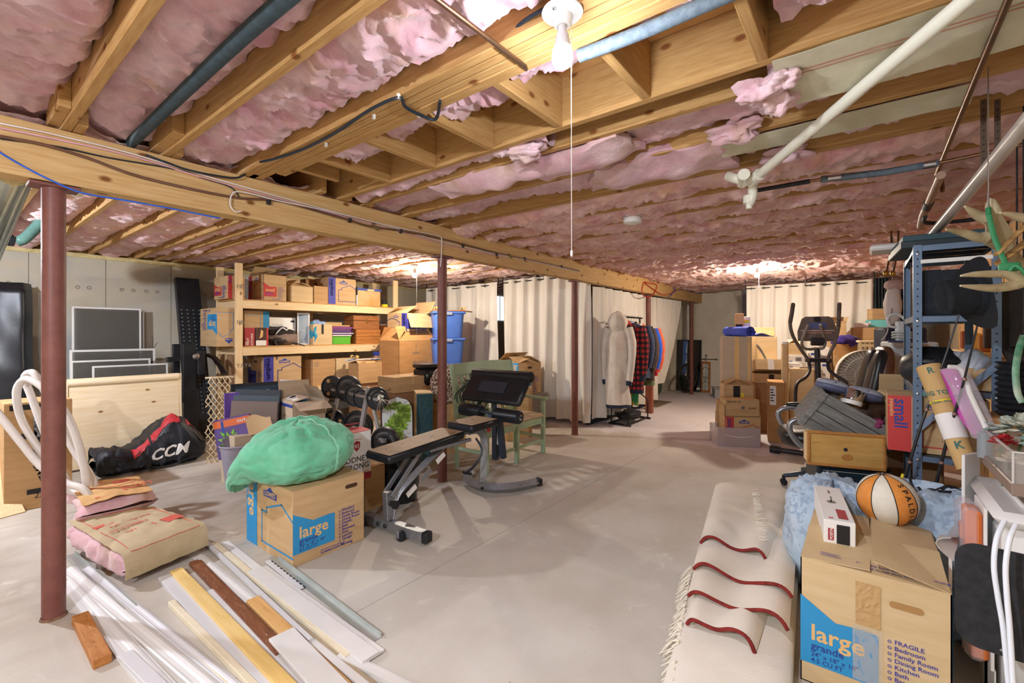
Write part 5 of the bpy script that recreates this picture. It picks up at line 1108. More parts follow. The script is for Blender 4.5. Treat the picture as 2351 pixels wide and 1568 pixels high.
p = atd(522, 965, 4.5); tag(MB().at(TR(p.x-.02, p.y, .25)@RZ(rad(-15))@RX(rad(-8))).box((0, 0, 0), (.34, .05, .56), .003).build('game_box', mk('purple box b', '4A2F86', '6A46A4', 3, rough=.45)), 'plain purple box standing behind the leafy game box', 'box')
p = atd(555, 1000, 4.15); t = thing('manila_folder', 'beige folder sticking up behind the green bag', 'folder', (p.x, p.y, .45), rot=(rad(-12), rad(-12), rad(-20))); MB().slab(lambda u, v: (.06+.20*u, .01*math.sin(3*u), (.15+.03*math.sin(u*5))*v), 8, 4, .003).build('sheet', mk('manila', 'D8B88E', rough=.8), t)
tag(MB().box((p.x-.05, p.y+.03, 0), (p.x+.4, p.y+.33, .46), .003).build('carton', card('grey')), 'grey-tan box hidden behind the green bag under the beige folder', 'box')
p = atd(560, 950, 4.7); t = thing('cap', 'brown cap and papers heaped over the boxes left of the open carton', 'hat', (p.x+.12, p.y, .62)); MB().grid(blob(nf(51, .2), .18, .14, .12, flat=.3), 30, 16, True).build('crown', mk('cap brown', '6E6252', '857866', 5, rough=.9), t, 70); MB().slab(lambda u, v: (-.12+.3*u, -.12-.08*v, .03+.02*math.sin(3*u)), 8, 3, .004).build('paper', wht_matte, t)
tag(MB().box((p.x-.05, p.y-.12, 0), (p.x+.3, p.y+.16, .55), .003).build('carton', card('tan')), 'tan box under the brown cap', 'box')
p, w, h = fit(672, 747, 1000, 925, None, rad(-6), ('d', 4.35)); q = V((p.x, p.y, .36)); zt = zat(925, p)
tag(MB().box((p.x-.02, p.y+.02, 0), (p.x+w, p.y+.36, .355), .003).build('carton', card('dark')), 'box supporting the open striped carton', 'box')
oc = carton('open carton with a navy stripe and shipping labels on its raised flap', q, w, zt-.36, .36, rad(-6), tone='grey', flaps={'f': 200, 'b': 100, 'l': 14, 'r': 60}, tape='', prints=[('l', lambda w, h: [('navy', 'rect', 0, h*.86, w, .03), ('black', 'text', 'M3', w*.4, h*.6, .03)])])
fl = [o for o in oc.children if o.name.startswith('flap')]
b = MB(); b.box((-w/2-.0, -.05, zt-.36+.055), (-w/2+.001, .05, zt-.36+.056))
T0 = frame((-w/2, .18, zt-.36), (0, -1, 0), (1, 0, 0))@RX(rad(14)); inkprint(oc, T0, [('white', 'rect', .03, .03, .16, .09), ('white', 'rect', .22, .03, .09, .06)]+[('black', 'rect', .04, .04+.012*i, .13, .005) for i in range(6)], .0035, 'label')
b = MB(); b.ell((0, 0, zt-.37), .05, .05, .04); b.build('blue_contents', mk('blue toy', '3D8FCB', rough=.4), oc, 60); MB().ell((-.06, .05, zt-.37), .05, .04, .05).build('dark_contents', black_m, oc, 60)
for k, (px, py, hh) in enumerate(((640, 898, .25), (690, 905, .1))): pass
p = atd(690, 900, 5.0); zb = .52
t = thing('plastic_tub', 'white plastic tub full of papers behind the open striped carton', 'tub', (p.x, p.y, zb))
b = MB(); b.grid(lambda u, v: ((.24+.05*v)*math.copysign(abs(math.cos(2*PI*u))**.5, math.cos(2*PI*u)), (.17+.04*v)*math.copysign(abs(math.sin(2*PI*u))**.5, math.sin(2*PI*u)), .22*v), 40, 3, True); b.lathe([(.2, .01), (0, .01)], 16); b.build('tub', wht_m, t, 60)
MB().at(TR(0, 0, .22)).tube([(.295*math.copysign(abs(math.cos(2*PI*i/40))**.5, math.cos(2*PI*i/40)), .215*math.copysign(abs(math.sin(2*PI*i/40))**.5, math.sin(2*PI*i/40)), 0) for i in range(40)], .008, 6, True).build('rim', wht_m, t, 60)
tag(MB().box((p.x-.22, p.y-.15, 0), (p.x+.22, p.y+.15, zb-.002), .003).build('carton', card('tan')), 'tan box under the white plastic tub', 'box')
t = thing('white_book', 'blank white book standing in the plastic tub', 'book', (p.x-.18, p.y-.06, zb+.05), rot=(rad(-8), rad(6), rad(-20))); MB().box((-.09, 0, 0), (.10, .03, .34), .002).build('cover', wht_matte, t); MB().box((-.088, .003, .002), (.1005, .027, .338)).build('pages', mk('page edge', 'C9C4BA', rough=.9), t)
tag(MB().at(TR(p.x+.0, p.y+.03, zb+.04)@RZ(rad(-20))@RY(rad(18))).box((0, 0, 0), (.05, .12, .28), .003).build('folder', black_m), 'dark folder beside the blank white book in the tub', 'folder')
# boards and boxes right of the weights
p = atd(915, 1012, 4.55); t = thing('boogie_board', 'short board printed with green palm leaves leaning by the weight rack', 'board', (p.x, p.y, .02), rot=(rad(-9), 0, rad(-30)))
bw, bl = .155, .74; prof = [(math.copysign(bw*min(1, (1-abs(2*k/20-1)**5))**.5, 1)) for k in range(21)]
out = [(-bw*(1-(abs(2*k/24-1))**6)**.5*(.9+.1*k/24), bl*k/24) for k in range(25)]; poly = out+[(-x, y) for x, y in out[::-1]]
o = MB().at(frame((0, 0, 0), (1, 0, 0), (0, 0, 1))).prism(poly, -.02, .0).build('foam_core', mk('board white', 'D9DEDC', rough=.4), t)
b = MB(); b2 = MB(); b3 = MB(); rr = random.Random(3)
for k in range(15):
    cx, cy, a, s = rr.uniform(-.10, .10), .04+.045*k, rr.uniform(-.6, .6)+(.9 if k % 2 else 2.2), rr.uniform(.11, .15)
    for j in range(9):
        w_a = a+(j-4)*.36; T = frame((0, 0, 0), (1, 0, 0), (0, 0, 1))@TR(cx, cy, .0015+.0002*k)@RZ(w_a)
        L = s*(1-.06*abs(j-4))
        while L > .02 and not (abs(cx+L*math.cos(w_a)) < bw*.97 and .03 < cy+L*math.sin(w_a) < bl-.06): L *= .8
        b.T = b3.T = T; (b if (k+j) % 2 else b3).prism([(0, -.003), (L*.5, -.024), (L*.9, -.01), (L, 0), (L*.9, .01), (L*.5, .024), (0, .003)], 0, .0006)
for k in range(46):
    cx, cy, a = rr.uniform(-.1, .1), rr.uniform(.05, .68), rr.uniform(0, 6.3); b2.T = frame((0, 0, 0), (1, 0, 0), (0, 0, 1))@TR(cx, cy, .0042)@RZ(a); b2.prism([(0, -.002), (.05, -.0), (0, .002)], 0, .0006)
b.build('palm_leaf_print', mk('palm green', '5A8A2C', '93B83E', 30, rough=.4), t); b2.build('black_frond_print', INK['black'], t); b3.build('pale_leaf_print', mk('palm light', 'A9C64A', '6F9A34', 30, rough=.4), t)
MB().at(frame((0, 0, 0), (1, 0, 0), (0, 0, 1))).tube([(x*1.01, y, -.01) for x, y in poly], .008, 6, True).build('black_rail', black_m, t, 60)
p, w, h = fit(905, 983, 905, 866, .72, rad(-4), ('d', 5.15)); hb = zat(870, p)-.72
carton('long tan shipping box with a curved arrow beside the black air fryer', V((p.x, p.y, .72)), w+.03, max(.18, hb), .34, rad(-4), tone='tan', tape='cross', prints=[('l', lambda w, h: smile(w, h, .5, .3, .3))])
tag(MB().box((p.x-.0, p.y-.02, 0), (p.x+w, p.y+.26, .715), .003).build('carton', card('dark')), 'upright brown box under the long tan shipping box', 'box')
p = atd(982, 888, 5.6); t = thing('air_fryer', 'black air fryer behind the steel column', 'appliance', (p.x+.02, p.y, .78)); bz = mk('black appliance', '17181C', rough=.3)
MB().box((-.14, -.13, 0), (.16, .15, .20), .03).build('body', bz, t, 40); MB().box((-.15, -.14, .20), (.12, .15, .25), .02).build('lid', bz, t, 40); MB().at(TR(.03, -.145, .17)).box((0, 0, 0), (.14, .02, .08), .008).build('control_panel', mk('panel silver', 'A8A39A', rough=.35), t); MB().at(TR(.05, -.14, .02)).tube([(0, 0, 0), (.02, -.03, .11), (.08, -.03, .11), (.1, 0, 0)], .014, 8).build('handle', mk('handle blue', '2C5A86', rough=.3), t)
tag(MB().box((p.x-.15, p.y-.14, 0), (p.x+.22, p.y+.2, .775), .003).build('carton', card('orange')), 'orange-brown box under the air fryer', 'box')
p = aty(961, 985, 4.05); c = atd(975, 990, 4.95); t = thing('speaker_cabinet', 'tan cabinet with a dark teal woven front left of the steel column', 'speaker', (c.x, c.y, 0), rad(-35)); zt = zat(902, c)
MB().box((-.09, 0, 0), (.09, .3, zt), .003).build('cabinet', card('lite'), t); MB().box((-.088, -.006, .01), (.088, -.001, zt-.01), .002).build('woven_front', mk('teal weave', '23404A', '3A5C64', 60, (1, 1, 1), .8, bump=.5, bsc=200), t)
# ---------------------------------------------------------------- stack right of the shelf
p, w, h = fit(916, 1012, 860, 768, 0, 0, ('y', 5.75)); w = min(w, .75); zt = zat(768, p)
fb = carton('tall brown wardrobe box marked FRAGILE behind the steel column', V((p.x, p.y, 0)), w, zt-.10, .5, 0, tone='orange', flaps={'f': 68, 'b': 60, 'l': 55, 'r': 55}, tape='', prints=[('f', lambda w, h: [('grey', 'text', 'FRAGILE', .36*w, h*.70, .085, 'L', 3, .004), ('grey', 'text', 'kitchen', .36*w, h*.83, .05, 'L', 5), ('black', 'line', [(.45*w, .90*h), (.455*w, .96*h)], .006)])])
z1 = zt+.045; p, w, h = fit(934, 988, 765, 716, z1, 0, ('y', 5.8)); zt2 = zat(720, p)
tag(MB().box((p.x-.1, p.y+.02, zt-.10), (p.x+w+.05, p.y+.42, z1-.002)).build('folded_cardboard', card('orange')), 'folded brown cardboard bulging on top of the wardrobe box', 'cardboard')
carton('medium moving box with its front flap hanging open on top of the wardrobe box', V((p.x, p.y, z1)), w, max(.3, zt2-z1), .5, 0, flaps={'f': 248, 'b': 20, 'l': 30, 'r': 120}, prints=[('f', lw('A', 'medium')), ('l', lw('C', 'medium'))])
tote = mk('blue tote', '3F62AE', '4A6EBA', 3, rough=.4); TX, TY = 5.42, 5.62
def tote_at(z0, h, label):
    t = thing('storage_tote', label, 'tote', (TX, TY, z0), rad(-35), 'blue totes stacked by the white curtain'); W2, D2 = .26, .33
    b = MB(); b.grid(lambda u, v: ((W2-.03+.03*v)*math.copysign(abs(math.cos(2*PI*u))**.25, math.cos(2*PI*u)), (D2-.03+.03*v)*math.copysign(abs(math.sin(2*PI*u))**.25, math.sin(2*PI*u)), h*.9*v), 48, 4, True); b.lathe([(.2, .004), (0, .004)], 12); b.build('tub', tote, t, 40)
    MB().box((-W2-.012, -D2-.012, h*.9), (W2+.012, D2+.012, h-.002), .012).build('lid', tote, t); 
    MB().box((-.05, -D2-.02, h*.86), (.05, -D2-.008, h*.96), .004).build('latch', mk('latch grey', '8A90A0', rough=.5), t); return t
tag(MB().box((TX-.3, TY-.3, 0), (TX+.3, TY+.3, .465), .003).build('carton', card('dark')), 'wide brown box at the bottom of the blue tote stack', 'box')
for k, z in enumerate((.47, .90, 1.335)): tote_at(z, .43, 'blue plastic storage tote, %s of the stack by the white curtain' % ('lowest', 'middle one', 'top one under the skateboard')[k])
def skateboard(label, loc, rz, deckm, wheelm, L=.78):
    t = thing('skateboard', label, 'skateboard', loc, rz, None)
    MB().slab(lambda u, v: (-L/2+L*u, (-.1+.2*v)*(1-abs(2*u-1)**8)**.5, .012+.05*max(0, abs(2*u-1)-.72)**1.5*-2+.006), 20, 6, .011).build('deck', deckm, t, 60)
    for sx in (-.23, .23):
        MB().box((sx-.035, -.03, .02), (sx+.035, .03, .035), .004).build('truck_plate', INK['red'] if 'tote' in label else steel_m, t); MB().bar((sx, -.085, .062), (sx, .085, .062), .022, .024, bv=.004).build('truck_axle', steel_m, t)
        for sy in (-.09, .09): MB().at(TR(sx, sy, .062)@RX(PI/2)).lathe([(.012, -.018), (.024, -.016), (.027, 0), (.024, .016), (.012, .018)], 14).build('wheel', wheelm, t, 40)
    return t
whl = mk('urethane', 'C2A760', 'D4BC7C', 5, rough=.4)
skateboard('upside-down skateboard with red trucks on the top blue tote', (TX+.02, TY-.06, 1.767), rad(-30), mk('deck wood', 'C98F5A', 'A86E48', 6, rough=.5), whl, .82)
q = aty(846, 842, SH-.32); pz = .955
cb = carton('open tan box on the clutter holding an upside-down skateboard', V((q.x-.22, q.y-.05, .62)), .46, .315, .28, rad(-2), tone='kraft', flaps={'f': 30, 'b': 10, 'l': 12, 'r': 12}, tape='')
tag(MB().box((q.x-.2, q.y-.03, 0), (q.x+.22, q.y+.23, .615), .003).build('carton', card('dark')), 'brown box under the tan box with the skateboard', 'box')
skateboard('upside-down white and blue skateboard lying on the open tan box', (q.x+.05, q.y+.08, .975), rad(-8), mk('deck print', 'E2E2E6', '6F86B8', 14, rough=.35, lo=.5, hi=.55), whl, .76)
# large box on grey bin next to the curtain
gbn = mk('grey bin', '8A8780', '95928B', 4, rough=.5); p, w, h = fit(1190, 1242, 901, 833, .49, rad(-12), ('d', 6.75))
t = thing('storage_bin', 'grey lidded bin behind the green bench carrying a large moving box', 'bin', (p.x+.28, p.y+.2, 0), rad(-12)); MB().box((-.34, -.25, 0), (.34, .25, .43), .02).build('tub', gbn, t); MB().box((-.37, -.28, .43), (.37, .28, .485), .012).build('lid', gbn, t)
carton('large moving box standing on the grey bin by the curtain', V((p.x, p.y, .487)), w, zat(834, p)-.487, .5, rad(-12), flaps={'f': 20, 'b': 35, 'l': 15, 'r': 25}, prints=[('f', lw('A', 'large')), ('l', lw('C', 'large'))], hole='f')
p, w, h = fit(1166, 1222, 938, 893, .0, rad(-10), ('d', 5.9)); carton('plain tan box behind the seat of the green bench', V((p.x, p.y, .0)), w, zat(893, p), .3, rad(-10), tone='lite', tape='')
# ---------------------------------------------------------------- mint green slatted seat
mint = mk('mint paint', '97AE8E', 'A9BD9E', 6, rough=.55, c3='7FB0A6', sc3=18, lo3=.60, hi3=.75, bump=.15, bsc=40); cush = mk('beige cushion', 'B9A283', 'C6B092', 8, rough=.9, bump=.3, bsc=80)
t = thing('garden_bench', 'pale green slat-backed wooden bench with beige seat behind the weight bench', 'bench', (3.40, 2.95, 0)); BL = 1.06; back = lambda z: .44+.12*max(0, z-.45)
for x in (0.0, BL-.05):
    MB().tube(spl([V((x+.025, .44, .0)), V((x+.025, .44, .45)), V((x+.025, .47, .75)), V((x+.025, .52, 1.07))], 5), .032, 4).build('rear_leg', mint, t)
    MB().bar((x+.025, .03, 0), (x+.025, .03, .62), .045, .045, bv=.004).build('front_leg', mint, t); MB().bar((x+.025, -.03, .645), (x+.025, .48, .655), .06, .03, bv=.008).build('armrest', mint, t)
    MB().bar((x+.025, .03, .2), (x+.025, .44, .2), .022, .035, bv=.003).build('stretcher', mint, t)
MB().bar((BL/2, .03, 0), (BL/2, .03, .40), .045, .045, bv=.004).build('front_leg', mint, t)
MB().slab(lambda u, v: (.0+BL*u, .50+.02*v+.0*math.sin(PI*u), .95+.125*v+.015*math.sin(PI*u)), 12, 2, .028).build('top_rail', mint, t); MB().bar((.03, .455, .5), (BL-.03, .455, .5), .025, .05, bv=.003).build('lower_rail', mint, t)
for k in range(11): x = .07+(BL-.14)*k/10; MB().slab(lambda u, v, x=x: (x-.02+.04*u, .46+.05*v-.025*math.sin(PI*v), .5+.46*v), 1, 5, .014).build('slat', mint, t)
MB().bar((.03, .03, .39), (BL-.03, .03, .39), .022, .07, bv=.003).build('front_rail', mint, t); MB().bar((.03, .42, .39), (BL-.03, .42, .39), .022, .07, bv=.003).build('rear_rail', mint, t); MB().bar((.05, .03, .16), (BL-.05, .03, .16), .022, .03).build('stretcher', mint, t)
for x0 in (.03, BL/2+.01): MB().box((x0, .0, .425), (x0+BL/2-.05, .43, .48), .022).build('seat_cushion', cush, t, 50)
for k in range(3): pass
t = thing('cable_coil', 'coil of dark green cable hanging on the back of the green bench', 'cable', (0, 0, 0)); cm = mk('green cable', '24382F', '3A5244', 6, rough=.45); r3 = random.Random(5)
for k in range(8):
    c0 = V((3.62+r3.uniform(-.03, .03), 3.30+.012*k, .74)); rx, rz = .17+r3.uniform(-.03, .04), .14+r3.uniform(-.02, .03); b = MB(); b.tube([c0+V((rx*math.cos(a), .02*math.sin(2*a+k), rz*math.sin(a)*(1+.15*math.cos(a)))) for a in [2*PI*i/26 for i in range(26)]], .0055, 6, True); b.build('cable_turn', cm, t, 60)
MB().bar((3.62, 3.28, .88), (3.62, 3.44, .89), .012, .02).build('tie', cm, t)
p = atd(1022, 890, 5.3); t = thing('patterned_bag', 'brown and white speckled cushion behind the left end of the green bench', 'cushion', (p.x+.10, p.y+.05, .80)); MB().grid(blob(nf(61, .12), .28, .10, .24), 30, 18, True).build('cover', mk('speckle cloth', '5A3A30', 'D9CEC4', 55, rough=.9, lo=.47, hi=.53), t, 70)
tag(MB().box((p.x-.05, p.y-.05, 0), (p.x+.3, p.y+.2, .575), .003).build('carton', card('tan')), 'tan box under the speckled cushion', 'box')
# ---------------------------------------------------------------- curtains
cur = mk('curtain cloth', 'DDD8CE', 'E6E2D9', 4, (1, 1, .4), .9, bump=.15, bsc=120, spec=.1, sheen=.2)
def lineu(p, q):
    p, q = V((*p, 0)), V((*q, 0)); s = V((-(q-p).normalized().y, (q-p).normalized().x, 0))
    return lambda u, v: (p.lerp(q, u), s)
gA, gB = aty(1140, 0, 0) if False else atx(1142, 660, 6.2), atx(1156, 660, 6.2)
hang_curtain('curtain', 'white grommet curtain behind the blue totes, left of the dark gap', lineu((6.22, 7.0), (6.2, gA.y)), .06, 2.31, 5, .06, cur, 130, 9, True, 'white curtains along the left partition')
hang_curtain('curtain', 'wide white grommet curtain right of the dark gap behind the bench', lineu((6.2, gB.y), (6.12, 3.26)), .06, 2.33, 7, .06, cur, 190, 10, True, 'white curtains along the left partition')
hang_curtain('curtain', 'white curtain hung under the beam behind the hanging coats', lineu((6.18, 3.24), (8.9, 3.30)), .10, 2.12, 8, .06, cur, 180, None, None, 'white curtains along the left partition')
a, c = aty(1503, 760, 3.3), aty(1540, 690, 3.2)
def tie(u, v):
    top0, top1 = V((8.95, 3.28, 0)), V((10.3, 3.24, 0)); b0, b1 = V((8.95, 3.30, 0)), V((9.25, 3.28, 0)); k = v**1.3
    return (top0.lerp(top1, u).lerp(b0.lerp(b1, u), k), V((0, 1, 0)))
hang_curtain('curtain', 'bunched end of the white curtain gathered near the far column', tie, .4, 2.12, 10, .04, cur, 120, None, None, 'white curtains along the left partition')
tag(MB().box((6.25, 3.34, 0), (8.6, 3.42, .12), .004).build('dark_base_trim', mk('dark base', '2B3440', rough=.6)), 'dark strip on the floor below the white curtain', 'strip')
# ---------------------------------------------------------------- clothes rack
c0 = [atz(1395, 974), atz(1448, 982), atz(1495, 965), atz(1440, 955)]
t = thing('clothes_rack', 'black tubular garment rack on the painted floor', 'rack', (0, 0, 0)); rkm = mk('rack tube', '1E1B1A', rough=.4, metal=.3)
L0, L1, L2 = atz(1398, 973), atz(1448, 981), atz(1493, 963); off = L2-L1; L3 = L0+off
for a, c in ((L0, L1), (L3, L2)): MB().tube([a+V((0, 0, .02)), c+V((0, 0, .02))], .016, 10).build('foot', rkm, t, 50)
mA, mB_ = L0.lerp(L1, .5), L3.lerp(L2, .5); up = V((0, 0, 1))
for s in (.15, .85): MB().tube([L0.lerp(L1, s)+up*.03, L3.lerp(L2, s)+up*.03], .012, 8).build('base_rail', rkm, t, 50)
RT = 1.66
for s in (.12, .88):
    for m, n in ((L0, L1), (L3, L2)): MB().tube([m.lerp(n, s)+up*.03, m.lerp(n, s)+up*.32, m.lerp(n, .5)+up*.42], .011, 8).build('upright', rkm, t, 50)
for m in (mA, mB_): MB().tube([m+up*.4, m+up*RT], .013, 8).build('upright', rkm, t, 50)
ext = (mB_-mA).normalized(); MB().tube([mA-ext*.1+up*RT, mB_+ext*.1+up*RT], .014, 8).build('top_rail', rkm, t, 50)
def garment(label, s, top, bot, wd, mat, cuff=None, hood=False, thick=.10, puff=.02, sl=.85, seed=1, cat='coat', fx=None):
    """one coat on a hanger at fraction s along the rail, facing along the rail"""
    o = mA.lerp(mB_, s); g = thing('coat', label, cat, (o.x, o.y, 0), rz=math.atan2(ext.y, ext.x)-PI/2, group='clothes hanging on the garment rack')
    # local x = across shoulders, y = along rail
    def body(u, v):
        a = 2*PI*u; c, sn = math.cos(a), math.sin(a); z = top+(bot-top)*v
        shw = wd*(.30+.70*min(1, v*7)**.6)*(1+.10*v) if v < .15 else wd*(1+.12*v)
        th = thick*(.35+.65*min(1, v*6))*(1+.25*v)
        n = puff*NZ.noise(V((c*2, z*4, seed)))+.5*puff*math.sin(a*6+z*3+seed)*v
        return (shw*math.copysign(abs(c)**.8, c)+n*c, th*sn+n*sn, z+.02*NZ.noise(V((a, 3, seed)))*v)
    MB().grid(body, 40, 22, True).build('body', mat, g, 70)
    for sd in (-1, 1):
        P = spl([V((sd*wd*.92, 0, top-.07)), V((sd*(wd+.05), -.01, top-.28)), V((sd*(wd+.06), -.03, top-.50)), V((sd*(wd+.03), -.05, top-sl*.86))], 6); n = len(P)
        MB().tube(P, [(.075-.028*i/n)*(1+.12*NZ.noise(V((i*.6, seed, sd)))) for i in range(n)], 12).build('sleeve', mat, g, 70)
        if cuff: MB().tube([P[-1]+V((0, 0, .01)), P[-1]+V((-sd*.005, -.004, -.06))], [.05, .044], 12).build('cuff', cuff, g, 50)
    if cuff: MB().grid(lambda u, v: tuple(V(body(u, 1))+V((0, 0, -.05*v))), 40, 2, True).build('hem', cuff, g, 60)
    if hood: MB().at(TR(0, -.03, top+.015)).grid(blob(nf(seed, .12), .15, .11, .17), 26, 14, True).build('hood', mat, g, 70)
    else: MB().at(TR(0, 0, top)).grid(lambda u, v: ((.09+.02*v)*math.cos(2*PI*u), (.06+.015*v)*math.sin(2*PI*u), .03-.06*v), 20, 3, True).build('collar', fx or mat, g, 60)
    MB().tube(spl([V((0, 0, RT+.018)), V((.015, 0, RT+.03)), V((.02, 0, RT+.005)), V((0, 0, RT-.03)), V((0, 0, min(RT-.04, top+.02)))], 4), .003, 5).build('hanger_hook', steel_m, g)
    return g
fl = cloth_mat('cream fleece', 'CFC6B8', 'DDD5C9', 9); nvc = cloth_mat('navy rib', '232B3C', '2C3548', 8)
def plaid():
    m = bpy.data.materials.new('buffalo plaid'); m.use_nodes = True; q = m.node_tree; L = q.links.new; b_ = q.nodes['Principled BSDF']; b_.inputs['Roughness'].default_value = .9
    tc = q.nodes.new('ShaderNodeTexCoord'); w1 = q.nodes.new('ShaderNodeSeparateXYZ'); L(tc.outputs['Object'], w1.inputs[0]); outs = []
    ad = q.nodes.new('ShaderNodeMath'); ad.operation = 'ADD'; L(w1.outputs[0], ad.inputs[0]); L(w1.outputs[1], ad.inputs[1])
    for src in (ad.outputs[0], w1.outputs[2]):
        k = q.nodes.new('ShaderNodeMath'); k.operation = 'MULTIPLY'; k.inputs[1].default_value = 12.5; L(src, k.inputs[0]); f = q.nodes.new('ShaderNodeMath'); f.operation = 'FRACT'; L(k.outputs[0], f.inputs[0]); g = q.nodes.new('ShaderNodeMath'); g.operation = 'GREATER_THAN'; g.inputs[1].default_value = .5; L(f.outputs[0], g.inputs[0]); outs.append(g.outputs[0])
    s = q.nodes.new('ShaderNodeMath'); s.operation = 'ADD'; L(outs[0], s.inputs[0]); L(outs[1], s.inputs[1]); h = q.nodes.new('ShaderNodeMath'); h.operation = 'MULTIPLY'; h.inputs[1].default_value = .5; L(s.outputs[0], h.inputs[0]); r = q.nodes.new('ShaderNodeValToRGB'); r.color_ramp.interpolation = 'CONSTANT'
    e = r.color_ramp.elements; e[0].color = lin('B4282C'); e[1].position = .3; e[1].color = lin('4E1A20'); n = e.new(.8); n.color = lin('17151A'); L(h.outputs[0], r.inputs[0]); L(r.outputs[0], b_.inputs['Base Color']); return m
garment('cream fleece hooded coat at the near end of the garment rack', -.05, 1.55, .34, .165, fl, nvc, True, .13, .025, 1.0, 1)
garment('red and black plaid jacket hanging behind the cream fleece', .20, 1.57, .55, .29, plaid(), nvc, False, .12, .02, .95, 2, 'jacket', cloth_mat('red lining', 'B4302E', 'C84A42', 6))
garment('green and yellow jersey hanging low inside the garment rack', .24, 1.45, .30, .20, cloth_mat('yellow jersey', 'D9A92E', 'C89420', 3, c3='2F7A4A', sc3=2.5, lo3=.48, hi3=.52), None, False, .06, .02, .8, 7, 'jersey')
garment('navy rain jacket with a pale collar in the middle of the rack', .40, 1.57, .72, .31, cloth_mat('navy shell', '2E3A55', '3C4A68', 5), None, False, .11, .025, .8, 3, 'jacket', cloth_mat('pale collar', 'BFC6D0', 'A8B0BC', 6))
garment('black jacket with white arm stripe on the rack', .56, 1.56, .70, .30, cloth_mat('black shell', '1E1A1F', '2B2429', 5), None, False, .10, .02, .8, 4, 'jacket')
garment('dark brown coat behind the black jacket', .68, 1.53, .66, .30, cloth_mat('brown shell', '4A3630', '5A443C', 5), None, False, .08, .02, .8, 5)
garment('bright blue sports jacket near the far end of the rack', .82, 1.53, .78, .31, cloth_mat('royal blue', '2450C0', '3060D0', 5), cloth_mat('red rib', 'B42A30', 'C0363A', 5), False, .08, .02, .8, 6, 'jacket', wht_matte)
garment('orange jacket hanging at the far end of the rack', .94, 1.53, .78, .32, cloth_mat('orange shell', 'D8562E', 'E0683E', 5), None, False, .09, .02, .8, 8, 'jacket')
garment('olive coat last on the far end of the rack', 1.05, 1.50, .55, .22, cloth_mat('olive shell', '5E6B4C', '6C7A58', 5), None, False, .07, .02, .8, 9)
c = atz(1462, 966); t = thing('shoes_bag', 'dark bags lying on the base of the garment rack', 'bag', (mA.lerp(mB_, .45).x, mA.lerp(mB_, .45).y, .045)); MB().at(TR(0, 0, .075)).grid(blob(nf(71, .2), .30, .15, .08, flat=.1), 26, 12, True).build('heap', black_m, t, 70)
# ---------------------------------------------------------------- far wall: mirror, sign, rug, curtain
p, w, h = fit(1553, 1609, 900, 780, 0, rad(-90), ('x', XF-.10)); t = thing('tall_mirror', 'tall black framed mirror leaning on the far wall behind the last column', 'mirror', (p.x, p.y, 0), rot=(rad(-3), 0, rad(-90)))
MB().box((.02, .0, .02), (w-.02, .012, h-.02)).build('glass', mk('mirror glass', 'B9C2C6', rough=.03, metal=1), t)
for a, c in (((0, -.01, 0), (w, .02, .022)), ((0, -.01, h-.022), (w, .02, h)), ((0, -.01, .022), (.022, .02, h-.022)), ((w-.022, -.01, .022), (w, .02, h-.022))): MB().box(a, c, .003).build('frame_bar', mk('frame black', '20242B', rough=.5), t)
c = atd(1575, 862, depth(V((XF-.35, 3.4, 0)))-.05); t = thing('reflected_wheel', 'dark openwork metal wheel standing in for a reflection in the tall mirror', 'wheel', (XF-.46, c.y-.06, .365)); T = RY(rad(80))@RX(0); b = MB(); dk = mk('dark bronze', '3B352C', rough=.45, metal=.5)  # solid wheel added in place of the mirror's reflection
b.T = RZ(rad(70))@RY(rad(82)); b.tube([(.34*math.cos(2*PI*i/36), .34*math.sin(2*PI*i/36), 0) for i in range(36)], .025, 8, True); b.tube([(.16*math.cos(2*PI*i/24), .16*math.sin(2*PI*i/24), 0) for i in range(24)], .008, 6, True); b.build('rim', dk, t, 50)
b = MB(); b.T = RZ(rad(70))@RY(rad(82))
for k in range(18): a = 2*PI*k/18; b.tube([(.05*math.cos(a), .05*math.sin(a), 0), (.33*math.cos(a+.35*(1 if k % 2 else -1)), .33*math.sin(a+.35*(1 if k % 2 else -1)), 0)], .006, 5)
b.tube([(.05*math.cos(2*PI*i/12), .05*math.sin(2*PI*i/12), 0) for i in range(12)], .01, 6, True); b.build('spokes', dk, t)
p, w, h = fit(1609, 1630, 902, 830, 0, rad(-90), ('x', XF-.08)); t = thing('stained_glass_panel', 'small leaded glass panel in a mottled amber frame beside the tall mirror', 'panel', (p.x, p.y, 0), rot=(rad(-3), 0, rad(-90)))
MB().box((0, 0, 0), (w, .02, h), .003).build('amber_frame', mk('amber frame', '6B3A1E', 'C07A30', 30, rough=.4), t); MB().box((.04, -.003, .05), (w-.04, 0, h-.05)).build('pane', mk('leaded pane', 'C9CCC6', '8E9A8A', 8, rough=.2), t)
b = MB(); b.bar((w/2, -.005, .05), (w/2, -.005, h-.05), .012, .003); b.bar((.04, -.005, h*.5), (w-.04, -.005, h*.5), .003, .012); b.tube([(w/2+.07*math.cos(a), -.005, h*.72+.07*math.sin(a)) for a in [PI*i/10 for i in range(11)]], .005, 4); b.tube([(w/2+.07*math.cos(a), -.005, h*.25+.07*math.sin(a)) for a in [PI*i/10 for i in range(11)]], .005, 4); b.build('lead_line', black_m, t)
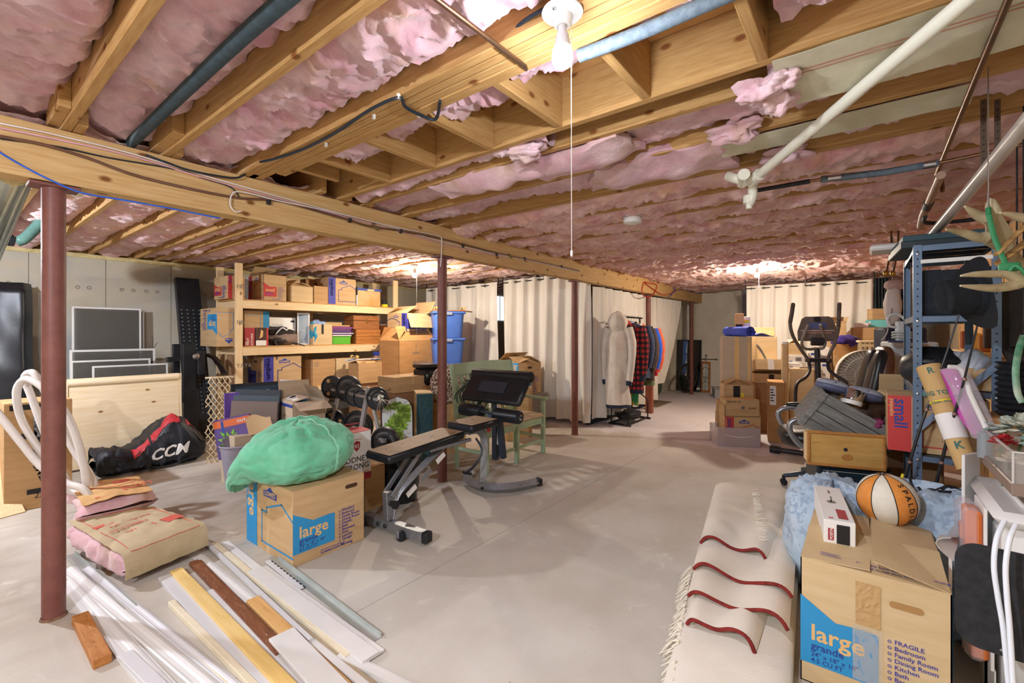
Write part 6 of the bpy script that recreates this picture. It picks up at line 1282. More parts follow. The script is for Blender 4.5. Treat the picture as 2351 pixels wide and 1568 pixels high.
b = MB(); b.tube(spl([V((-.04, .01, h+.06)), V((w*.5, .01, h+.06)), V((w+.12, .01, h+.06))], 4), .008, 6); b.tube([V((w*.5, .01, h)), V((w*.5, .01, h+.06))], .006, 6); b.tube(spl([V((w*.3, .01, h+.06)), V((w*.5, .01, h+.10)), V((w*.62, .01, h+.15)), V((w*.45, .01, h+.16)), V((w*.45, .01, h+.12))], 6), .006, 6); b.at(TR(w+.12, .01, h+.06)@RY(PI/2)).lathe([(.0, 0), (.02, .0), (.012, .02), (0, .05)], 8, cap=False); b.build('iron_bracket', dk, t, 60)
c = atz(1512, 929); tag(MB().box((c.x-.35, c.y-.1, 0), (c.x+.5, c.y+.62, .012), .004).build('floor_mat', mk('mat', '8E7A5E', '5F5344', 30, rough=.95)), 'small brown patterned mat on the floor beyond the garment rack', 'rug')
c = atz(1493, 950); tag(MB().box((c.x+.02, c.y-.02, 0), (c.x+.10, c.y+.10, .55), .004).build('wooden_upright', mk('red wood', '8A4A34', '9C5A40', 5, (10, 10, 1), .5)), 'reddish wooden upright beside the garment rack', 'post')
c = atz(1510, 906); t = thing('sack', 'dark green bag on the floor behind the hanging coats', 'bag', (c.x, c.y+.1, 0)); MB().at(TR(0, 0, .2)).grid(blob(nf(77, .15), .2, .2, .21, flat=.05), 26, 14, True).build('bag', mk('green sack', '4A5A48', '5A6A56', 6, rough=.8), t, 70)
XC = 9.15
hang_curtain('curtain', 'wide off-white curtain with grommets hung in front of the far wall', lineu((XC, atx(1714, 700, XC).y), (XC, atx(2004, 700, XC).y)), .06, 2.26, 8, .045, cur, 170, 10, True)
hang_curtain('curtain', 'short dark blue-black curtain at the right end of the far rod', lineu((XC-.02, atx(2006, 700, XC).y), (XC-.02, atx(2042, 700, XC).y)), .04, 2.27, 5, .03, mk('dark curtain', '1F262C', '2C363C', 5, rough=.9), 60, None, None)
MB().box((XF-.4, 2.02, 0), (XF-.28, 2.14, 2.4)).build('post', mk('grey steel post', '7E7C80', rough=.6), wf)
# ---------------------------------------------------------------- pile of boxes in front of the far curtain
A_ = -66
def bx(label, pxl, pxr, pyb, pyt, d, dep, z0=None, ang=A_, **k):
    p, w, h = fit(pxl, pxr, pyb, pyt, None, rad(ang), ('d', d))
    if z0 is not None: h += p.z-z0; p.z = z0
    return carton(label, p, w, h, dep, rad(ang), **k)
# translucent bin with nested small moving box
p, w, h = fit(1648, 1746, 1024, 981, 0, rad(-60)); t = thing('storage_bin', 'translucent plastic bin on the floor holding a small moving box', 'bin', (p.x, p.y, 0), rad(-60)); fr = mk('frosted plastic', 'DCCFD2', rough=.3, alpha=.42)
for a, c in (((0, 0, .003), (w, .004, h)), ((0, .34, .003), (w, .344, h)), ((0, .004, .003), (.004, .34, h)), ((w-.004, .004, .003), (w, .34, h)), ((0, 0, 0), (w, .344, .003))): MB().box(a, c).build('side', fr, t)
b = MB(); b.tube(spl([V((.08, -.002, h*.62)), V((w*.5, -.004, h*.50)), V((w-.08, -.002, h*.56))], 6), .006, 6); b.build('handle_ridge', mk('frost ridge', 'E6DCDE', rough=.4), t)
n_ = V((math.sin(rad(60)), math.cos(rad(60)), 0)); u_ = V((math.cos(rad(60)), -math.sin(rad(60)), 0))
q = V((p.x, p.y, .004))+n_*.02+u_*.09; zt = zat(958, q); carton('small red-striped moving box inside the translucent bin', q, .42, zt, .29, rad(-60), flaps={'f': 15, 'b': 20, 'l': 92, 'r': 80}, prints=[('f', lw('B', 'small'))], tape='')
q2 = q+V((0, 0, zt+.012)); q2 += n_*.01+u_*.01; tag(MB().at(TR(q.x, q.y, zt-.02)@RZ(rad(-60))).box((.02, .02, 0), (.40, .26, .029)).build('packing_paper', card('dark')), 'brown packing board filling the small moving box in the bin', 'board')
carton('tan box with a round stamp resting on the small moving box in the bin', q2, .40, zat(917, q2)-q2.z, .24, rad(-60), tone='tan', tape='', prints=[('f', lambda w, h: [('grey', 'disc', .52*w, .52*h, .022), ('black', 'text', 'Jansnll', .68*w, .45*h, .035), ('black', 'text', 'MODUS 118', .05*w, .82*h, .03)])])
q3 = atd(1663, 917, 5.95); q3.z = .50
for k, (a, c, z0, z1) in enumerate(((1652, 1672, 0, .34), (1654, 1674, .343, .50))):
    q = atd(a, 985, 6.0); carton(['lower thin tan box left of the translucent bin', 'upper thin tan box left of the translucent bin'][k], V((q.x, q.y, z0)), .36, z1-z0, .3, rad(A_), tone='kraft', tape='')
carton('tan box with opened lid flaps and a black tape patch behind the round-stamped box', q3+V((.03, 0, .003)), .34, max(.18, zat(884, q3)-.503), .30, rad(A_), tone='tan', flaps={'f': 20, 'b': 20, 'l': 28, 'r': 24}, tape='', prints=[('f', lambda w, h: [('black', 'rect', .3*w, .0, .24*w, .95*h), ('white', 'text', 'Fra', .34*w, .4*h, .05), ('yellow', 'rect', .56*w, 0, .12*w, .55*h)])])
bx('tall tan box with a white shipping label right of the translucent bin', 1763, 1801, 1013, 877, 5.9, .42, 0, -80, tone='orange', tape='top', prints=[('f', lambda w, h: label_strip(.12*w, .62*h, .38*w, .32*h, 5)), ('l', lambda w, h: [('yellow', 'rect', .1*w, .9*h, .3*w, .05*h), ('black', 'rect', .62*w, .9*h, .3*w, .05*h)])])
q = atd(1735, 880, 6.45)
tag(MB().at(TR(q.x, q.y, 0)@RZ(rad(A_))).box((0, 0, 0), (.42, .3, .70), .003).build('carton', card('dark')), 'dark tan box at the bottom of the stack behind the labelled box', 'box')
carton('tan box with a curved black arrow and dark tape behind the labelled box', V((q.x, q.y, .703)), .42, max(.1, zat(858, q)-.703), .3, rad(A_), tone='tan', tape='', prints=[('f', lambda w, h: smile(w, h, .55, .35, .22)+[('black', 'rect', .4*w, .35*h, .16*w, .6*h), ('white', 'disc', .48*w, .55*h, .012)])])
carton('tan box with white tape tilted on top of the stack', V((q.x+.0, q.y, zat(858, q)+.03)), .40, .15, .27, rad(A_), tone='lite', tape='', rot=(rad(-14), 0, rad(A_)), prints=[('t', lambda w, h: [('white', 'rect', .4*w, 0, .2*w, h), ('grey', 'rect', .46*w, .1*h, .08*w, .6*h)]), ('f', lambda w, h: [('white', 'rect', .4*w, 0, .2*w, h)])])
tb = bx('tall narrow tan box with tape bands carrying the blue mat', 1658, 1726, 905, 773, 6.25, .34, 0, -72, tone='grey', tape='front side', prints=[('f', lambda w, h: [('grey', 'disc', .72*w, .30*h, .03), ('tan', 'rect', .42*w, 0, .16*w, h), ('tan', 'rect', .86*w, 0, .1*w, h)])])
q = atd(1663, 771, 6.3); zt = zat(773, atd(1658, 905, 6.25)); t = thing('yoga_mat', 'blue rolled exercise mat lying on the tall narrow box', 'mat', (q.x+.08, q.y-.16, zt+.075), rot=(0, 0, rad(-72+25))); bm_ = mk('blue mat', '3C4FB8', '4A60CC', 6, rough=.7)
def spiral(u, v): a = 6*PI*u; r = .018+.052*u; return (r*math.cos(a), -.28+.56*v, r*math.sin(a))
MB().slab(spiral, 60, 3, .008).build('roll', bm_, t, 60); MB().slab(lambda u, v: (.07+.26*u, -.28+.56*v, -.05+.02*math.sin(5*u)), 8, 4, .008).build('loose_end', bm_, t, 60)
q = atd(1688, 770, 6.45)
for k, (x0, x1, y1, c, lb, it) in enumerate(((1689, 1706, 720, 'D8A86C', 'small tan-topped box with a dark picture on the tall narrow box', [('black', 'rect', .0, .0, .09, .17), ('white', 'disc', .05, .09, .025)]), (1706, 1721, 727, 'E8E2D6', 'white and yellow lamp box on the tall narrow box', [('yellow', 'rect', 0, .19, .08, .04), ('grey', 'line', [(.04, .02), (.04, .12), (.07, .14)], .003)]))):
    p = atd(x0, 770, 6.42+.02*k); zt2 = zat(y1, p); t = thing('small_box', lb, 'box', (p.x, p.y, zt+.004), rad(-72)); w = depth(p)*(x1-x0)/FPX; MB().box((0, 0, 0), (w, .1, zt2-zt-.004), .003).build('body', mk('smallbox %d' % k, c, rough=.7), t); inkprint(t, frame((0, 0, 0), (1, 0, 0), (0, 0, 1)), it)
bx('large plain tan box behind the arrow boxes', 1719, 1779, 905, 752, 6.95, .45, 0, -80, tone='tan', tape='')
bx('tan box with a large curved arrow, behind the tilted taped box', 1737, 1784, 905, 772, 6.78, .12, 0, -80, tone='lite', tape='', prints=[('f', lambda w, h: [('grey', 'line', [(w*(.02+.07*i), h*(.90-.013*i*i*.12)-.02*i) for i in range(9)], .03)])])
q = atz(1802, 920); t = thing('cardboard_tube', 'long cardboard tube standing upright left of the exercise machine', 'tube', (q.x-.7, q.y, 0)); q = atd(1802, 900, 6.35); t.location = (q.x, q.y, 0); MB().lathe([(.045, 0), (.045, zat(785, q))], 20).build('tube', card('lite'), t, 40); MB().at(TR(0, 0, zat(785, q)-.03)).lathe([(.048, 0), (.048, .035), (0, .035)], 20).build('white_cap', wht_m, t, 40)
bx('tall tan box behind the left arm of the exercise machine', 1813, 1869, 925, 846, 6.5, .4, 0, -80, tone='lite', tape='')
zz = zat(846, atd(1813, 925, 6.5))
for k, (x0, x1, y0, y1, dd, tone, lb, pr) in enumerate(((1809, 1836, 846, 833, 6.55, None, 'flat white box on the tall tan box behind the machine', ()), (1808, 1850, 833, 815, 6.58, None, 'white labelled box behind the left machine arm', [('grey', 'rect', .1, .03, .07, .05)]), (1808, 1845, 815, 790, 6.6, 'lite', 'crumpled tan box top left of the machine console', ()))):
    p, w, h = fit(x0, x1, y0, y1, None, rad(-80), ('d', dd)); h = max(.05, h)
    if tone: carton(lb, V((p.x, p.y, p.z)), w, h, .25, rad(-80), tone=tone, flaps={'f': 30, 'l': 40, 'r': 10, 'b': 20}, tape='')
    else:
        t = thing('white_carton', lb, 'box', (p.x, p.y, p.z), rad(-80)); MB().box((0, 0, 0), (w, .25, h-.003), .003).build('body', wht_matte, t); inkprint(t, frame((0, 0, 0), (1, 0, 0), (0, 0, 1)), list(pr)+[('indigo', 'rect', .02, .02, .04, .01)])
for k, (x0, x1, y0, y1, dd) in enumerate(((1856, 1876, 850, 800, 6.7), (1882, 1906, 870, 828, 6.65), (1880, 1905, 828, 798, 6.7))):
    p, w, h = fit(x0, x1, y0, y1, None, rad(-80), ('d', dd)); t = thing('white_carton', ['white printed box just left of the machine mast', 'white box with a blue line right of the machine mast', 'white barcode box above the blue-lined box'][k], 'box', (p.x, p.y, p.z), rad(-80)); MB().box((0, 0, 0), (w, .2, h-.002), .003).build('body', wht_matte, t)
    inkprint(t, frame((0, 0, 0), (1, 0, 0), (0, 0, 1)), [('black', 'rect', .03+.008*i, .1*h, .004, .3*h) for i in range(9)] if k == 2 else [('logo', 'rect', .03, .7*h, .09, .03), ('grey', 'text', 'MJ', .03, .2*h, .04)])
    tag(MB().at(TR(p.x, p.y, 0)@RZ(rad(-80))).box((0, .01, 0), (w, .2, p.z-.002), .003).build('carton', card('tan')), ['tan box under the white printed box', 'tan box under the blue-lined box', 'tan box behind the blue-lined box'][k], 'box') if k < 2 else None
bx('tan open box behind the console\'s right side', 1906, 1943, 900, 742, 6.9, .4, 0, -82, tone='tan', flaps={'f': 10, 'r': 105, 'b': 30, 'l': 20}, tape='')
p = atd(1920, 855, 6.5); t = thing('paper_bag', 'brown paper bag right of the machine mast', 'bag', (p.x+.08, p.y-.12, 0), rad(-80)); zt = zat(790, p)
tag(MB().at(TR(p.x+.03, p.y+.02, 0)@RZ(rad(-80))).box((0, 0, 0), (.34, .28, zat(858, p)-.003), .003).build('carton', card('orange')), 'orange-brown box under the paper bag', 'box'); t.location.z = zat(858, p)
MB().slab(lambda u, v: (-.12+.3*u, .0+.02*math.sin(6*u+3*v)+.03*math.sin(3*v), (zt-zat(858, p))*v), 10, 8, .004).build('front', card('orange'), t, 60); MB().slab(lambda u, v: (-.12+.3*u, .16+.02*math.sin(5*u), (zt-zat(858, p))*v), 10, 6, .004).build('back', card('orange'), t, 60)
q = atd(1942, 782, 6.55); t = thing('purple_cloth', 'dark purple cloth draped over the boxes right of the console', 'cloth', (q.x, q.y, zat(788, q)-.02), rad(-80)); MB().at(TR(0, 0, .05)).grid(blob(nf(81, .35), .17, .1, .085), 30, 16, True).build('folds', cloth_mat('purple cloth', '33246E', '46348A', 6), t, 70)
tag(MB().at(TR(q.x-.05, q.y+.14, 0)@RZ(rad(-80))).box((0, 0, 0), (.3, .26, zat(788, q)-.022), .003).build('carton', card('kraft')), 'box under the purple cloth', 'box')
bx('wide tan box with a teal box on top, right end of the far pile', 1957, 2042, 930, 752, 6.9, .4, 0, -85, tone='kraft', tape='')
zt = zat(752, atd(1957, 930, 6.9))
for x0, x1, y1, c, lb in ((1991, 2035, 735, '6FC4C6', 'light teal box lying on the wide tan box'), (1964, 1989, 742, 'E6DEDC', 'small white box lying on the wide tan box')):
    p = atd(x0, 752, 6.95); w = 6.95*(x1-x0)/FPX*.95; t = thing('flat_carton', lb, 'box', (p.x, p.y, zt+.002), rad(-85)); MB().box((0, 0, 0), (w, .25, zat(y1, p)-zt), .003).build('body', mk('flat '+c, c, rough=.6), t)
    if 'teal' in lb: inkprint(t, frame((0, 0, 0), (1, 0, 0), (0, 0, 1)), [('white', 'rect', .02, .02, .02, .07)]); tz = zat(y1, p)
p = atd(1999, 735, 6.95); carton('small tan box with splayed flaps on the light teal box', V((p.x, p.y, tz+.005)), .24, .17, .2, rad(-80), tone='tan', tape='', rot=(0, rad(0), rad(-72)))
# wicker hamper, round fan
q = atd(2018, 890, 6.15); t = thing('wicker_hamper', 'cream woven hamper behind the office chair', 'basket', (q.x, q.y, 0), rad(-80)); wk = mk('wicker', 'CDB98C', 'DCCBA2', 12, rough=.8); zt = zat(782, q); b = MB()
for i in range(9):
    x = -.2+.4*i/8; b.box((x-.016, -.004+.006*(i % 2), 0), (x+.016, .004+.006*(i % 2), zt))
b.build('upright_strip', wk, t); b = MB()
for j in range(int(zt/.075)): b.box((-.21, -.006+.008*(j % 2), .04+.075*j-.02), (.21, .002+.008*(j % 2), .04+.075*j+.02))
b.build('cross_strip', wk, t); MB().box((-.2, .012, 0), (.2, .36, zt-.01)).build('lining', mk('hamper lining', '8A7858', rough=.9), t); MB().box((-.22, -.012, zt-.03), (.22, .37, zt), .008).build('rim', wk, t)
q = atd(1990, 862, 5.45); t = thing('round_fan', 'white round floor fan half hidden behind the office chair', 'fan', (q.x, q.y, q.z), rad(-75)); b = MB(); R0 = .30
for k in range(44): a = 2*PI*k/44; b.tube([(.06*math.cos(a), -.075, .06*math.sin(a)), (R0*.6*math.cos(a+.08), -.07, R0*.6*math.sin(a+.08)), (R0*math.cos(a+.16), -.0, R0*math.sin(a+.16))], .003, 4)
for r, y in ((R0, 0), (R0*.75, -.055), (R0*.45, -.073)): b.tube([(r*math.cos(2*PI*i/40), y, r*math.sin(2*PI*i/40)) for i in range(40)], .006 if r == R0 else .003, 5, True)
b.build('wire_guard', mk('fan cream', 'DDD6C8', rough=.4), t); MB().at(RX(-PI/2)).lathe([(R0*1.0, 0), (R0, .12), (R0*.8, .16), (.1, .18), (0, .18)], 40, cap=False).build('housing', mk('fan cream', ''), t, 40); MB().at(TR(0, -.078, 0)@RX(PI/2)).lathe([(.07, 0), (.06, .01), (0, .014)], 20, cap=False).build('hub', mk('fan cream', ''), t, 40)
b = MB()
for k in range(4): b.at(TR(0, .02, 0)@RY(k*PI/2)@RX(rad(20))).box((.05, -.003, -.07), (.25, .003, .07), .002)
b.build('blade', mk('fan blade', 'B9B4A8', rough=.4), t); MB().box((-.03, .03, -q.z+.03), (.03, .1, -.25)).build('stand', mk('fan cream', ''), t); MB().at(TR(0, .06, -q.z)).lathe([(.2, 0), (.2, .02), (.05, .04), (0, .04)], 24).build('base', mk('fan cream', ''), t, 40)
c = atz(1652, 914); t = thing('storage_box', 'small grey storage box on the far floor left of the box pile', 'box', (c.x+.1, c.y, 0), rad(A_)); MB().box((-.15, -.15, 0), (.17, .15, .20), .01).build('tub', mk('grey tote', '9A9A96', 'A4A4A0', 4, rough=.5), t); MB().box((-.17, -.17, .2), (.19, .17, .225), .008).build('lid', mk('grey tote', ''), t)
# ---------------------------------------------------------------- elliptical machine
t = thing('elliptical_trainer', 'grey elliptical exercise machine with tall curved arms in front of the far boxes', 'exercise machine', (0, 0, 0)); eg = mk('machine grey', '6E6660', '7C746C', 12, rough=.38, metal=.4); ed = mk('machine dark', '2E2C30', rough=.4); egr = mk('grip foam', '5A5048', rough=.6)
D = 5.55
def arm(L, d0, d1, r, mat, nm, flat=1.): n = len(L)-1; P = spl([atd(x, y, d0+(d1-d0)*i/n) for i, (x, y) in enumerate(L)], 6); return MB().tube(P, r, 12).build(nm, mat, t, 60)
arm([(1821, 697), (1818, 715), (1814, 742), (1820, 770), (1836, 798), (1853, 822), (1858, 832)], 5.25, 5.6, .019, eg, 'left_arm'); arm([(1857, 832), (1859, 850), (1850, 866), (1832, 878), (1827, 895), (1826, 930)], 5.6, 5.3, .019, ed, 'left_lever')
arm([(1927, 695), (1926, 730), (1924, 758), (1915, 790), (1904, 815), (1901, 830)], 5.25, 5.5, .019, eg, 'right_arm'); arm([(1901, 830), (1903, 848), (1918, 862), (1940, 876), (1950, 900)], 5.5, 5.2, .019, ed, 'right_lever')
for L in ([(1821, 699), (1820, 705), (1817, 725), (1814, 740)], [(1927, 697), (1926, 720), (1925, 750)]): arm(L, 5.25, 5.33, .022, egr, 'foam_grip')
arm([(1849, 826), (1878, 827), (1908, 828)], 5.58, 5.5, .026, ed, 'cross_shaft')
arm([(1876, 798), (1877, 830), (1879, 880), (1880, 930)], 5.62, 5.6, .032, ed, 'mast')
for L in ([(1856, 745), (1849, 762), (1841, 785), (1846, 799), (1860, 802), (1874, 800)], [(1883, 745), (1889, 765), (1895, 785), (1890, 799), (1880, 800)]): arm(L, 5.42, 5.52, .016, mk('handle taupe', '8A7E74', rough=.5), 'fixed_handle')
cc = atd(1876, 762, 5.58); T = TR(*cc)@RZ(rad(-83+90-90))@RX(rad(-18))
co = MB().at(T@frame((0, 0, 0), (1, 0, 0), (0, 0, 1))).prism([(-.20, -.10), (.20, -.10), (.205, 0), (.16, .16), (.12, .19), (-.12, .19), (-.16, .16), (-.205, 0)], -.06, .03).build('console', mk('console grey', '6A605C', '766C66', 6, rough=.45), t)
MB().at(T@frame((0, -.031, 0), (1, 0, 0), (0, 0, 1))).prism([(-.10, .03), (.10, .03), (.10, .11), (-.10, .11)], 0, .003).build('screen', mk('lcd', '5A6A9A', rough=.2), co)
MB().at(T@TR(0, -.031, .148)@RX(PI/2)).lathe([(.035, 0), (.04, .006), (.03, .01), (0, .008)], 20, cap=False).build('round_fan_vent', ed, co)
b = MB(); 
for i in range(12): b.at(T).box((-.15+.025*i, -.036, -.03), (-.135+.025*i, -.03, -.015))
b.build('console_button', mk('button orange', 'D9A08A', rough=.4), co); b = MB(); b.at(T).box((-.17, -.034, .0), (.17, -.03, .012)); b.build('button_strip', mk('strip pale', 'C9B8B0', rough=.4), co); MB().at(T).box((-.07, -.10, -.17), (.07, .03, -.10), .01).build('bottle_tray', ed, co)
fb_ = atd(1878, 945, 5.6); T = TR(fb_.x, fb_.y, 0)@RZ(rad(-80))
MB().at(T@TR(0, 0, .34)).ell((0, .0, 0), .13, .34, .34, 24, 14).build('flywheel_shroud', mk('shroud taupe', '6E6058', '7A6C62', 5, rough=.4), t, 60); MB().at(T).lathe([(.13, .5), (.1, .62), (.045, .72)], 20).build('mast_boot', ed, t, 50)
s1, s2 = atz(1768, 1040), atz(1850, 1052); MB().tube([s1+V((0, 0, .05)), s1.lerp(s2, 1.6)+V((0, 0, .05))], .03, 12).build('rear_stabiliser', ed, t, 50); MB().tube([s1+V((0, 0, .05)), s1.lerp(s2, .3)+V((0, 0, .05))], .042, 12).build('end_cap', black_m, t, 50)
f0 = s1.lerp(s2, 1.0)+V((0, 0, .07)); MB().bar(f0, V((fb_.x, fb_.y, .07)), .06, .06, bv=.004).build('base_rail', eg, t); MB().bar((fb_.x-.05, fb_.y+.25, .035), (fb_.x+.1, fb_.y-.28, .035), .07, .06, bv=.005).build('front_stabiliser', eg, t)
for s in (-.16, .16):
    o = V((math.cos(rad(-80)), math.sin(rad(-80)), 0))*s; MB().bar(V((fb_.x, fb_.y, .40))+o, f0+o+V((0, 0, .18)), .05, .05, bv=.004).build('pedal_arm', eg, t); c = f0+o+V((.12, .0, .22)); MB().box(c-V((.18, .07, 0)), c+V((.18, .07, .03)), .01).build('foot_pedal', black_m, t)
# ---------------------------------------------------------------- office chair
leather = mk('black leather', '17191E', '23262D', 7, rough=.32, bump=.35, bsc=22, spec=.5); brl = mk('brown leather back', '5A3A2A', '6E4836', 5, rough=.4); slv = mk('silver arm', 'AEB2BA', rough=.28, metal=.6)
CH = rad(105); t = thing('office_chair', 'black leather executive chair with silver arms half hidden behind the pine drawer', 'chair', (4.97, .30, 0), CH-PI/2)   # local +y = the way it faces
def cushion(c, sx, sy, sz, name, par, mat=leather, n=10): return MB().at(TR(*c)).grid(lambda u, v: (sx*math.copysign(abs(math.cos(2*PI*u)*math.cos(PI*(v-.5)))**.55, math.cos(2*PI*u)), sy*math.copysign(abs(math.sin(2*PI*u)*math.cos(PI*(v-.5)))**.55, math.sin(2*PI*u)), sz*math.copysign(abs(math.sin(PI*(v-.5)))**.7, v-.5)+.008*NZ.noise(V((u*9, v*5, 2)))), 40, 18, True).build(name, mat, par, 70)
cushion((0, .06, .47), .27, .29, .085, 'seat', t); MB().at(TR(0, .06, .40)).grid(blob(lambda d: 1, .25, .27, .04), 24, 8, True).build('seat_base', black_m, t, 70)
MB().at(TR(0, -.38, .90)@RX(rad(10))).grid(lambda u, v: (.22*math.copysign(abs(math.cos(2*PI*u)*math.cos(PI*(v-.5)))**.6, math.cos(2*PI*u)), .065*math.copysign(abs(math.sin(2*PI*u)*math.cos(PI*(v-.5)))**.6, math.sin(2*PI*u)), .40*math.copysign(abs(math.sin(PI*(v-.5)))**.75, v-.5)), 40, 18, True).build('backrest', brl, t, 70)
for x, w_b in ((-.115, .095), (.085, .12)):
    MB().at(TR(x, -.335, .90)@RX(rad(10))).grid(lambda u, v: (w_b*math.copysign(abs(math.cos(2*PI*u)*math.cos(PI*(v-.5)))**.6, math.cos(2*PI*u)), .06*math.copysign(abs(math.sin(2*PI*u)*math.cos(PI*(v-.5)))**.7, math.sin(2*PI*u)), .37*math.copysign(abs(math.sin(PI*(v-.5)))**.7, v-.5)+.01*NZ.noise(V((u*5, v*14, x*9)))), 28, 26, True).build('back_cushion', leather, t, 70)
for s in (-1, 1):
    MB().tube(spl([V((s*.31, -.22, .66)), V((s*.32, .05, .68)), V((s*.32, .26, .66)), V((s*.32, .31, .58)), V((s*.31, .22, .44)), V((s*.28, .02, .38)), V((s*.25, -.06, .38))], 6), .024, 10).build('arm_loop', slv, t, 60)
    MB().at(TR(s*.32, .04, .705)).grid(blob(lambda d: 1, .045, .22, .028), 24, 8, True).build('arm_pad', leather, t, 70)
MB().lathe([(.03, .10), (.03, .40)], 14).build('gas_lift', black_m, t, 40); MB().lathe([(.05, .06), (.055, .12), (.035, .14)], 14).build('base_hub', slv, t, 40)
for k in range(5):
    a = rad(72*k+20); c, s = math.cos(a), math.sin(a); MB().tube([(.03*c, .03*s, .12), (.18*c, .18*s, .115), (.31*c, .31*s, .085)], [.03, .026, .02], 8).build('base_leg', mk('chair leg blue-grey', '4A525E', rough=.35, metal=.3), t, 60)
    for w in (-.018, .018): MB().at(TR(.31*c-s*w, .31*s+c*w, .028)@RZ(a)@RX(PI/2)).lathe([(.006, -.011), (.027, -.01), (.028, .0), (.027, .01), (.006, .011)], 14).build('caster', black_m, t, 40)
    MB().tube([(.31*c, .31*s, .09), (.31*c, .31*s, .045)], .014, 8).build('caster_stem', black_m, t)
# ---------------------------------------------------------------- safe, pine drawer, grey crate and what lies on it
DH = rad(-75); p, w, h = fit(1877, 2050, 1150, 1056, None, DH, ('d', 2.88)); zs = .575; t = thing('safe', 'dark blue-black safe with grey keypad panel under the pine drawer', 'safe', (p.x, p.y, 0), DH); sm = mk('safe navy', '16242F', '1C2C38', 6, rough=.35)
MB().box((0, .012, .0), (w, .36, zs), .012).build('body', sm, t); MB().box((.025, 0, .03), (w-.05, .011, zs-.03), .005).build('door', sm, t); 
MB().box((.06, -.006, .30), (w-.12, .0, .46), .005).build('keypad_panel', mk('panel grey', 'A9AEB2', rough=.4), t); MB().at(TR(.17, -.010, .405)@RX(PI/2)).lathe([(.05, 0), (.05, .012), (.0, .012)], 20).build('handle_recess', black_m, t); MB().bar((.11, -.03, .40), (.23, -.03, .40), .02, .03, bv=.006).build('handle', black_m, t)
b = MB(); MB().box((w-.21, -.008, .34), (w-.135, -.0061, .44)).build('key_plate', black_m, t)
for i in range(4):
    for j in range(3): MB().box((w-.205+.018*i, -.011, .35+.03*j), (w-.192+.018*i, -.0082, .37+.03*j), .002).build('key', wht_m, t)
b.bar((w-.045, -.001, .25), (w-.045, -.001, zs-.06), .004, .003); b.bar((.03, -.001, zs-.035), (w-.05, -.001, zs-.035), .003, .003); b.build('pale_trim', mk('pale trim', 'B9C2AE', rough=.4), t)
dm_ = mk('pine drawer', 'B48A48', 'C8A05C', 2.4, (1.6, 12, 12), .42, bump=.15, c3='8E5C2A', sc3=5, lo3=.6, hi3=.8)
p, w, h = fit(1853, 2035, 1060, 982, None, DH, ('d', 2.86)); p.z = zs+.004; t = thing('drawer', 'yellow pine drawer with an empty knob hole stacked on the safe', 'drawer', (p.x, p.y, p.z), DH); hd = .215
MB().box((0, 0, 0), (w, .02, hd), .004).build('front_panel', dm_, t)
for a, c in (((0, -.008, 0), (w, 0, .018)), ((0, -.008, hd-.018), (w, 0, hd)), ((0, -.008, .018), (.018, 0, hd-.018)), ((w-.018, -.008, .018), (w, 0, hd-.018))): MB().box(a, c, .004).build('edge_moulding', mk('drawer edge', 'A06A34', 'B47E44', 4, (4, 10, 10), .45), t)
for x0, x1, y0, y1 in ((.012, .026, .02, .18), (w-.026, w-.012, .02, .18), (.026, w-.026, .165, .18)): MB().box((x0, y0, 0), (x1, y1, hd-.03), .002).build('side', pine_m, t)
MB().box((.026, .02, .008), (w-.026, .165, .016)).build('bottom', pine_m, t); MB().at(TR(w*.5, -.0005, hd*.52)@RX(PI/2)).lathe([(.0, 0), (.011, 0), (.011, .0015), (0, .0015)], 16, cap=False).build('knob_hole', black_m, t)
MB().at(TR(w*.52, -.0002, hd*.30)@RX(PI/2)@MX.Diagonal((1, .7, 1, 1))).lathe([(.0, 0), (.03, 0), (.024, .0012), (0, .0012)], 18, cap=False).build('knot', mk('knot brown', '9A6230', 'B67E40', 20, rough=.5), t)
MB().box((.04, .03, .02), (w-.04, .16, hd*.78)).build('filling', mk('dark filling', '3A342E', rough=.9), t)
gw = mk('grey barn wood', '6A6A68', '8C8C88', 3, (1.5, 16, 16), .8, bump=.4, bsc=20, c3='A8AAA6', sc3=9, lo3=.6); a = atd(1892, 899, 2.98); t = thing('wooden_crate', 'weathered grey wooden crate tipped over on the pine drawer', 'crate', a, rot=(0, 0, 0)); ln, hc = .50, .27
t.matrix_world = TR(*a)@RZ(rad(-72))@RY(rad(31))@RX(rad(12))
for k in range(4): MB().box((0, 0, -hc*(k+1)/4+.002), (ln, .014, -hc*k/4-.002), .003).build('slat', gw, t)
for x in (0, ln-.014): MB().box((x-.002, .0145, -hc), (x+.012, .26, 0), .003).build('end_board', gw, t)
for x in (.004, ln-.03): MB().box((x-.006, -.012, -hc), (x+.028, -.0005, .0), .003).build('batten', gw, t)
for k in range(3): MB().box((.013, .0145+.08*k, -hc), (ln-.017, .0145+.08*k+.076, -hc+.012), .002).build('bottom_board', gw, t)
MB().box((.012, .25, -hc+.02), (ln-.015, .264, 0), .003).build('back_board', gw, t)
lav = mk('lavender grey plastic', '9AA0B0', 'A8AEBC', 5, rough=.4); lav2 = mk('slate blue plastic', '5E6484', '6A7090', 5, rough=.4); c = atd(1945, 893, 3.05); t = thing('massager', 'grey-blue winged plastic gadget with a chrome drum on top of the tipped crate', 'appliance', (0, 0, 0))
t.matrix_world = TR(*c)@RZ(rad(-72))@RY(rad(15))@RX(rad(-8))@MX.Scale(.86, 4)
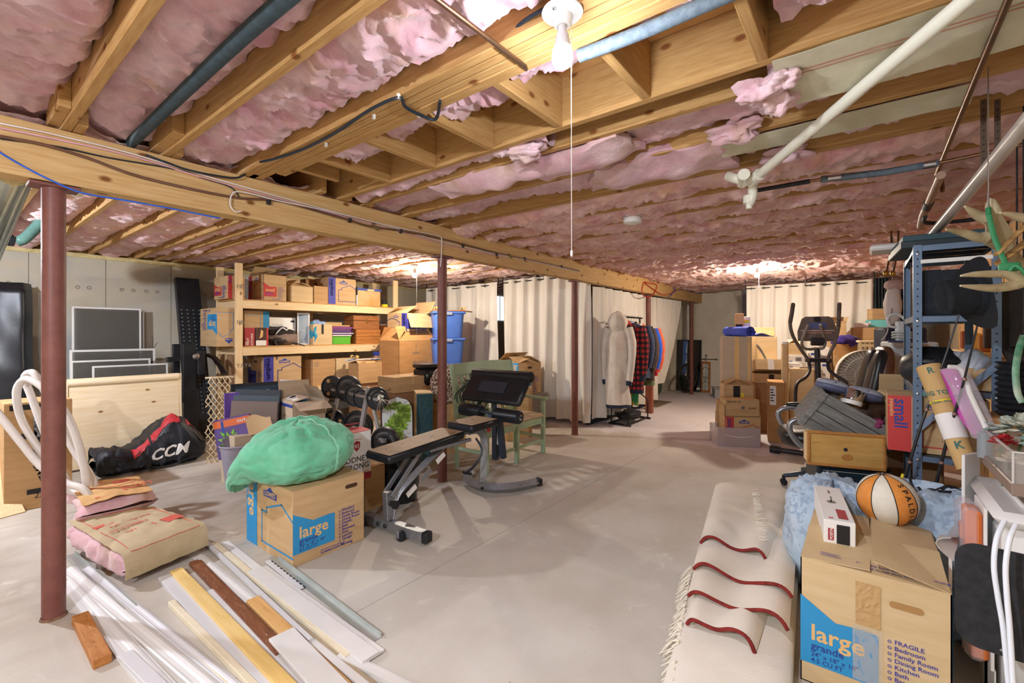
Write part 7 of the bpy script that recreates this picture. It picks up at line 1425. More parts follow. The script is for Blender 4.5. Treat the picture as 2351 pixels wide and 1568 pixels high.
for sx, rx, ry, nm in ((-.10, .115, .075, 'left_wing'), (.12, .12, .085, 'right_wing')):
    MB().at(TR(sx, 0, .01)).grid(blob(lambda d: 1, rx, ry, .036, flat=.3), 30, 12, True).build(nm, lav, t, 70); MB().at(TR(sx, 0, -.018)).grid(blob(lambda d: 1, rx*1.04, ry*1.04, .04, flat=0), 30, 12, True).build('underside', lav2, t, 70)
    MB().at(TR(sx-.03, -.075, .012)).lathe([(.012, .0), (.024, 0), (.026, .008), (.012, .012)], 18).build('hole_ring', lav, t, 40)
MB().at(TR(.02, -.10, -.085)@RY(rad(8))).lathe([(.0, 0), (.062, 0), (.062, .07), (.055, .08), (0, .08)], 28).build('chrome_drum', chrome_m, t, 40); MB().at(TR(.015, -.10, -.118)).lathe([(.068, 0), (.07, .03), (.06, .032)], 28).build('white_ring', wht_m, t, 40)
for k, (x, y, mat, lb, s) in enumerate(((1985, 940, mk('brown leather', '4E3A2E', '604838', 5, rough=.6, bump=.4, bsc=14), 'crumpled dark brown jacket stuffed behind the grey crate', (.13, .1, .11)), (1950, 935, mk('tan leather', '9A7448', 'AE885A', 5, rough=.6, bump=.4, bsc=14), 'crumpled tan bag stuffed in the grey crate', (.10, .07, .08)), (2016, 972, mk('magenta cloth', '7A2A50', '8E3862', 5, rough=.8), 'small magenta pouch beside the grey crate', (.035, .03, .03)))):
    c = atd(x, y, 3.12 if k < 2 else 2.9); t = thing('jacket' if k == 0 else 'pouch', lb, 'bag' if k else 'jacket', c, rad(-60)); MB().grid(blob(nf(90+k, .3), *s), 30, 18, True).build('body', mat, t, 70)
# ---------------------------------------------------------------- blue steel shelf unit
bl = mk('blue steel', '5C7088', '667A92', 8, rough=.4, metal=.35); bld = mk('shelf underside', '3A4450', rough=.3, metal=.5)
SXA, SXB, SYA, SYB, SZ = 3.265, 4.05, -.205, -.535, 1.876
t = thing('metal_shelf', 'tall blue slotted-steel shelf unit crammed with things on the right', 'shelf', (0, 0, 0))
for x, sx in ((SXA, 1), (SXB, -1)):
    for y, sy in ((SYA, -1), (SYB, 1)):
        o = MB().box((x, y, 0), (x+sx*.003, y+sy*.036, SZ), .0005).box((x+sx*.003, y, 0), (x+sx*.036, y+sy*.003, SZ), .0005).build('post', bl, t); b = MB()
        if x == SXA:
            for i in range(46): b.at(TR(x-.0006, y+sy*.018, .04+.04*i)@RY(-PI/2)).lathe([(0, 0), (.0045, 0), (.0045, .0012), (0, .0012)], 8, cap=False)
        elif sy < 0:
            for i in range(46): b.at(TR(x+sx*.018, y+.0006, .04+.04*i)@RX(-PI/2)).lathe([(0, 0), (.0045, 0), (.0045, .0012), (0, .0012)], 8, cap=False)
        if b.v: b.build('slot_hole', black_m, o)
        b = MB()
        for z in (1.48, 1.09, .735, 1.84): b.at(TR(x-.0006 if x == SXA else x, y+sy*.018, z-.012)@RY(-PI/2)).lathe([(.0, 0), (.008, 0), (.006, .004), (0, .005)], 8, cap=False)
        if x == SXA: b.build('bolt_head', steel_m, o)
for z in (SZ, 1.497, 1.105, .75, .12):
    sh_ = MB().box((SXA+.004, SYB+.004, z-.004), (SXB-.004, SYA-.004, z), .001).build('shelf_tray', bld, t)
    for a, c in (((SXA+.0035, SYB+.037, z-.034), (SXA+.006, SYA-.037, z-.0045)), ((SXB-.006, SYB+.037, z-.034), (SXB-.0035, SYA-.037, z-.0045)), ((SXA+.037, SYA-.006, z-.034), (SXB-.037, SYA-.0035, z-.0045)), ((SXA+.037, SYB+.0035, z-.034), (SXB-.037, SYB+.006, z-.0045))): MB().box(a, c).build('tray_lip', bl, t)
for k in range(3): MB().box((SXA+.2+.2*k, SYB+.01, SZ-.02), (SXA+.23+.2*k, SYA-.01, SZ-.0045)).build('tray_rib', bld, t)
MB().bar((SXA-.004, SYA-.02, .89), (SXA-.004, SYB+.02, 1.24), .004, .03).build('diagonal_brace', mk('brace steel', '7E92AE', rough=.35, metal=.5), t)
MB().box((SXA-.002, SYB+.03, 1.775), (SXA+.004, SYA-.03, 1.795)).build('white_bar', wht_m, t)
# on the shelf
t = thing('fabric_bin', 'black canvas storage cube on the upper shelf behind the hat', 'bin', (SXA+.06, -.37, 1.499)); MB().box((0, -.145, 0), (.30, .125, .245), .006).build('cube', mk('black canvas', '20262E', '2B323A', 30, rough=.95, bump=.4, bsc=150), t); MB().box((-.003, -.10, .24), (.0, .05, .262)).build('label_tag', mk('tag red', 'A0503A', 'C8B49A', 30, rough=.7), t)
t = thing('picture_frame', 'dark framed panels lying on top of the blue shelf', 'picture', (SXA+.12, -.36, SZ+.002), rad(4)); MB().box((0, -.16, 0), (.55, .20, .04), .004).build('frame', mk('frame slate', '2E3C40', rough=.5), t); MB().box((.02, -.15, .0401), (.53, .19, .075), .004).build('frame', mk('frame teal', '34505A', rough=.5), t)
t = thing('flat_white_case', 'white plastic case sticking out from the far end of the blue shelf top', 'case', (SXB-.16, SYA-.1, SZ+.08)); MB().box((0, 0, 0), (.25, .28, .04), .012).build('case', wht_m, t); t.location.z = SZ+.080
tag(MB().box((SXB-.3, SYA-.25, SZ+.001), (SXB+.0, SYA-.06, SZ+.078), .004).build('carton', mk('blue lid box', '3B62B0', rough=.5)), 'blue box under the white plastic case', 'box')
z3 = 1.107
t = thing('camera_bag', 'black padded bag on the middle level of the blue shelf', 'bag', (SXA+.10, -.28, z3+.001), rad(15)); MB().at(TR(.06, -.02, .10)).grid(blob(lambda d: 1+.06*NZ.noise(d*2), .16, .13, .105, flat=.02), 34, 18, True).build('body', mk('bag black', '1A1C20', '262930', 6, rough=.45, bump=.3, bsc=40), t, 70); MB().at(TR(-.02, -.02, .15)@RY(rad(-28))).box((-.06, -.09, 0), (.10, .09, .03), .012).build('flap', mk('bag black', ''), t, 40); MB().at(TR(-.07, -.02, .10)).box((0, -.02, 0), (.012, .02, .03), .004).build('buckle', steel_m, t)
tag(MB().at(TR(SXA+.03, SYB+.02, z3)).box((0, -.0, 0), (.3, .215, .115), .003).build('carton', card('tan')), 'tan box on the middle level of the blue shelf under grey sheeting', 'box')
t = thing('plastic_sheet', 'crumpled grey-blue plastic sheet on the tan box of the blue shelf', 'sheet', (SXA+.16, -.44, z3+.117)); MB().grid(blob(nf(101, .28), .13, .10, .085, flat=.5), 34, 16, True).build('sheet', mk('grey sheet', 'A7B1BC', 'BCC4CC', 6, rough=.5, bump=.4, bsc=12), t, 70)
z4 = .752
carton('small red-striped moving box on the lower level of the blue shelf', V((SXA+.045, -.10, z4)), .40, .305, .36, rad(-90), prints=[('f', lw('B', 'small'))], tape='top')
tag(MB().at(TR(SXA+.02, -.50, .122)).box((0, 0, 0), (.3, .27, .35), .003).build('carton', card('lite')), 'tan box on the bottom level of the blue shelf', 'box')
t = thing('bottle', 'olive bottle on the bottom level of the blue shelf', 'bottle', (SXA+.02, -.255+.02, .122)); t.location = (SXA+.06, -.222, .122); MB().at(TR(0, 0, 0)).lathe([(.0, 0), (.022, .0), (.024, .2), (.012, .27), (.011, .34), (0, .34)], 14, cap=False).build('glass', mk('olive glass', '4E5A20', rough=.15), t, 50)
# leaning in front of the shelf: paper roll, pink pack, rods
fx = SXA-.05
def lean(L): return [atd(x, y, d) for x, y, d in L]
t = thing('paper_roll', 'kraft paper roll with printed lettering leaning on the blue shelf', 'roll', (0, 0, 0)); P = lean([(2133, 842, 2.32), (2223, 1078, 2.10)]); MB().tube(P, [.052, .04], 22).build('roll', mk('kraft roll', 'BE9A62', 'CBAA74', 4, rough=.75), t, 50)
u = (P[1]-P[0]).normalized(); eye = (EYE-P[0]).normalized(); sd = u.cross(eye).normalized(); nn = sd.cross(u)
nn = nn if nn.dot(eye) > 0 else -nn
def onroll(s, off=.0): return P[0]+u*s+nn*(.052-.012*s/.6+.0015)
b = MB(); F = lambda s: frame(onroll(s), sd if sd.dot(ray(3000, 700)-ray(0, 700)) > 0 else -sd, -u)
for s, tx, sz in ((.16, 'BIG TOPS', .03), (.20, 'KRAFT ROLL', .014), (.05, 'R', .045), (.42, 'K', .05)): glyphs(b, tx, sz, F(s), 'C', .02)
b.build('green_print', mk('green ink', '3E6E66', rough=.7), t, norm=False)
MB().tube([P[0]+u*.25, P[0]+u*.37], [.0485, .0462], 22, caps=False).build('white_label', wht_matte, t, 50); MB().tube([P[0]+u*.185, P[0]+u*.193], [.0508, .0505], 22, caps=False).build('yellow_band', INK['yellow'], t, 50)
t = thing('toy_package', 'magenta item in a clear plastic pack leaning on the blue shelf', 'package', (0, 0, 0)); P = lean([(2175, 846, 2.2), (2197, 890, 2.18), (2225, 960, 2.12), (2258, 1010, 2.0)]); mg = mk('magenta plastic', 'B23E9A', 'C24EAA', 5, rough=.35)
MB().tube(spl(P, 6), [.018+.018*math.sin(PI*min(1, .15+i/20)) for i in range(19)], 12, flat=.5).build('magenta_core', mg, t, 60); P2 = lean([(2178, 842, 2.19), (2208, 850, 2.17), (2228, 905, 2.1), (2266, 985, 1.97)]); MB().tube(spl(P2, 6), .011, 10).build('white_edge', wht_m, t, 60)
MB().tube(spl(lean([(2186, 842, 2.18), (2212, 890, 2.14), (2240, 950, 2.06), (2262, 1000, 1.97)]), 6), .046, 14, flat=.45).build('clear_shell', mk('clear shell', 'E4DCE4', rough=.1, alpha=.28), t, 60)
rodm = mk('rod black', '1B1D24', rough=.25, spec=.6)
for k, (L, lb) in enumerate((([(2072, 1118, 2.35), (2112, 985, 2.30), (2160, 850, 2.26), (2205, 712, 2.22)], 'left fishing rod leaning across the blue shelf front'), ([(2147, 1118, 2.24), (2180, 990, 2.18), (2214, 870, 2.12), (2246, 738, 2.05)], 'right fishing rod leaning across the blue shelf front'))):
    P = spl(lean(L), 6); o0 = P[0]; u = (P[1]-P[0]).normalized(); base = o0-u*(o0.z/u.z)*.98; t = thing('fishing_rod', lb, 'fishing rod', (0, 0, 0)); n = len(P); MB().tube([base]+P, [.009]+[.008-.005*i/n for i in range(n)], 8).build('blank', rodm, t, 60)
    b = MB(); [b.tube([P[i]+V((0, 0, -.006)), P[i]+V((0, 0, .006))], .0085, 8) for i in (3, 8, 12)]; b.build('ferrule', mk('ferrule copper', 'A08078', rough=.3, metal=.6), t, 50)
    for i in (5, 10): MB().tube([P[i]+V((.0, .012, 0))+V((.0, .007*math.cos(a), .007*math.sin(a))) for a in [2*PI*j/10 for j in range(10)]], .001, 4, True).build('line_guide', steel_m, t)
c = atd(2066, 1112, 2.3); tag(MB().tube([c, c+V((0, -.012, .055))], .006, 8).build('cork_plug', INK['yellow']), 'small yellow plug at the foot of the left fishing rod', 'plug')
# ---------------------------------------------------------------- left of the shelf: window unit, coiled cord, bags
q = atd(2048, 895, 4.15); wz = zat(785, q); wu = mk('appliance white', 'C9D2D6', 'D4DADC', 4, rough=.45); t = thing('window_air_unit', 'white boxy appliance with a dark square recess behind the blue shelf', 'appliance', (q.x+.05, q.y, .78), rad(-75)); MB().box((0, 0, 0), (.34, .3, wz-.78), .012).build('housing', wu, t); MB().box((.13, -.008, .04), (.33, -.0, wz-.82), .006).build('dark_recess', mk('recess navy', '1E2A3C', rough=.4), t)
tag(MB().at(TR(q.x+.05, q.y, 0)@RZ(rad(-75))).box((0, .02, 0), (.34, .3, .778), .003).build('carton', card('kraft')), 'tall box under the white appliance', 'box')
c = atd(2073, 775, 3.9); t = thing('power_strip', 'white power strip wrapped in its own grey cord on the white appliance', 'power strip', (c.x, c.y, c.z-.03), rad(-70)); MB().box((-.04, 0, -.0), (.045, .05, .17), .01).build('strip', wu, t); 
for k in range(3): MB().at(TR(0, .02, .03+.022*k)).tube([(.065*math.cos(a), .045*math.sin(a), .006*math.sin(2*a)) for a in [2*PI*i/22 for i in range(22)]], .008, 6, True).build('cord_turn', mk('cord grey', 'BDC2BE', rough=.5), t, 60)
MB().tube(spl([V((-.03, .02, .12)), V((-.085, .02, .13)), V((-.10, .02, .20)), V((-.04, .02, .235)), V((.02, .02, .19))], 6), .012, 8).build('cord_loop', wu, t, 60); MB().box((.005, -.004, .02), (.025, 0, .035)).build('switch', INK['wine'], t)
tag(MB().at(TR(c.x-.05, c.y-.1, wz)).box((-.05, -.05, .0), (.3, .2, max(.012, c.z-.032-wz)), .004).build('flat_case', mk('navy case', '1E2448', '2A3264', 5, rough=.6)), 'dark navy case under the power strip', 'case')
q = atd(2050, 700, 4.6); t = thing('backpack', 'pale grey and black backpack hanging beside the dark curtain', 'bag', (q.x, q.y, q.z), rad(-70)); MB().grid(blob(nf(111, .14), .07, .09, .20), 26, 18, True).build('body', mk('grey pack', 'B9AFAA', 'C6BCB6', 5, rough=.8, bump=.3, bsc=40), t, 70); MB().at(TR(.075, .02, 0)).box((-.012, -.08, -.2), (.025, .08, .18), .012).build('dark_side', mk('navy nylon', '1B2238', rough=.6), t); MB().tube(spl([V((-.03, -.06, -.02)), V((-.07, -.09, -.15)), V((-.08, -.08, -.28)), V((-.12, -.06, -.36))], 6), .014, 6, flat=.3).build('strap', mk('strap grey', '8A827C', rough=.8), t, 60); MB().at(TR(.02, 0, .2)).grid(blob(nf(115, .2), .09, .08, .06), 20, 10, True).build('cap', mk('cap mauve', 'A88E86', 'B89E94', 6, rough=.9), t, 70)
MB().tube([(0, 0, .15), (0, 0, JB-q.z)], .004, 5).build('hanging_strap', black_m, t)
q = atd(2052, 770, 4.55); t = thing('suitcase', 'dark navy case standing under the hanging backpack', 'case', (q.x, q.y, .0), rad(-70)); MB().box((-.06, 0, .02), (.28, .3, zat(752, q)), .02).build('shell', mk('navy nylon', ''), t, 40); MB().bar((-.03, -.003, .5), (-.03, -.003, 1.1), .02, .006).build('strap', mk('strap grey', ''), t)
for x in (-.03, .25): MB().at(TR(x, .15, .02)@RX(PI/2)).lathe([(.005, -.02), (.02, -.018), (.02, .018), (.005, .02)], 10).build('wheel', black_m, t)
q = atd(2030, 1000, 4.4); tag(MB().at(TR(q.x-.08, q.y+.05, 0)@RZ(rad(-70))).box((0, 0, 0), (.12, .2, zat(885, q)), .003).build('book_stack', mk('striped spines', 'C9A040', '3A2E20', 40, (.2, .2, 4), rough=.7)), 'tall yellow striped upright box beside the red-striped small box', 'box')
q = atd(2108, 850, 3.3); t = thing('open_flap_box', 'tan box with open flaps behind the blue shelf post', 'box', (0, 0, 0)); p = V((q.x-.1, q.y+.02, 1.05-.0)); t2 = carton('small open tan box beside the blue shelf post', V((4.10, -.12, .78)), .3, .2, .25, rad(-80), tone='lite', flaps={'f': 200, 'l': 220, 'b': 80, 'r': 60}, tape=''); bpy.data.objects.remove(t)
tag(MB().at(TR(4.10, -.12, 0)@RZ(rad(-80))).box((0, 0, 0), (.3, .25, .778), .003).build('carton', card('dark')), 'dark tall box under the small open tan box', 'box')
# ---------------------------------------------------------------- antlers, hat and hanging clothes
ant = mk('antler bone', 'A89A7A', 'C4B896', 7, rough=.55, bump=.3, bsc=24, c3='7E6844', sc3=6, lo3=.55, hi3=.75); AD = 1.72
t = thing('moose_antler', 'broad pale moose antler with tines hanging at the upper right', 'antler', (0, 0, 0))
def palm(L, th, nm):
    b = MB(); n = len(L); P = [atd(x, y, AD+dz) for x, y, dz in L]; nv = (EYE-P[0]).normalized(); b.v = [p+nv*th/2 for p in P]+[p-nv*th/2 for p in P]; b.f = [list(range(n)), [n+i for i in range(n)][::-1]]+[[i, (i+1) % n, n+(i+1) % n, n+i] for i in range(n)]; b.m = [0]*len(b.f)
    o = b.build(nm, ant, t); md = o.modifiers.new('round', 'BEVEL'); md.width = .006; md.segments = 2; return o
palm([(2245, 545, 0), (2262, 556, 0), (2262, 520, 0), (2250, 505, 0), (2240, 497, 0), (2232, 489, 0), (2254, 495, 0), (2266, 490, 0), (2270, 465, .02), (2292, 480, .02), (2318, 520, .03), (2335, 552, .04), (2320, 575, .04), (2300, 578, .03), (2275, 570, .02), (2258, 560, .0)], .018, 'palm')
for L, r in (([(2262, 545, 0), (2245, 545, 0), (2220, 537, -.01), (2195, 531, -.02), (2172, 527, -.03)], (.022, .018, .015, .011, .004)), ([(2262, 500, 0), (2245, 494, 0), (2230, 484, -.01), (2215, 474, -.02)], (.022, .017, .012, .004)), ([(2285, 490, .02), (2278, 475, .02), (2274, 462, .02), (2270, 460, .02)], (.022, .02, .014, .006)), ([(2300, 560, .03), (2320, 590, .05), (2345, 620, .06), (2370, 640, .08)], (.03, .028, .028, .028))):
    P = spl([atd(x, y, AD+dz) for x, y, dz in L], 6); n = len(P); k = len(r)-1; MB().tube(P, [r[min(k, int(i*k/(n-1)))]+(r[min(k, int(i*k/(n-1))+1)]-r[min(k, int(i*k/(n-1)))])*(i*k/(n-1) % 1) for i in range(n)], 10).build('tine', ant, t, 60)
b = MB(); b.tube(spl([atd(2270, 492, 1.68), atd(2283, 545, 1.66), atd(2302, 590, 1.64), atd(2312, 615, 1.62)], 5), .008, 8, flat=.4); b.tube([atd(2269, 478, 1.69), atd(2270, 494, 1.68)], .008, 8); gs = mk('green strap', '2E7A4C', '388A58', 10, rough=.6); b.build('green_strap', gs, t, 60)
MB().tube([atd(2269, 440, 1.7), atd(2269, 480, 1.69)], .003, 6).build('hook', steel_m, t); qh = atd(2269, 440, 1.7); MB().tube([qh, V((qh.x, qh.y, JB))], .002, 5).build('hook_wire', steel_m, t)
t = thing('deer_antler', 'pale brown antler with two long smooth tines in front of the black hat', 'antler', (0, 0, 0)); AD2 = 1.52
for L, r in (([(2360, 632, .02), (2340, 640, .01), (2310, 630, 0), (2270, 629, -.01), (2235, 630, -.02), (2206, 633, -.03)], (.02, .018, .013, .012, .009, .003)), ([(2355, 640, .02), (2335, 652, .01), (2290, 661, 0), (2250, 660, -.01), (2205, 656, -.03)], (.022, .018, .014, .011, .003)), ([(2400, 600, .05), (2370, 625, .03), (2345, 645, .015)], (.022, .022, .02)), ([(2375, 505, .0), (2340, 498, 0), (2318, 492, -.01), (2296, 489, -.02)], (.018, .014, .009, .003))):
    P = spl([atd(x, y, AD2+dz) for x, y, dz in L], 6); n = len(P); k = len(r)-1; MB().tube(P, [r[min(k, int(i*k/(n-1)))]+(r[min(k, int(i*k/(n-1))+1)]-r[min(k, int(i*k/(n-1)))])*(i*k/(n-1) % 1) for i in range(n)], 10).build('tine', ant, t, 60)
P = [atd(2322, 614, 1.53)+V((0, 0, 0)) for _ in range(1)]; MB().at(TR(*P[0])).box((-.016, -.02, -.012), (.016, .03, .016), .005).build('green_knot', gs, t, 40)
P = spl([atd(2318, 622, 1.52), atd(2330, 610, 1.51), atd(2345, 618, 1.50), atd(2362, 640, 1.5)], 5); MB().tube(P, .006, 7).build('green_tie', gs, t, 60)
a0 = atd(2400, 600, 1.57); MB().tube([a0, V((a0.x, a0.y, JB))], .004, 6).build('hanging_cord', black_m, t)
for k, (x0, y0, x1, y1) in enumerate(((2287, 585, 2372, 500), (2290, 605, 2370, 545))):
    P = spl([atd(x0, y0, 1.66+.03*k), atd((x0+x1)/2-4, (y0+y1)/2+4, 1.64+.03*k), atd(x1, y1, 1.62+.03*k)], 5); tag(MB().tube(P, .022+.01*k, 10, flat=.35).build('driftwood', mk('banded wood', '6E4A2C', 'C09A60', 9, (1, 1, 6), .5)), ['brown wood slat slanting beside the green strap', 'brown and cream banded wood piece behind the green knot'][k], 'wood')
# hat
c = atd(2243, 674, 1.86); hm = mk('black felt', '101216', '181B20', 30, rough=.95, bump=.3, bsc=90); t = thing('felt_hat', 'black felt fedora hanging sideways from the antlers', 'hat', c)
t.matrix_world = TR(*c)@frame((0, 0, 0), (SA*.25+.0, -CA*.25, -1), (CA*.55+SA*.84, SA*.55-CA*.84, .08))@RY(rad(0))
# local z points out of the crown; crown aims left towards the room
vr = ray(2228, 678).normalized(); crown_dir = (V((0, 0, 1)).cross(vr)*.84-vr*.52-V((0, 0, .10))).normalized(); t.matrix_world = TR(*c)@frame((0, 0, 0), V((0, 0, 1)).cross(crown_dir), crown_dir.cross(V((0, 0, 1)).cross(crown_dir)))
def hatf(u, v):
    a = 2*PI*u; 
    if v < .35: k = v/.35; r = .165-.075*k; z = .022*(math.cos(2*a))*(1-k)**1.3-.0; return (r*.74*math.cos(a), r*.9*math.sin(a), z)
    k = (v-.35)/.65; r = .09*(1-.18*k) if k < .7 else .09*(1-.18*.7)*math.sqrt(max(0, 1-((k-.7)/.3)**2)); z = .115*min(1, k/.7)+.012*math.sin(min(1, max(0, (k-.6)/.4))*PI/2)
    x, y = r*.92*math.cos(a), r*1.12*math.sin(a); z -= .03*math.exp(-(x/.022)**2)*max(0, (k-.55)/.45); pin = 1-.18*max(0, math.sin(a))**4*min(1, k*1.3); return (x*pin*.8, y*.8, z*.95)
MB().grid(hatf, 64, 34, True).build('felt', hm, t, 70); MB().lathe([(.0905, .002), (.0895, .026)], 40, cap=False).build('hat_band', mk('band black', '24282F', rough=.6), t, 60)
t.children[1].matrix_local = MX.Diagonal((.745, .905, 1, 1)); hc = t
q0 = atd(2262, 650, 1.86); 
# trousers and bellows on the right edge
t = thing('dark_trousers', 'dark trousers hanging at the right edge behind the antlers', 'clothes', (0, 0, 0)); tm = mk('dark twill', '2B2724', '393430', 8, rough=.9, bump=.2, bsc=60)
MB().tube(spl([atd(2315, 660, 2.3), atd(2318, 720, 2.3), atd(2328, 780, 2.28), atd(2345, 830, 2.25)], 5), [.085-.0025*i for i in range(16)], 14, flat=.45).build('trouser_leg', tm, t, 60); MB().tube(spl([atd(2362, 660, 2.25), atd(2360, 720, 2.25), atd(2352, 800, 2.22)], 5), [.08-.003*i for i in range(11)], 14, flat=.45).build('trouser_leg', tm, t, 60); q0 = atd(2335, 655, 2.28); MB().tube([q0, V((q0.x, q0.y, JB))], .004, 5).build('hanging_cord', black_m, t); MB().bar(atd(2300, 655, 2.3), atd(2372, 655, 2.25), .02, .03).build('waistband', tm, t)
q = atd(2330, 930, 2.08); t = thing('bellows_hose', 'black corrugated rubber bellows right of the blue shelf', 'hose', (q.x, q.y, q.z-.05)); b = MB(); b.lathe([(.055+(.012 if i % 2 else -.004), .013*i) for i in range(20)], 24); b.build('bellows', black_m, t, 50)
tag(MB().box((q.x-.12, q.y-.12, 0), (q.x+.12, q.y+.10, q.z-.052), .004).build('carton', card('orange')), 'orange-brown box under the black bellows', 'box')
q = atd(2338, 850, 2.0); t = thing('garden_tool', 'green handled tool hanging at the right edge', 'tool', (0, 0, 0)); MB().tube(spl([atd(2350, 770, 2.0), atd(2340, 800, 2.0), atd(2332, 850, 1.98), atd(2336, 900, 1.97), atd(2348, 925, 1.95)], 5), .012, 8, flat=.6).build('green_handle', mk('green tool', '2F8A66', 'AEBFA8', 9, rough=.4), t, 60); q0 = atd(2350, 770, 2.0); MB().tube([q0, V((q0.x, q0.y, JB))], .003, 5).build('cord', black_m, t)
# tools on the plank wall behind the shelf
tw = random.Random(8)
for k, (px, y0, y1, c, lb) in enumerate(((2215, 760, 800, '8A4A2A', 'reddish book-like box on the tool wall ledge'), (2228, 758, 802, 'D9CBA6', 'cream folder on the tool wall ledge'), (2240, 765, 800, 'C9A24A', 'yellow jar on the tool wall ledge'), (2270, 745, 800, '3A2E28', 'dark hand tool hanging on the plank wall'), (2258, 770, 815, 'B5702E', 'amber handled tool hanging on the plank wall'))):
    p = aty(px, y1, YR+.10); w = .07; zt = zat(y0, p); tag(MB().box((p.x, p.y-.05, p.z), (p.x+w, p.y+.03, zt), .01).build('wall_tool' if k > 2 else 'ledge_item', mk('ledge %d' % k, c, rough=.5)), lb, 'tool' if k > 2 else 'box')
p = aty(2240, 806, YR+.12); tag(MB().box((p.x-.5, YR-.005, p.z-.04), (p.x+.9, YR+.2, p.z-.005), .003).build('wall_ledge', pinex_m), 'narrow wooden ledge along the plank wall', 'shelf')
# ---------------------------------------------------------------- right foreground
p, w, h = fit(1838, 2186, 1558, 1275, 0, rad(-90)); p.z = 0
bx2 = carton('large moving box in the right foreground carrying the basketball', p, w, .495, .64, rad(-90), tone='lite', flaps={'f': 5, 'b': 3, 'l': 3, 'r': 13}, prints=[('f', lw('A', 'large')), ('r', lambda w, h: [('blue', 'rect', .0, .0, .08*w, h)])], tape='', hole=None)
wb_ = w; F, fw, fh = facemat('f', w, .64, .495); b = MB(); b.T = F@TR(.73*fw, fh*.82, .001); hr, hl = .012, .036; b.prism([(hl+hr*math.cos(rad(a)), hr*math.sin(rad(a))) for a in range(-90, 91, 30)]+[(-hl+hr*math.cos(rad(a)), hr*math.sin(rad(a))) for a in range(90, 271, 30)], -.0008, .0010); b.build('hand_hole', mk('hand hole tan', 'A98250', rough=.9), bx2)
MB().at(F@TR(.40*fw, .60*fh, .0022)).slab(lambda u, v: (.075*u, .16*v, .003*NZ.noise(V((u*6, v*9, 1)))), 8, 14, .0008).build('packing_tape', mk('brown tape', 'BE9A68', rough=.3, spec=.5), bx2); MB().at(F@TR(.38*fw, .17*fh, .0026)).slab(lambda u, v: (.09*u, .21*v, .004*NZ.noise(V((u*8, v*5, 7)))), 8, 8, .0006).build('clear_tape', mk('clear tape', ''), bx2)
F2 = frame((-w/2, -.32, .4965), (1, 0, 0), (0, 1, 0)); inkprint(bx2, F2@RX(rad(6)), [('indigo', 'text', 'pick the box for the job - moving supplies', .40*w, .05, .02), ('indigo', 'text', 'escoge la caja para tu mudanza', .42*w, .028, .017), ('indigo', 'rect', .14*w, .05, .07, .003), ('indigo', 'rect', .14*w, .06, .06, .003), ('indigo', 'rect', .14*w, .07, .065, .003)], .004)
bz0 = .505
c = atd(2036, 1228, 2.14); ball = thing('basketball', 'orange and white basketball resting on the open moving box', 'ball', (c.x, c.y, bz0+.118)); R_ = .118
bo = mk('ball orange', 'D9893A', 'E2984A', 30, rough=.5, bump=.3, bsc=220); bwht = mk('ball white', 'DAD5C4', 'E4DFD0', 30, rough=.5, bump=.3, bsc=220)
b = MB(); N = 48
vz = lambda i, j: (R_*math.sin(PI*j/28)*math.cos(2*PI*i/N), R_*math.sin(PI*j/28)*math.sin(2*PI*i/N), R_*math.cos(PI*j/28))
vs = [vz(i, j) for i in range(N) for j in range(29)]; fs = []; mi = []
for i in range(N):
    for j in range(28): fs.append([i*29+j, ((i+1) % N)*29+j, ((i+1) % N)*29+j+1, i*29+j+1]); b.m.append(1 if (i//6) % 2 else 0)
b.v = [V(x) for x in vs]; b.f = fs; o = b.build('cover', [bo, bwht], ball, 80)
b = MB(); [b.tube([(1.003*R_*math.sin(PI*j/30)*math.cos(2*PI*k/8), 1.003*R_*math.sin(PI*j/30)*math.sin(2*PI*k/8), 1.003*R_*math.cos(PI*j/30)) for j in range(31)], .002, 5) for k in range(8)]; b.build('black_seam', black_m, ball, 60)
b = MB()
for i, ch in enumerate('SPALDING'):
    th = PI*.24+PI*.075*i; a = 2*PI*2.5/8; pp = V((math.sin(th)*math.cos(a), math.sin(th)*math.sin(a), math.cos(th))); ut = V((math.cos(th)*math.cos(a), math.cos(th)*math.sin(a), -math.sin(th))); glyphs(b, ch, .033, frame(pp*(R_+.0012), ut, pp.cross(ut)), 'C', .02)
b.build('black_lettering', INK['black'], ball, norm=False)
va = math.atan2(-c.y, -c.x); ball.rotation_euler = (rad(-4), rad(10), va-2*PI*1.5/8-rad(5))
# slim white box
a0, a1 = atz(1925, 1296, bz0), atz(1885, 1165, bz0+.05); t = thing('slim_box', 'long slim white product box lying beside the basketball', 'box', (0, 0, 0)); A = V((2.36, .085, bz0)); Bq = V((2.95, .17, bz0)); u = (Bq-A).normalized(); 
t.matrix_world = TR(*A)@RZ(math.atan2(u.y, u.x)); Lb = .50; MB().box((0, -.055, 0), (Lb, .055, .105), .002).build('body', wht_matte, t)
Fe = frame((0, .055, 0), (0, -1, 0), (0, 0, 1)); inkprint(t, Fe, [('black', 'rect', .045, .01, .045, .08), ('logo', 'rect', .047, .055, .041, .03), ('wine', 'rect', .015, .02, .02, .05), ('white', 'text', 'POSITA', .031, .024, .014, 'L', 90, .02), ('white', 'text', 'STEINWASH', .075, .014, .013, 'L', 90, .02), ('black', 'rect', 0, 0, .11, .004)])
Ft = frame((0, .055, .105), (0, -1, 0), (1, 0, 0)); inkprint(t, Ft, [('wine', 'rect', .055, .03, .035, .12), ('red', 'rect', .02, .02, .016, .012), ('grey', 'line', [(.05, .25), (.055, .33)], .006), ('grey', 'disc', .05, .25, .018), ('grey', 'rect', .05, .38, .008, .05)])
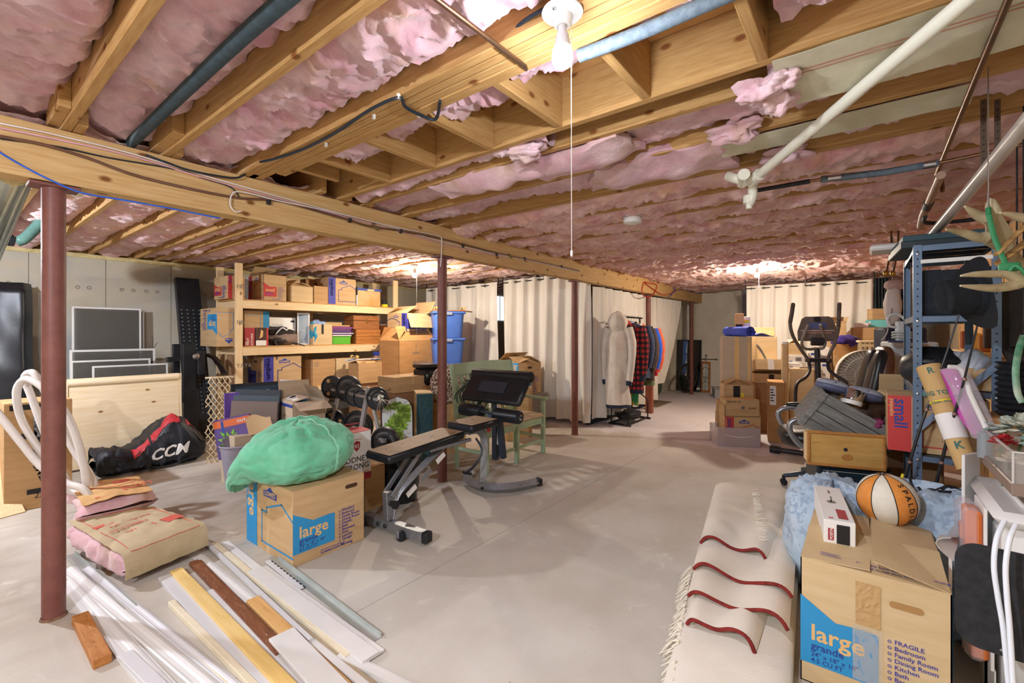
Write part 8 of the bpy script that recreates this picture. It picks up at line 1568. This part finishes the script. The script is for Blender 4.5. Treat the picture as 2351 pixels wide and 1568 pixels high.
# blue bedding bags
bed = mk('blue bedding', 'A4BACE', 'BACBDA', 9, rough=.85, bump=.4, bsc=30, c3='94AAC2', sc3=30, lo3=.52, hi3=.56, sheen=.2)
for k, (loc, rx, ry, hh, sd, lb) in enumerate((((3.06, .14, 0), .27, .23, .60, 5, 'left pale blue bundle of bedding behind the slim white box'), ((3.02, -.30, 0), .22, .30, .66, 19, 'right pale blue bundle of bedding tied with dark cord behind the basketball'))):
    t = thing('bedding_bundle', lb, 'bedding', loc)
    def bf(u, v, sd=sd, rx=rx, ry=ry, hh=hh):
        a = 2*PI*u; e = PI*(v-.5); c_, s_ = math.cos(e), math.sin(e); r = abs(c_)**.5; n = .05*NZ.noise(V((math.cos(a)*2, math.sin(a)*2, v*4+sd)))+.025*abs(NZ.noise(V((math.cos(a)*6, math.sin(a)*6, v*11+sd))))+.012*NZ.noise(V((math.cos(a)*15, math.sin(a)*15, v*24+sd)))
        return ((rx+n*.8)*r*math.cos(a), (ry+n*.8)*r*math.sin(a), max(.002, hh/2+hh/2*math.copysign(abs(s_)**.8, s_)+n*(1 if s_ > 0 else 0)-.02))
    MB().grid(bf, 90, 54, True).build('bundle', bed, t, 80)
    if k:
        tops = lambda x, y: max((V(bf(i/60, .5+.5*j/30)) for i in range(60) for j in range(31)), key=lambda q: -((q.x-x)**2+(q.y-y)**2)).z
        P = [V((.02+.09*math.cos(a)*(1+.2*math.sin(3*a)), .02+.10*math.sin(a), 0)) for a in [2*PI*i/16 for i in range(16)]]; P = [V((q.x, q.y, tops(q.x, q.y)+.006)) for q in P]
        MB().tube(spl(P, 3, True), .006, 6, True).build('dark_cord', black_m, t, 60); P = [V((-.02+.015*math.sin(i), -.06+.022*i, 0)) for i in range(8)]; MB().tube(spl([V((q.x, q.y, tops(q.x, q.y)+.008)) for q in P], 4), .007, 6).build('dark_cord', black_m, t, 60)
# rug, folded in layers
rw = mk('rug backing', 'E6DFD2', 'EEE8DC', 5, rough=.95, bump=.35, bsc=90, c3='DAD1C0', sc3=2.5); rr_ = mk('rug red', '6E2220', '8E302A', 40, rough=.95, bump=.5, bsc=120)
t = thing('folded_rug', 'cream rug with red pile edges folded in layers on the floor', 'rug', (0, 0, 0)); RA, RB = V((1.40, .27, 0)), V((3.72, .46, 0)); ux = (RB-RA).normalized(); vx = V((-ux.y, ux.x, 0))
def rugpt(s, q, z): p = RA+ux*s+vx*q; return V((p.x, p.y, z))
# bottom slab of many folds
MB().grid(lambda u, v: rugpt(-.1+2.67*u+.01*math.sin(9*v), .09+.09*u+(.19+.10*u)*math.copysign(abs(math.cos(2*PI*v))**.45, math.cos(2*PI*v)), max(.002, .05+.05*math.copysign(abs(math.sin(2*PI*v))**.6, math.sin(2*PI*v)))*(1 if .003 < u < .997 else .7)), 60, 40).build('bottom_layer', rw, t, 70)
LAY = [(.69, .03, .30, .118, .5), (.86, -.08, .33, .145, .8), (1.08, -.09, .35, .172, 1.0), (1.37, .04, .37, .20, .9)]
for k, (s0, q0, q1, z0, am) in enumerate(LAY):
    def top(u, v, s0=s0, q0=q0, q1=q1, z0=z0, am=am):
        wv = .028*am*math.sin(2*PI*(v*1.15+.08+.06*k))*max(0, 1-u*1.6); edge = -.045*(abs(2*v-1)**7); return rugpt(s0+(2.55-s0)*u+.02*math.sin(5*v)+.05*(v-.3)*(1-u), (q0+(q1-q0)*v)*(1-u)+(-.09+.56*v)*u, z0+.022+wv+edge+.006*NZ.noise(V((u*8, v*4, k))))
    lay = MB().slab(top, 50, 28, .012).build('folded_layer', rw, t, 70)
    b = MB(); b.tube([V(top(0, v/30))+V((0, 0, -.002)) for v in range(31)], .0085, 8); b.build('red_edge', rr_, lay, 60)
fr_ = mk('fringe', 'E4DCCB', rough=.95); b = MB(); r5 = random.Random(2)
for i in range(150):
    s = r5.uniform(.2, 1.3); q = .26+.13*s; L = r5.uniform(.015, .06)*(.6+.6*NZ.noise(V((s*6, 1, 1)))); p = rugpt(s, q-.03, .10-.03*r5.random()); a = r5.uniform(-.5, .5); b.tube([p, p+vx*(L*.5)+ux*(a*.03)+V((0, 0, -.01)), rugpt(s+a*.05, q+L, r5.uniform(.006, .03))], [.004, .0035, .002], 4)
for i in range(80):
    s = 2.4-.9*i/80; p = rugpt(s, .20-.12*i/80, .222+.01*r5.random()); b.tube([p, p-vx*r5.uniform(.03, .06)+ux*r5.uniform(-.03, .03)+V((0, 0, .006))], [.004, .002], 4)
fo = b.build('fringe', fr_, t); fo['kind'] = 'stuff'
b = MB(); b.tube([rugpt(1.66+.40*v, -.08+.50*v, .226-.15*abs(2*v-1)**8) for v in [i/24 for i in range(25)]], .02, 8, flat=.12); b.build('clear_tape', mk('clear tape', ''), t)
# folding chair at the right edge
t = thing('folding_chair', 'folded white tubular chair with a black seat at the right edge', 'chair', (0, 0, 0)); A = atd(2198, 1232, 1.33); Bp = atd(2192, 1470, 1.30); hx = V((-.10, -1, 0)).normalized()
poly = []; Wd, Hd, rd_ = .34, (A.z-Bp.z), .05
for cx, cy, a0 in ((rd_, Hd-rd_, 90), (rd_, rd_, 180), (Wd-rd_, rd_, 270), (Wd-rd_, Hd-rd_, 0)): poly += [(cx+rd_*math.cos(rad(a0+i*15)), cy+rd_*math.sin(rad(a0+i*15))) for i in range(7)]
MB().at(frame(V((Bp.x, Bp.y, Bp.z)), hx, (0.02, 0, 1))).prism(poly, -.02, .0).build('seat', mk('black seat', '1B1D20', '2A2C30', 40, rough=.85, bump=.3, bsc=160), t, 30)
b = MB(); [b.at(frame(Bp+hx*x+V((-.003, 0, .018)), hx, (0, 0, 1))).lathe([(.0, 0), (.004, 0), (.003, .003), (0, .003)], 8, cap=False) for x in (.09, .14, .25)]; b.build('screw', steel_m, t)
for k, (dx, dd) in enumerate(((0, 1.19), (30, 1.17))):
    P = spl([atd(2306+dx*.9, 1195+k*8, dd+.02), atd(2288+dx, 1238, dd), atd(2282+dx*.9, 1300, dd-.01), atd(2291+dx*.7, 1370, dd-.02), atd(2303+dx*.5, 1440, dd-.03), atd(2311+dx*.4, 1520, dd-.04)], 6); u = (P[-1]-P[-3]).normalized(); P.append(P[-1]+u*((P[-1].z-.012)/-u.z)); MB().tube(P, .0058, 10).build('tube_leg', mk('white enamel', 'D9DEE6', rough=.3), t, 60)
P = [atd(2320, 1190, 1.2), atd(2360, 1150, 1.2)]
# white tub, clear flower bin, orange packs
t = thing('storage_tub', 'white lidded plastic tub under the clear flower bin', 'tub', (2.60, -.62, 0)); ww = mk('tub white', 'DAD8D4', 'E2E0DC', 3, rough=.4)
MB().box((-.20, -.2, 0), (.32, .22, .70), .05).build('tub', ww, t, 40); MB().box((-.23, -.22, .70), (.35, .25, .755), .03).build('lid', ww, t, 40); MB().box((-.15, -.15, .755), (.28, .17, .775), .02).build('lid_panel', ww, t, 40)
for k, (x, z0, z1, lb) in enumerate(((2.62, .50, .72, 'upper orange toy in a clear pack beside the white tub'), (2.50, .16, .44, 'lower orange toy in a clear pack beside the white tub'))):
    t = thing('toy_package', lb, 'package', (x, -.345, 0)); MB().box((-.10, -.03, z0), (.10, -.02, z1), .002).build('backing_card', wht_matte, t); MB().box((-.09, -.018, z0+.02), (.03, .03, z1-.02), .01).build('orange_toy', mk('orange plastic', 'D8702C', 'E08440', 5, rough=.35), t); MB().box((-.02, .001, z0+.05), (.06, .035, z0+.12), .01).build('orange_toy', mk('orange plastic', ''), t); MB().box((-.095, -.0195, z0+.01), (.095, .045, z1-.01), .02).build('clear_blister', mk('clear shell', ''), t)
    MB().box((-.09, -.035, 0), (.09, -.031, z0-.001)).build('pack_foot', wht_matte, t)
t = thing('plastic_wrap', 'crumpled clear plastic packing piece beside the orange packs', 'plastic', (2.62, -.27, .52)); MB().slab(lambda u, v: (-.18+.36*u, .05*math.sin(3*v)-.08*u, .06*v+.03*math.sin(4*u+2*v)), 14, 6, .003).build('sheet', mk('milky plastic', 'DCD8D4', rough=.3, alpha=.7), t, 60); MB().bar((-.1, 0, 0), (-.1, 0, -.51), .01, .01).build('prop', wht_m, t)
X0, X1, Y0, Y1_, Z0, Z1 = 2.34, 2.86, -.76, -.41, .875, .985; t = thing('clear_bin', 'clear acrylic bin of artificial flowers with a brown base on the white tub', 'bin', (0, 0, 0)); ac = mk('acrylic', 'D8D2CC', rough=.08, alpha=.30)
for a, c in (((X0, Y1_-.004, Z0), (X1, Y1_, Z1)), ((X0, Y0, Z0), (X1, Y0+.004, Z1)), ((X0, Y0+.004, Z0), (X0+.004, Y1_-.004, Z1)), ((X1-.004, Y0+.004, Z0), (X1, Y1_-.004, Z1))): MB().box(a, c).build('side', ac, t)
MB().box((X0-.004, Y0-.004, Z0-.045), (X1+.004, Y1_+.004, Z0), .004).build('brown_base', mk('taupe base', '8E7A6E', rough=.45), t)
b = MB(); [b.bar(a, c, .006, .006) for a, c in (((X0, Y1_, Z1), (X1, Y1_, Z1)), ((X0, Y1_, Z0), (X0, Y1_, Z1)), ((X1, Y1_, Z0), (X1, Y1_, Z1)), ((X0, Y0, Z1), (X0, Y1_, Z1)))]; b.build('clear_edge', mk('acrylic edge', 'E2DEDA', rough=.1, alpha=.7), t)
MB().box((X0+.05, Y0+.05, .778), (X1-.05, Y1_-.06, Z0-.046)).build('foot', mk('taupe base', ''), t)
def flower(label, x, y, z, n, rad_, c1, c2, sz, sd):
    f = thing('artificial_flower', label, 'flower', (x, y, z)); g = random.Random(sd); b = MB()
    for i in range(n):
        a, e = g.uniform(0, 2*PI), g.uniform(.1, 1.5); p = V((math.cos(a)*math.cos(e), math.sin(a)*math.cos(e), math.sin(e)))*rad_
        b.at(TR(*p)@RZ(a)@RY(-e+.4)).grid(lambda u, v: (sz*v*math.cos(2*PI*u), sz*v*math.sin(2*PI*u)*.8, .35*sz*v*v), 7, 2, True)
    b.build('petals', mk('petal '+label, c1, c2, 60, rough=.8), f); MB().tube([(0, 0, rad_*.4), (.02, .02, -.09)], .004, 5).build('stem', mk('stem green', '4A6A3A', rough=.7), f)
flower('cream hydrangea bloom in the clear bin', 2.66, -.50, .99, 46, .075, 'D8D4C4', 'AEB8A8', .024, 1); flower('dusty blue bloom in the clear bin', 2.78, -.47, .98, 34, .055, '8EA8A6', 'B8C6C0', .022, 2); flower('second dusty blue bloom nearer in the clear bin', 2.52, -.52, .98, 30, .05, '86A49E', 'A8BCB4', .022, 3); flower('red bloom lying in the clear bin', 2.62, -.435, .955, 40, .035, 'B02428', 'C8383A', .014, 4); flower('white bloom low in the clear bin', 2.54, -.44, .90, 24, .03, 'DAD4C4', 'E6E0D2', .018, 5)
t = thing('artificial_leaf', 'large flat green leaf standing over the clear bin', 'leaf', (2.56, -.60, .96)); o = MB().slab(lambda u, v: ((.16-.32*u)*1.0, .03*math.sin(3*u)+.02*v, .02+(.20*v)*math.sin(PI*(.12+.8*u))), 16, 8, .002).build('blade', mk('leaf green', '5E8C62', '78A47A', 8, rough=.5), t, 60); b = MB(); [b.bar((.13-.05*i, -.004+.03*math.sin(3*(.1+.15*i))-.003, .05), (.10-.05*i, .012, .15), .004, .003) for i in range(6)]; b.build('leaf_vein', mk('vein green', '9AC07A', rough=.5), o)
MB().tube([(0, 0, .05), (.02, .02, -.08)], .004, 5).build('stem', mk('stem green', ''), t)
tag(MB().at(TR(2.86, -.36, 0)@RZ(rad(-30))).box((-.03, -.006, 0), (.10, .006, .86), .002).build('white_board', wht_matte), 'white board standing behind the orange packs', 'board')
c = atd(2262, 1010, 1.98); tag(MB().at(TR(c.x, c.y, .862)).lathe([(.0, 0), (.026, 0), (.026, .11), (0, .11)], 18).build('grey_can', mk('grey can', '8E9498', rough=.4)), 'small grey cylinder on the white board', 'can')
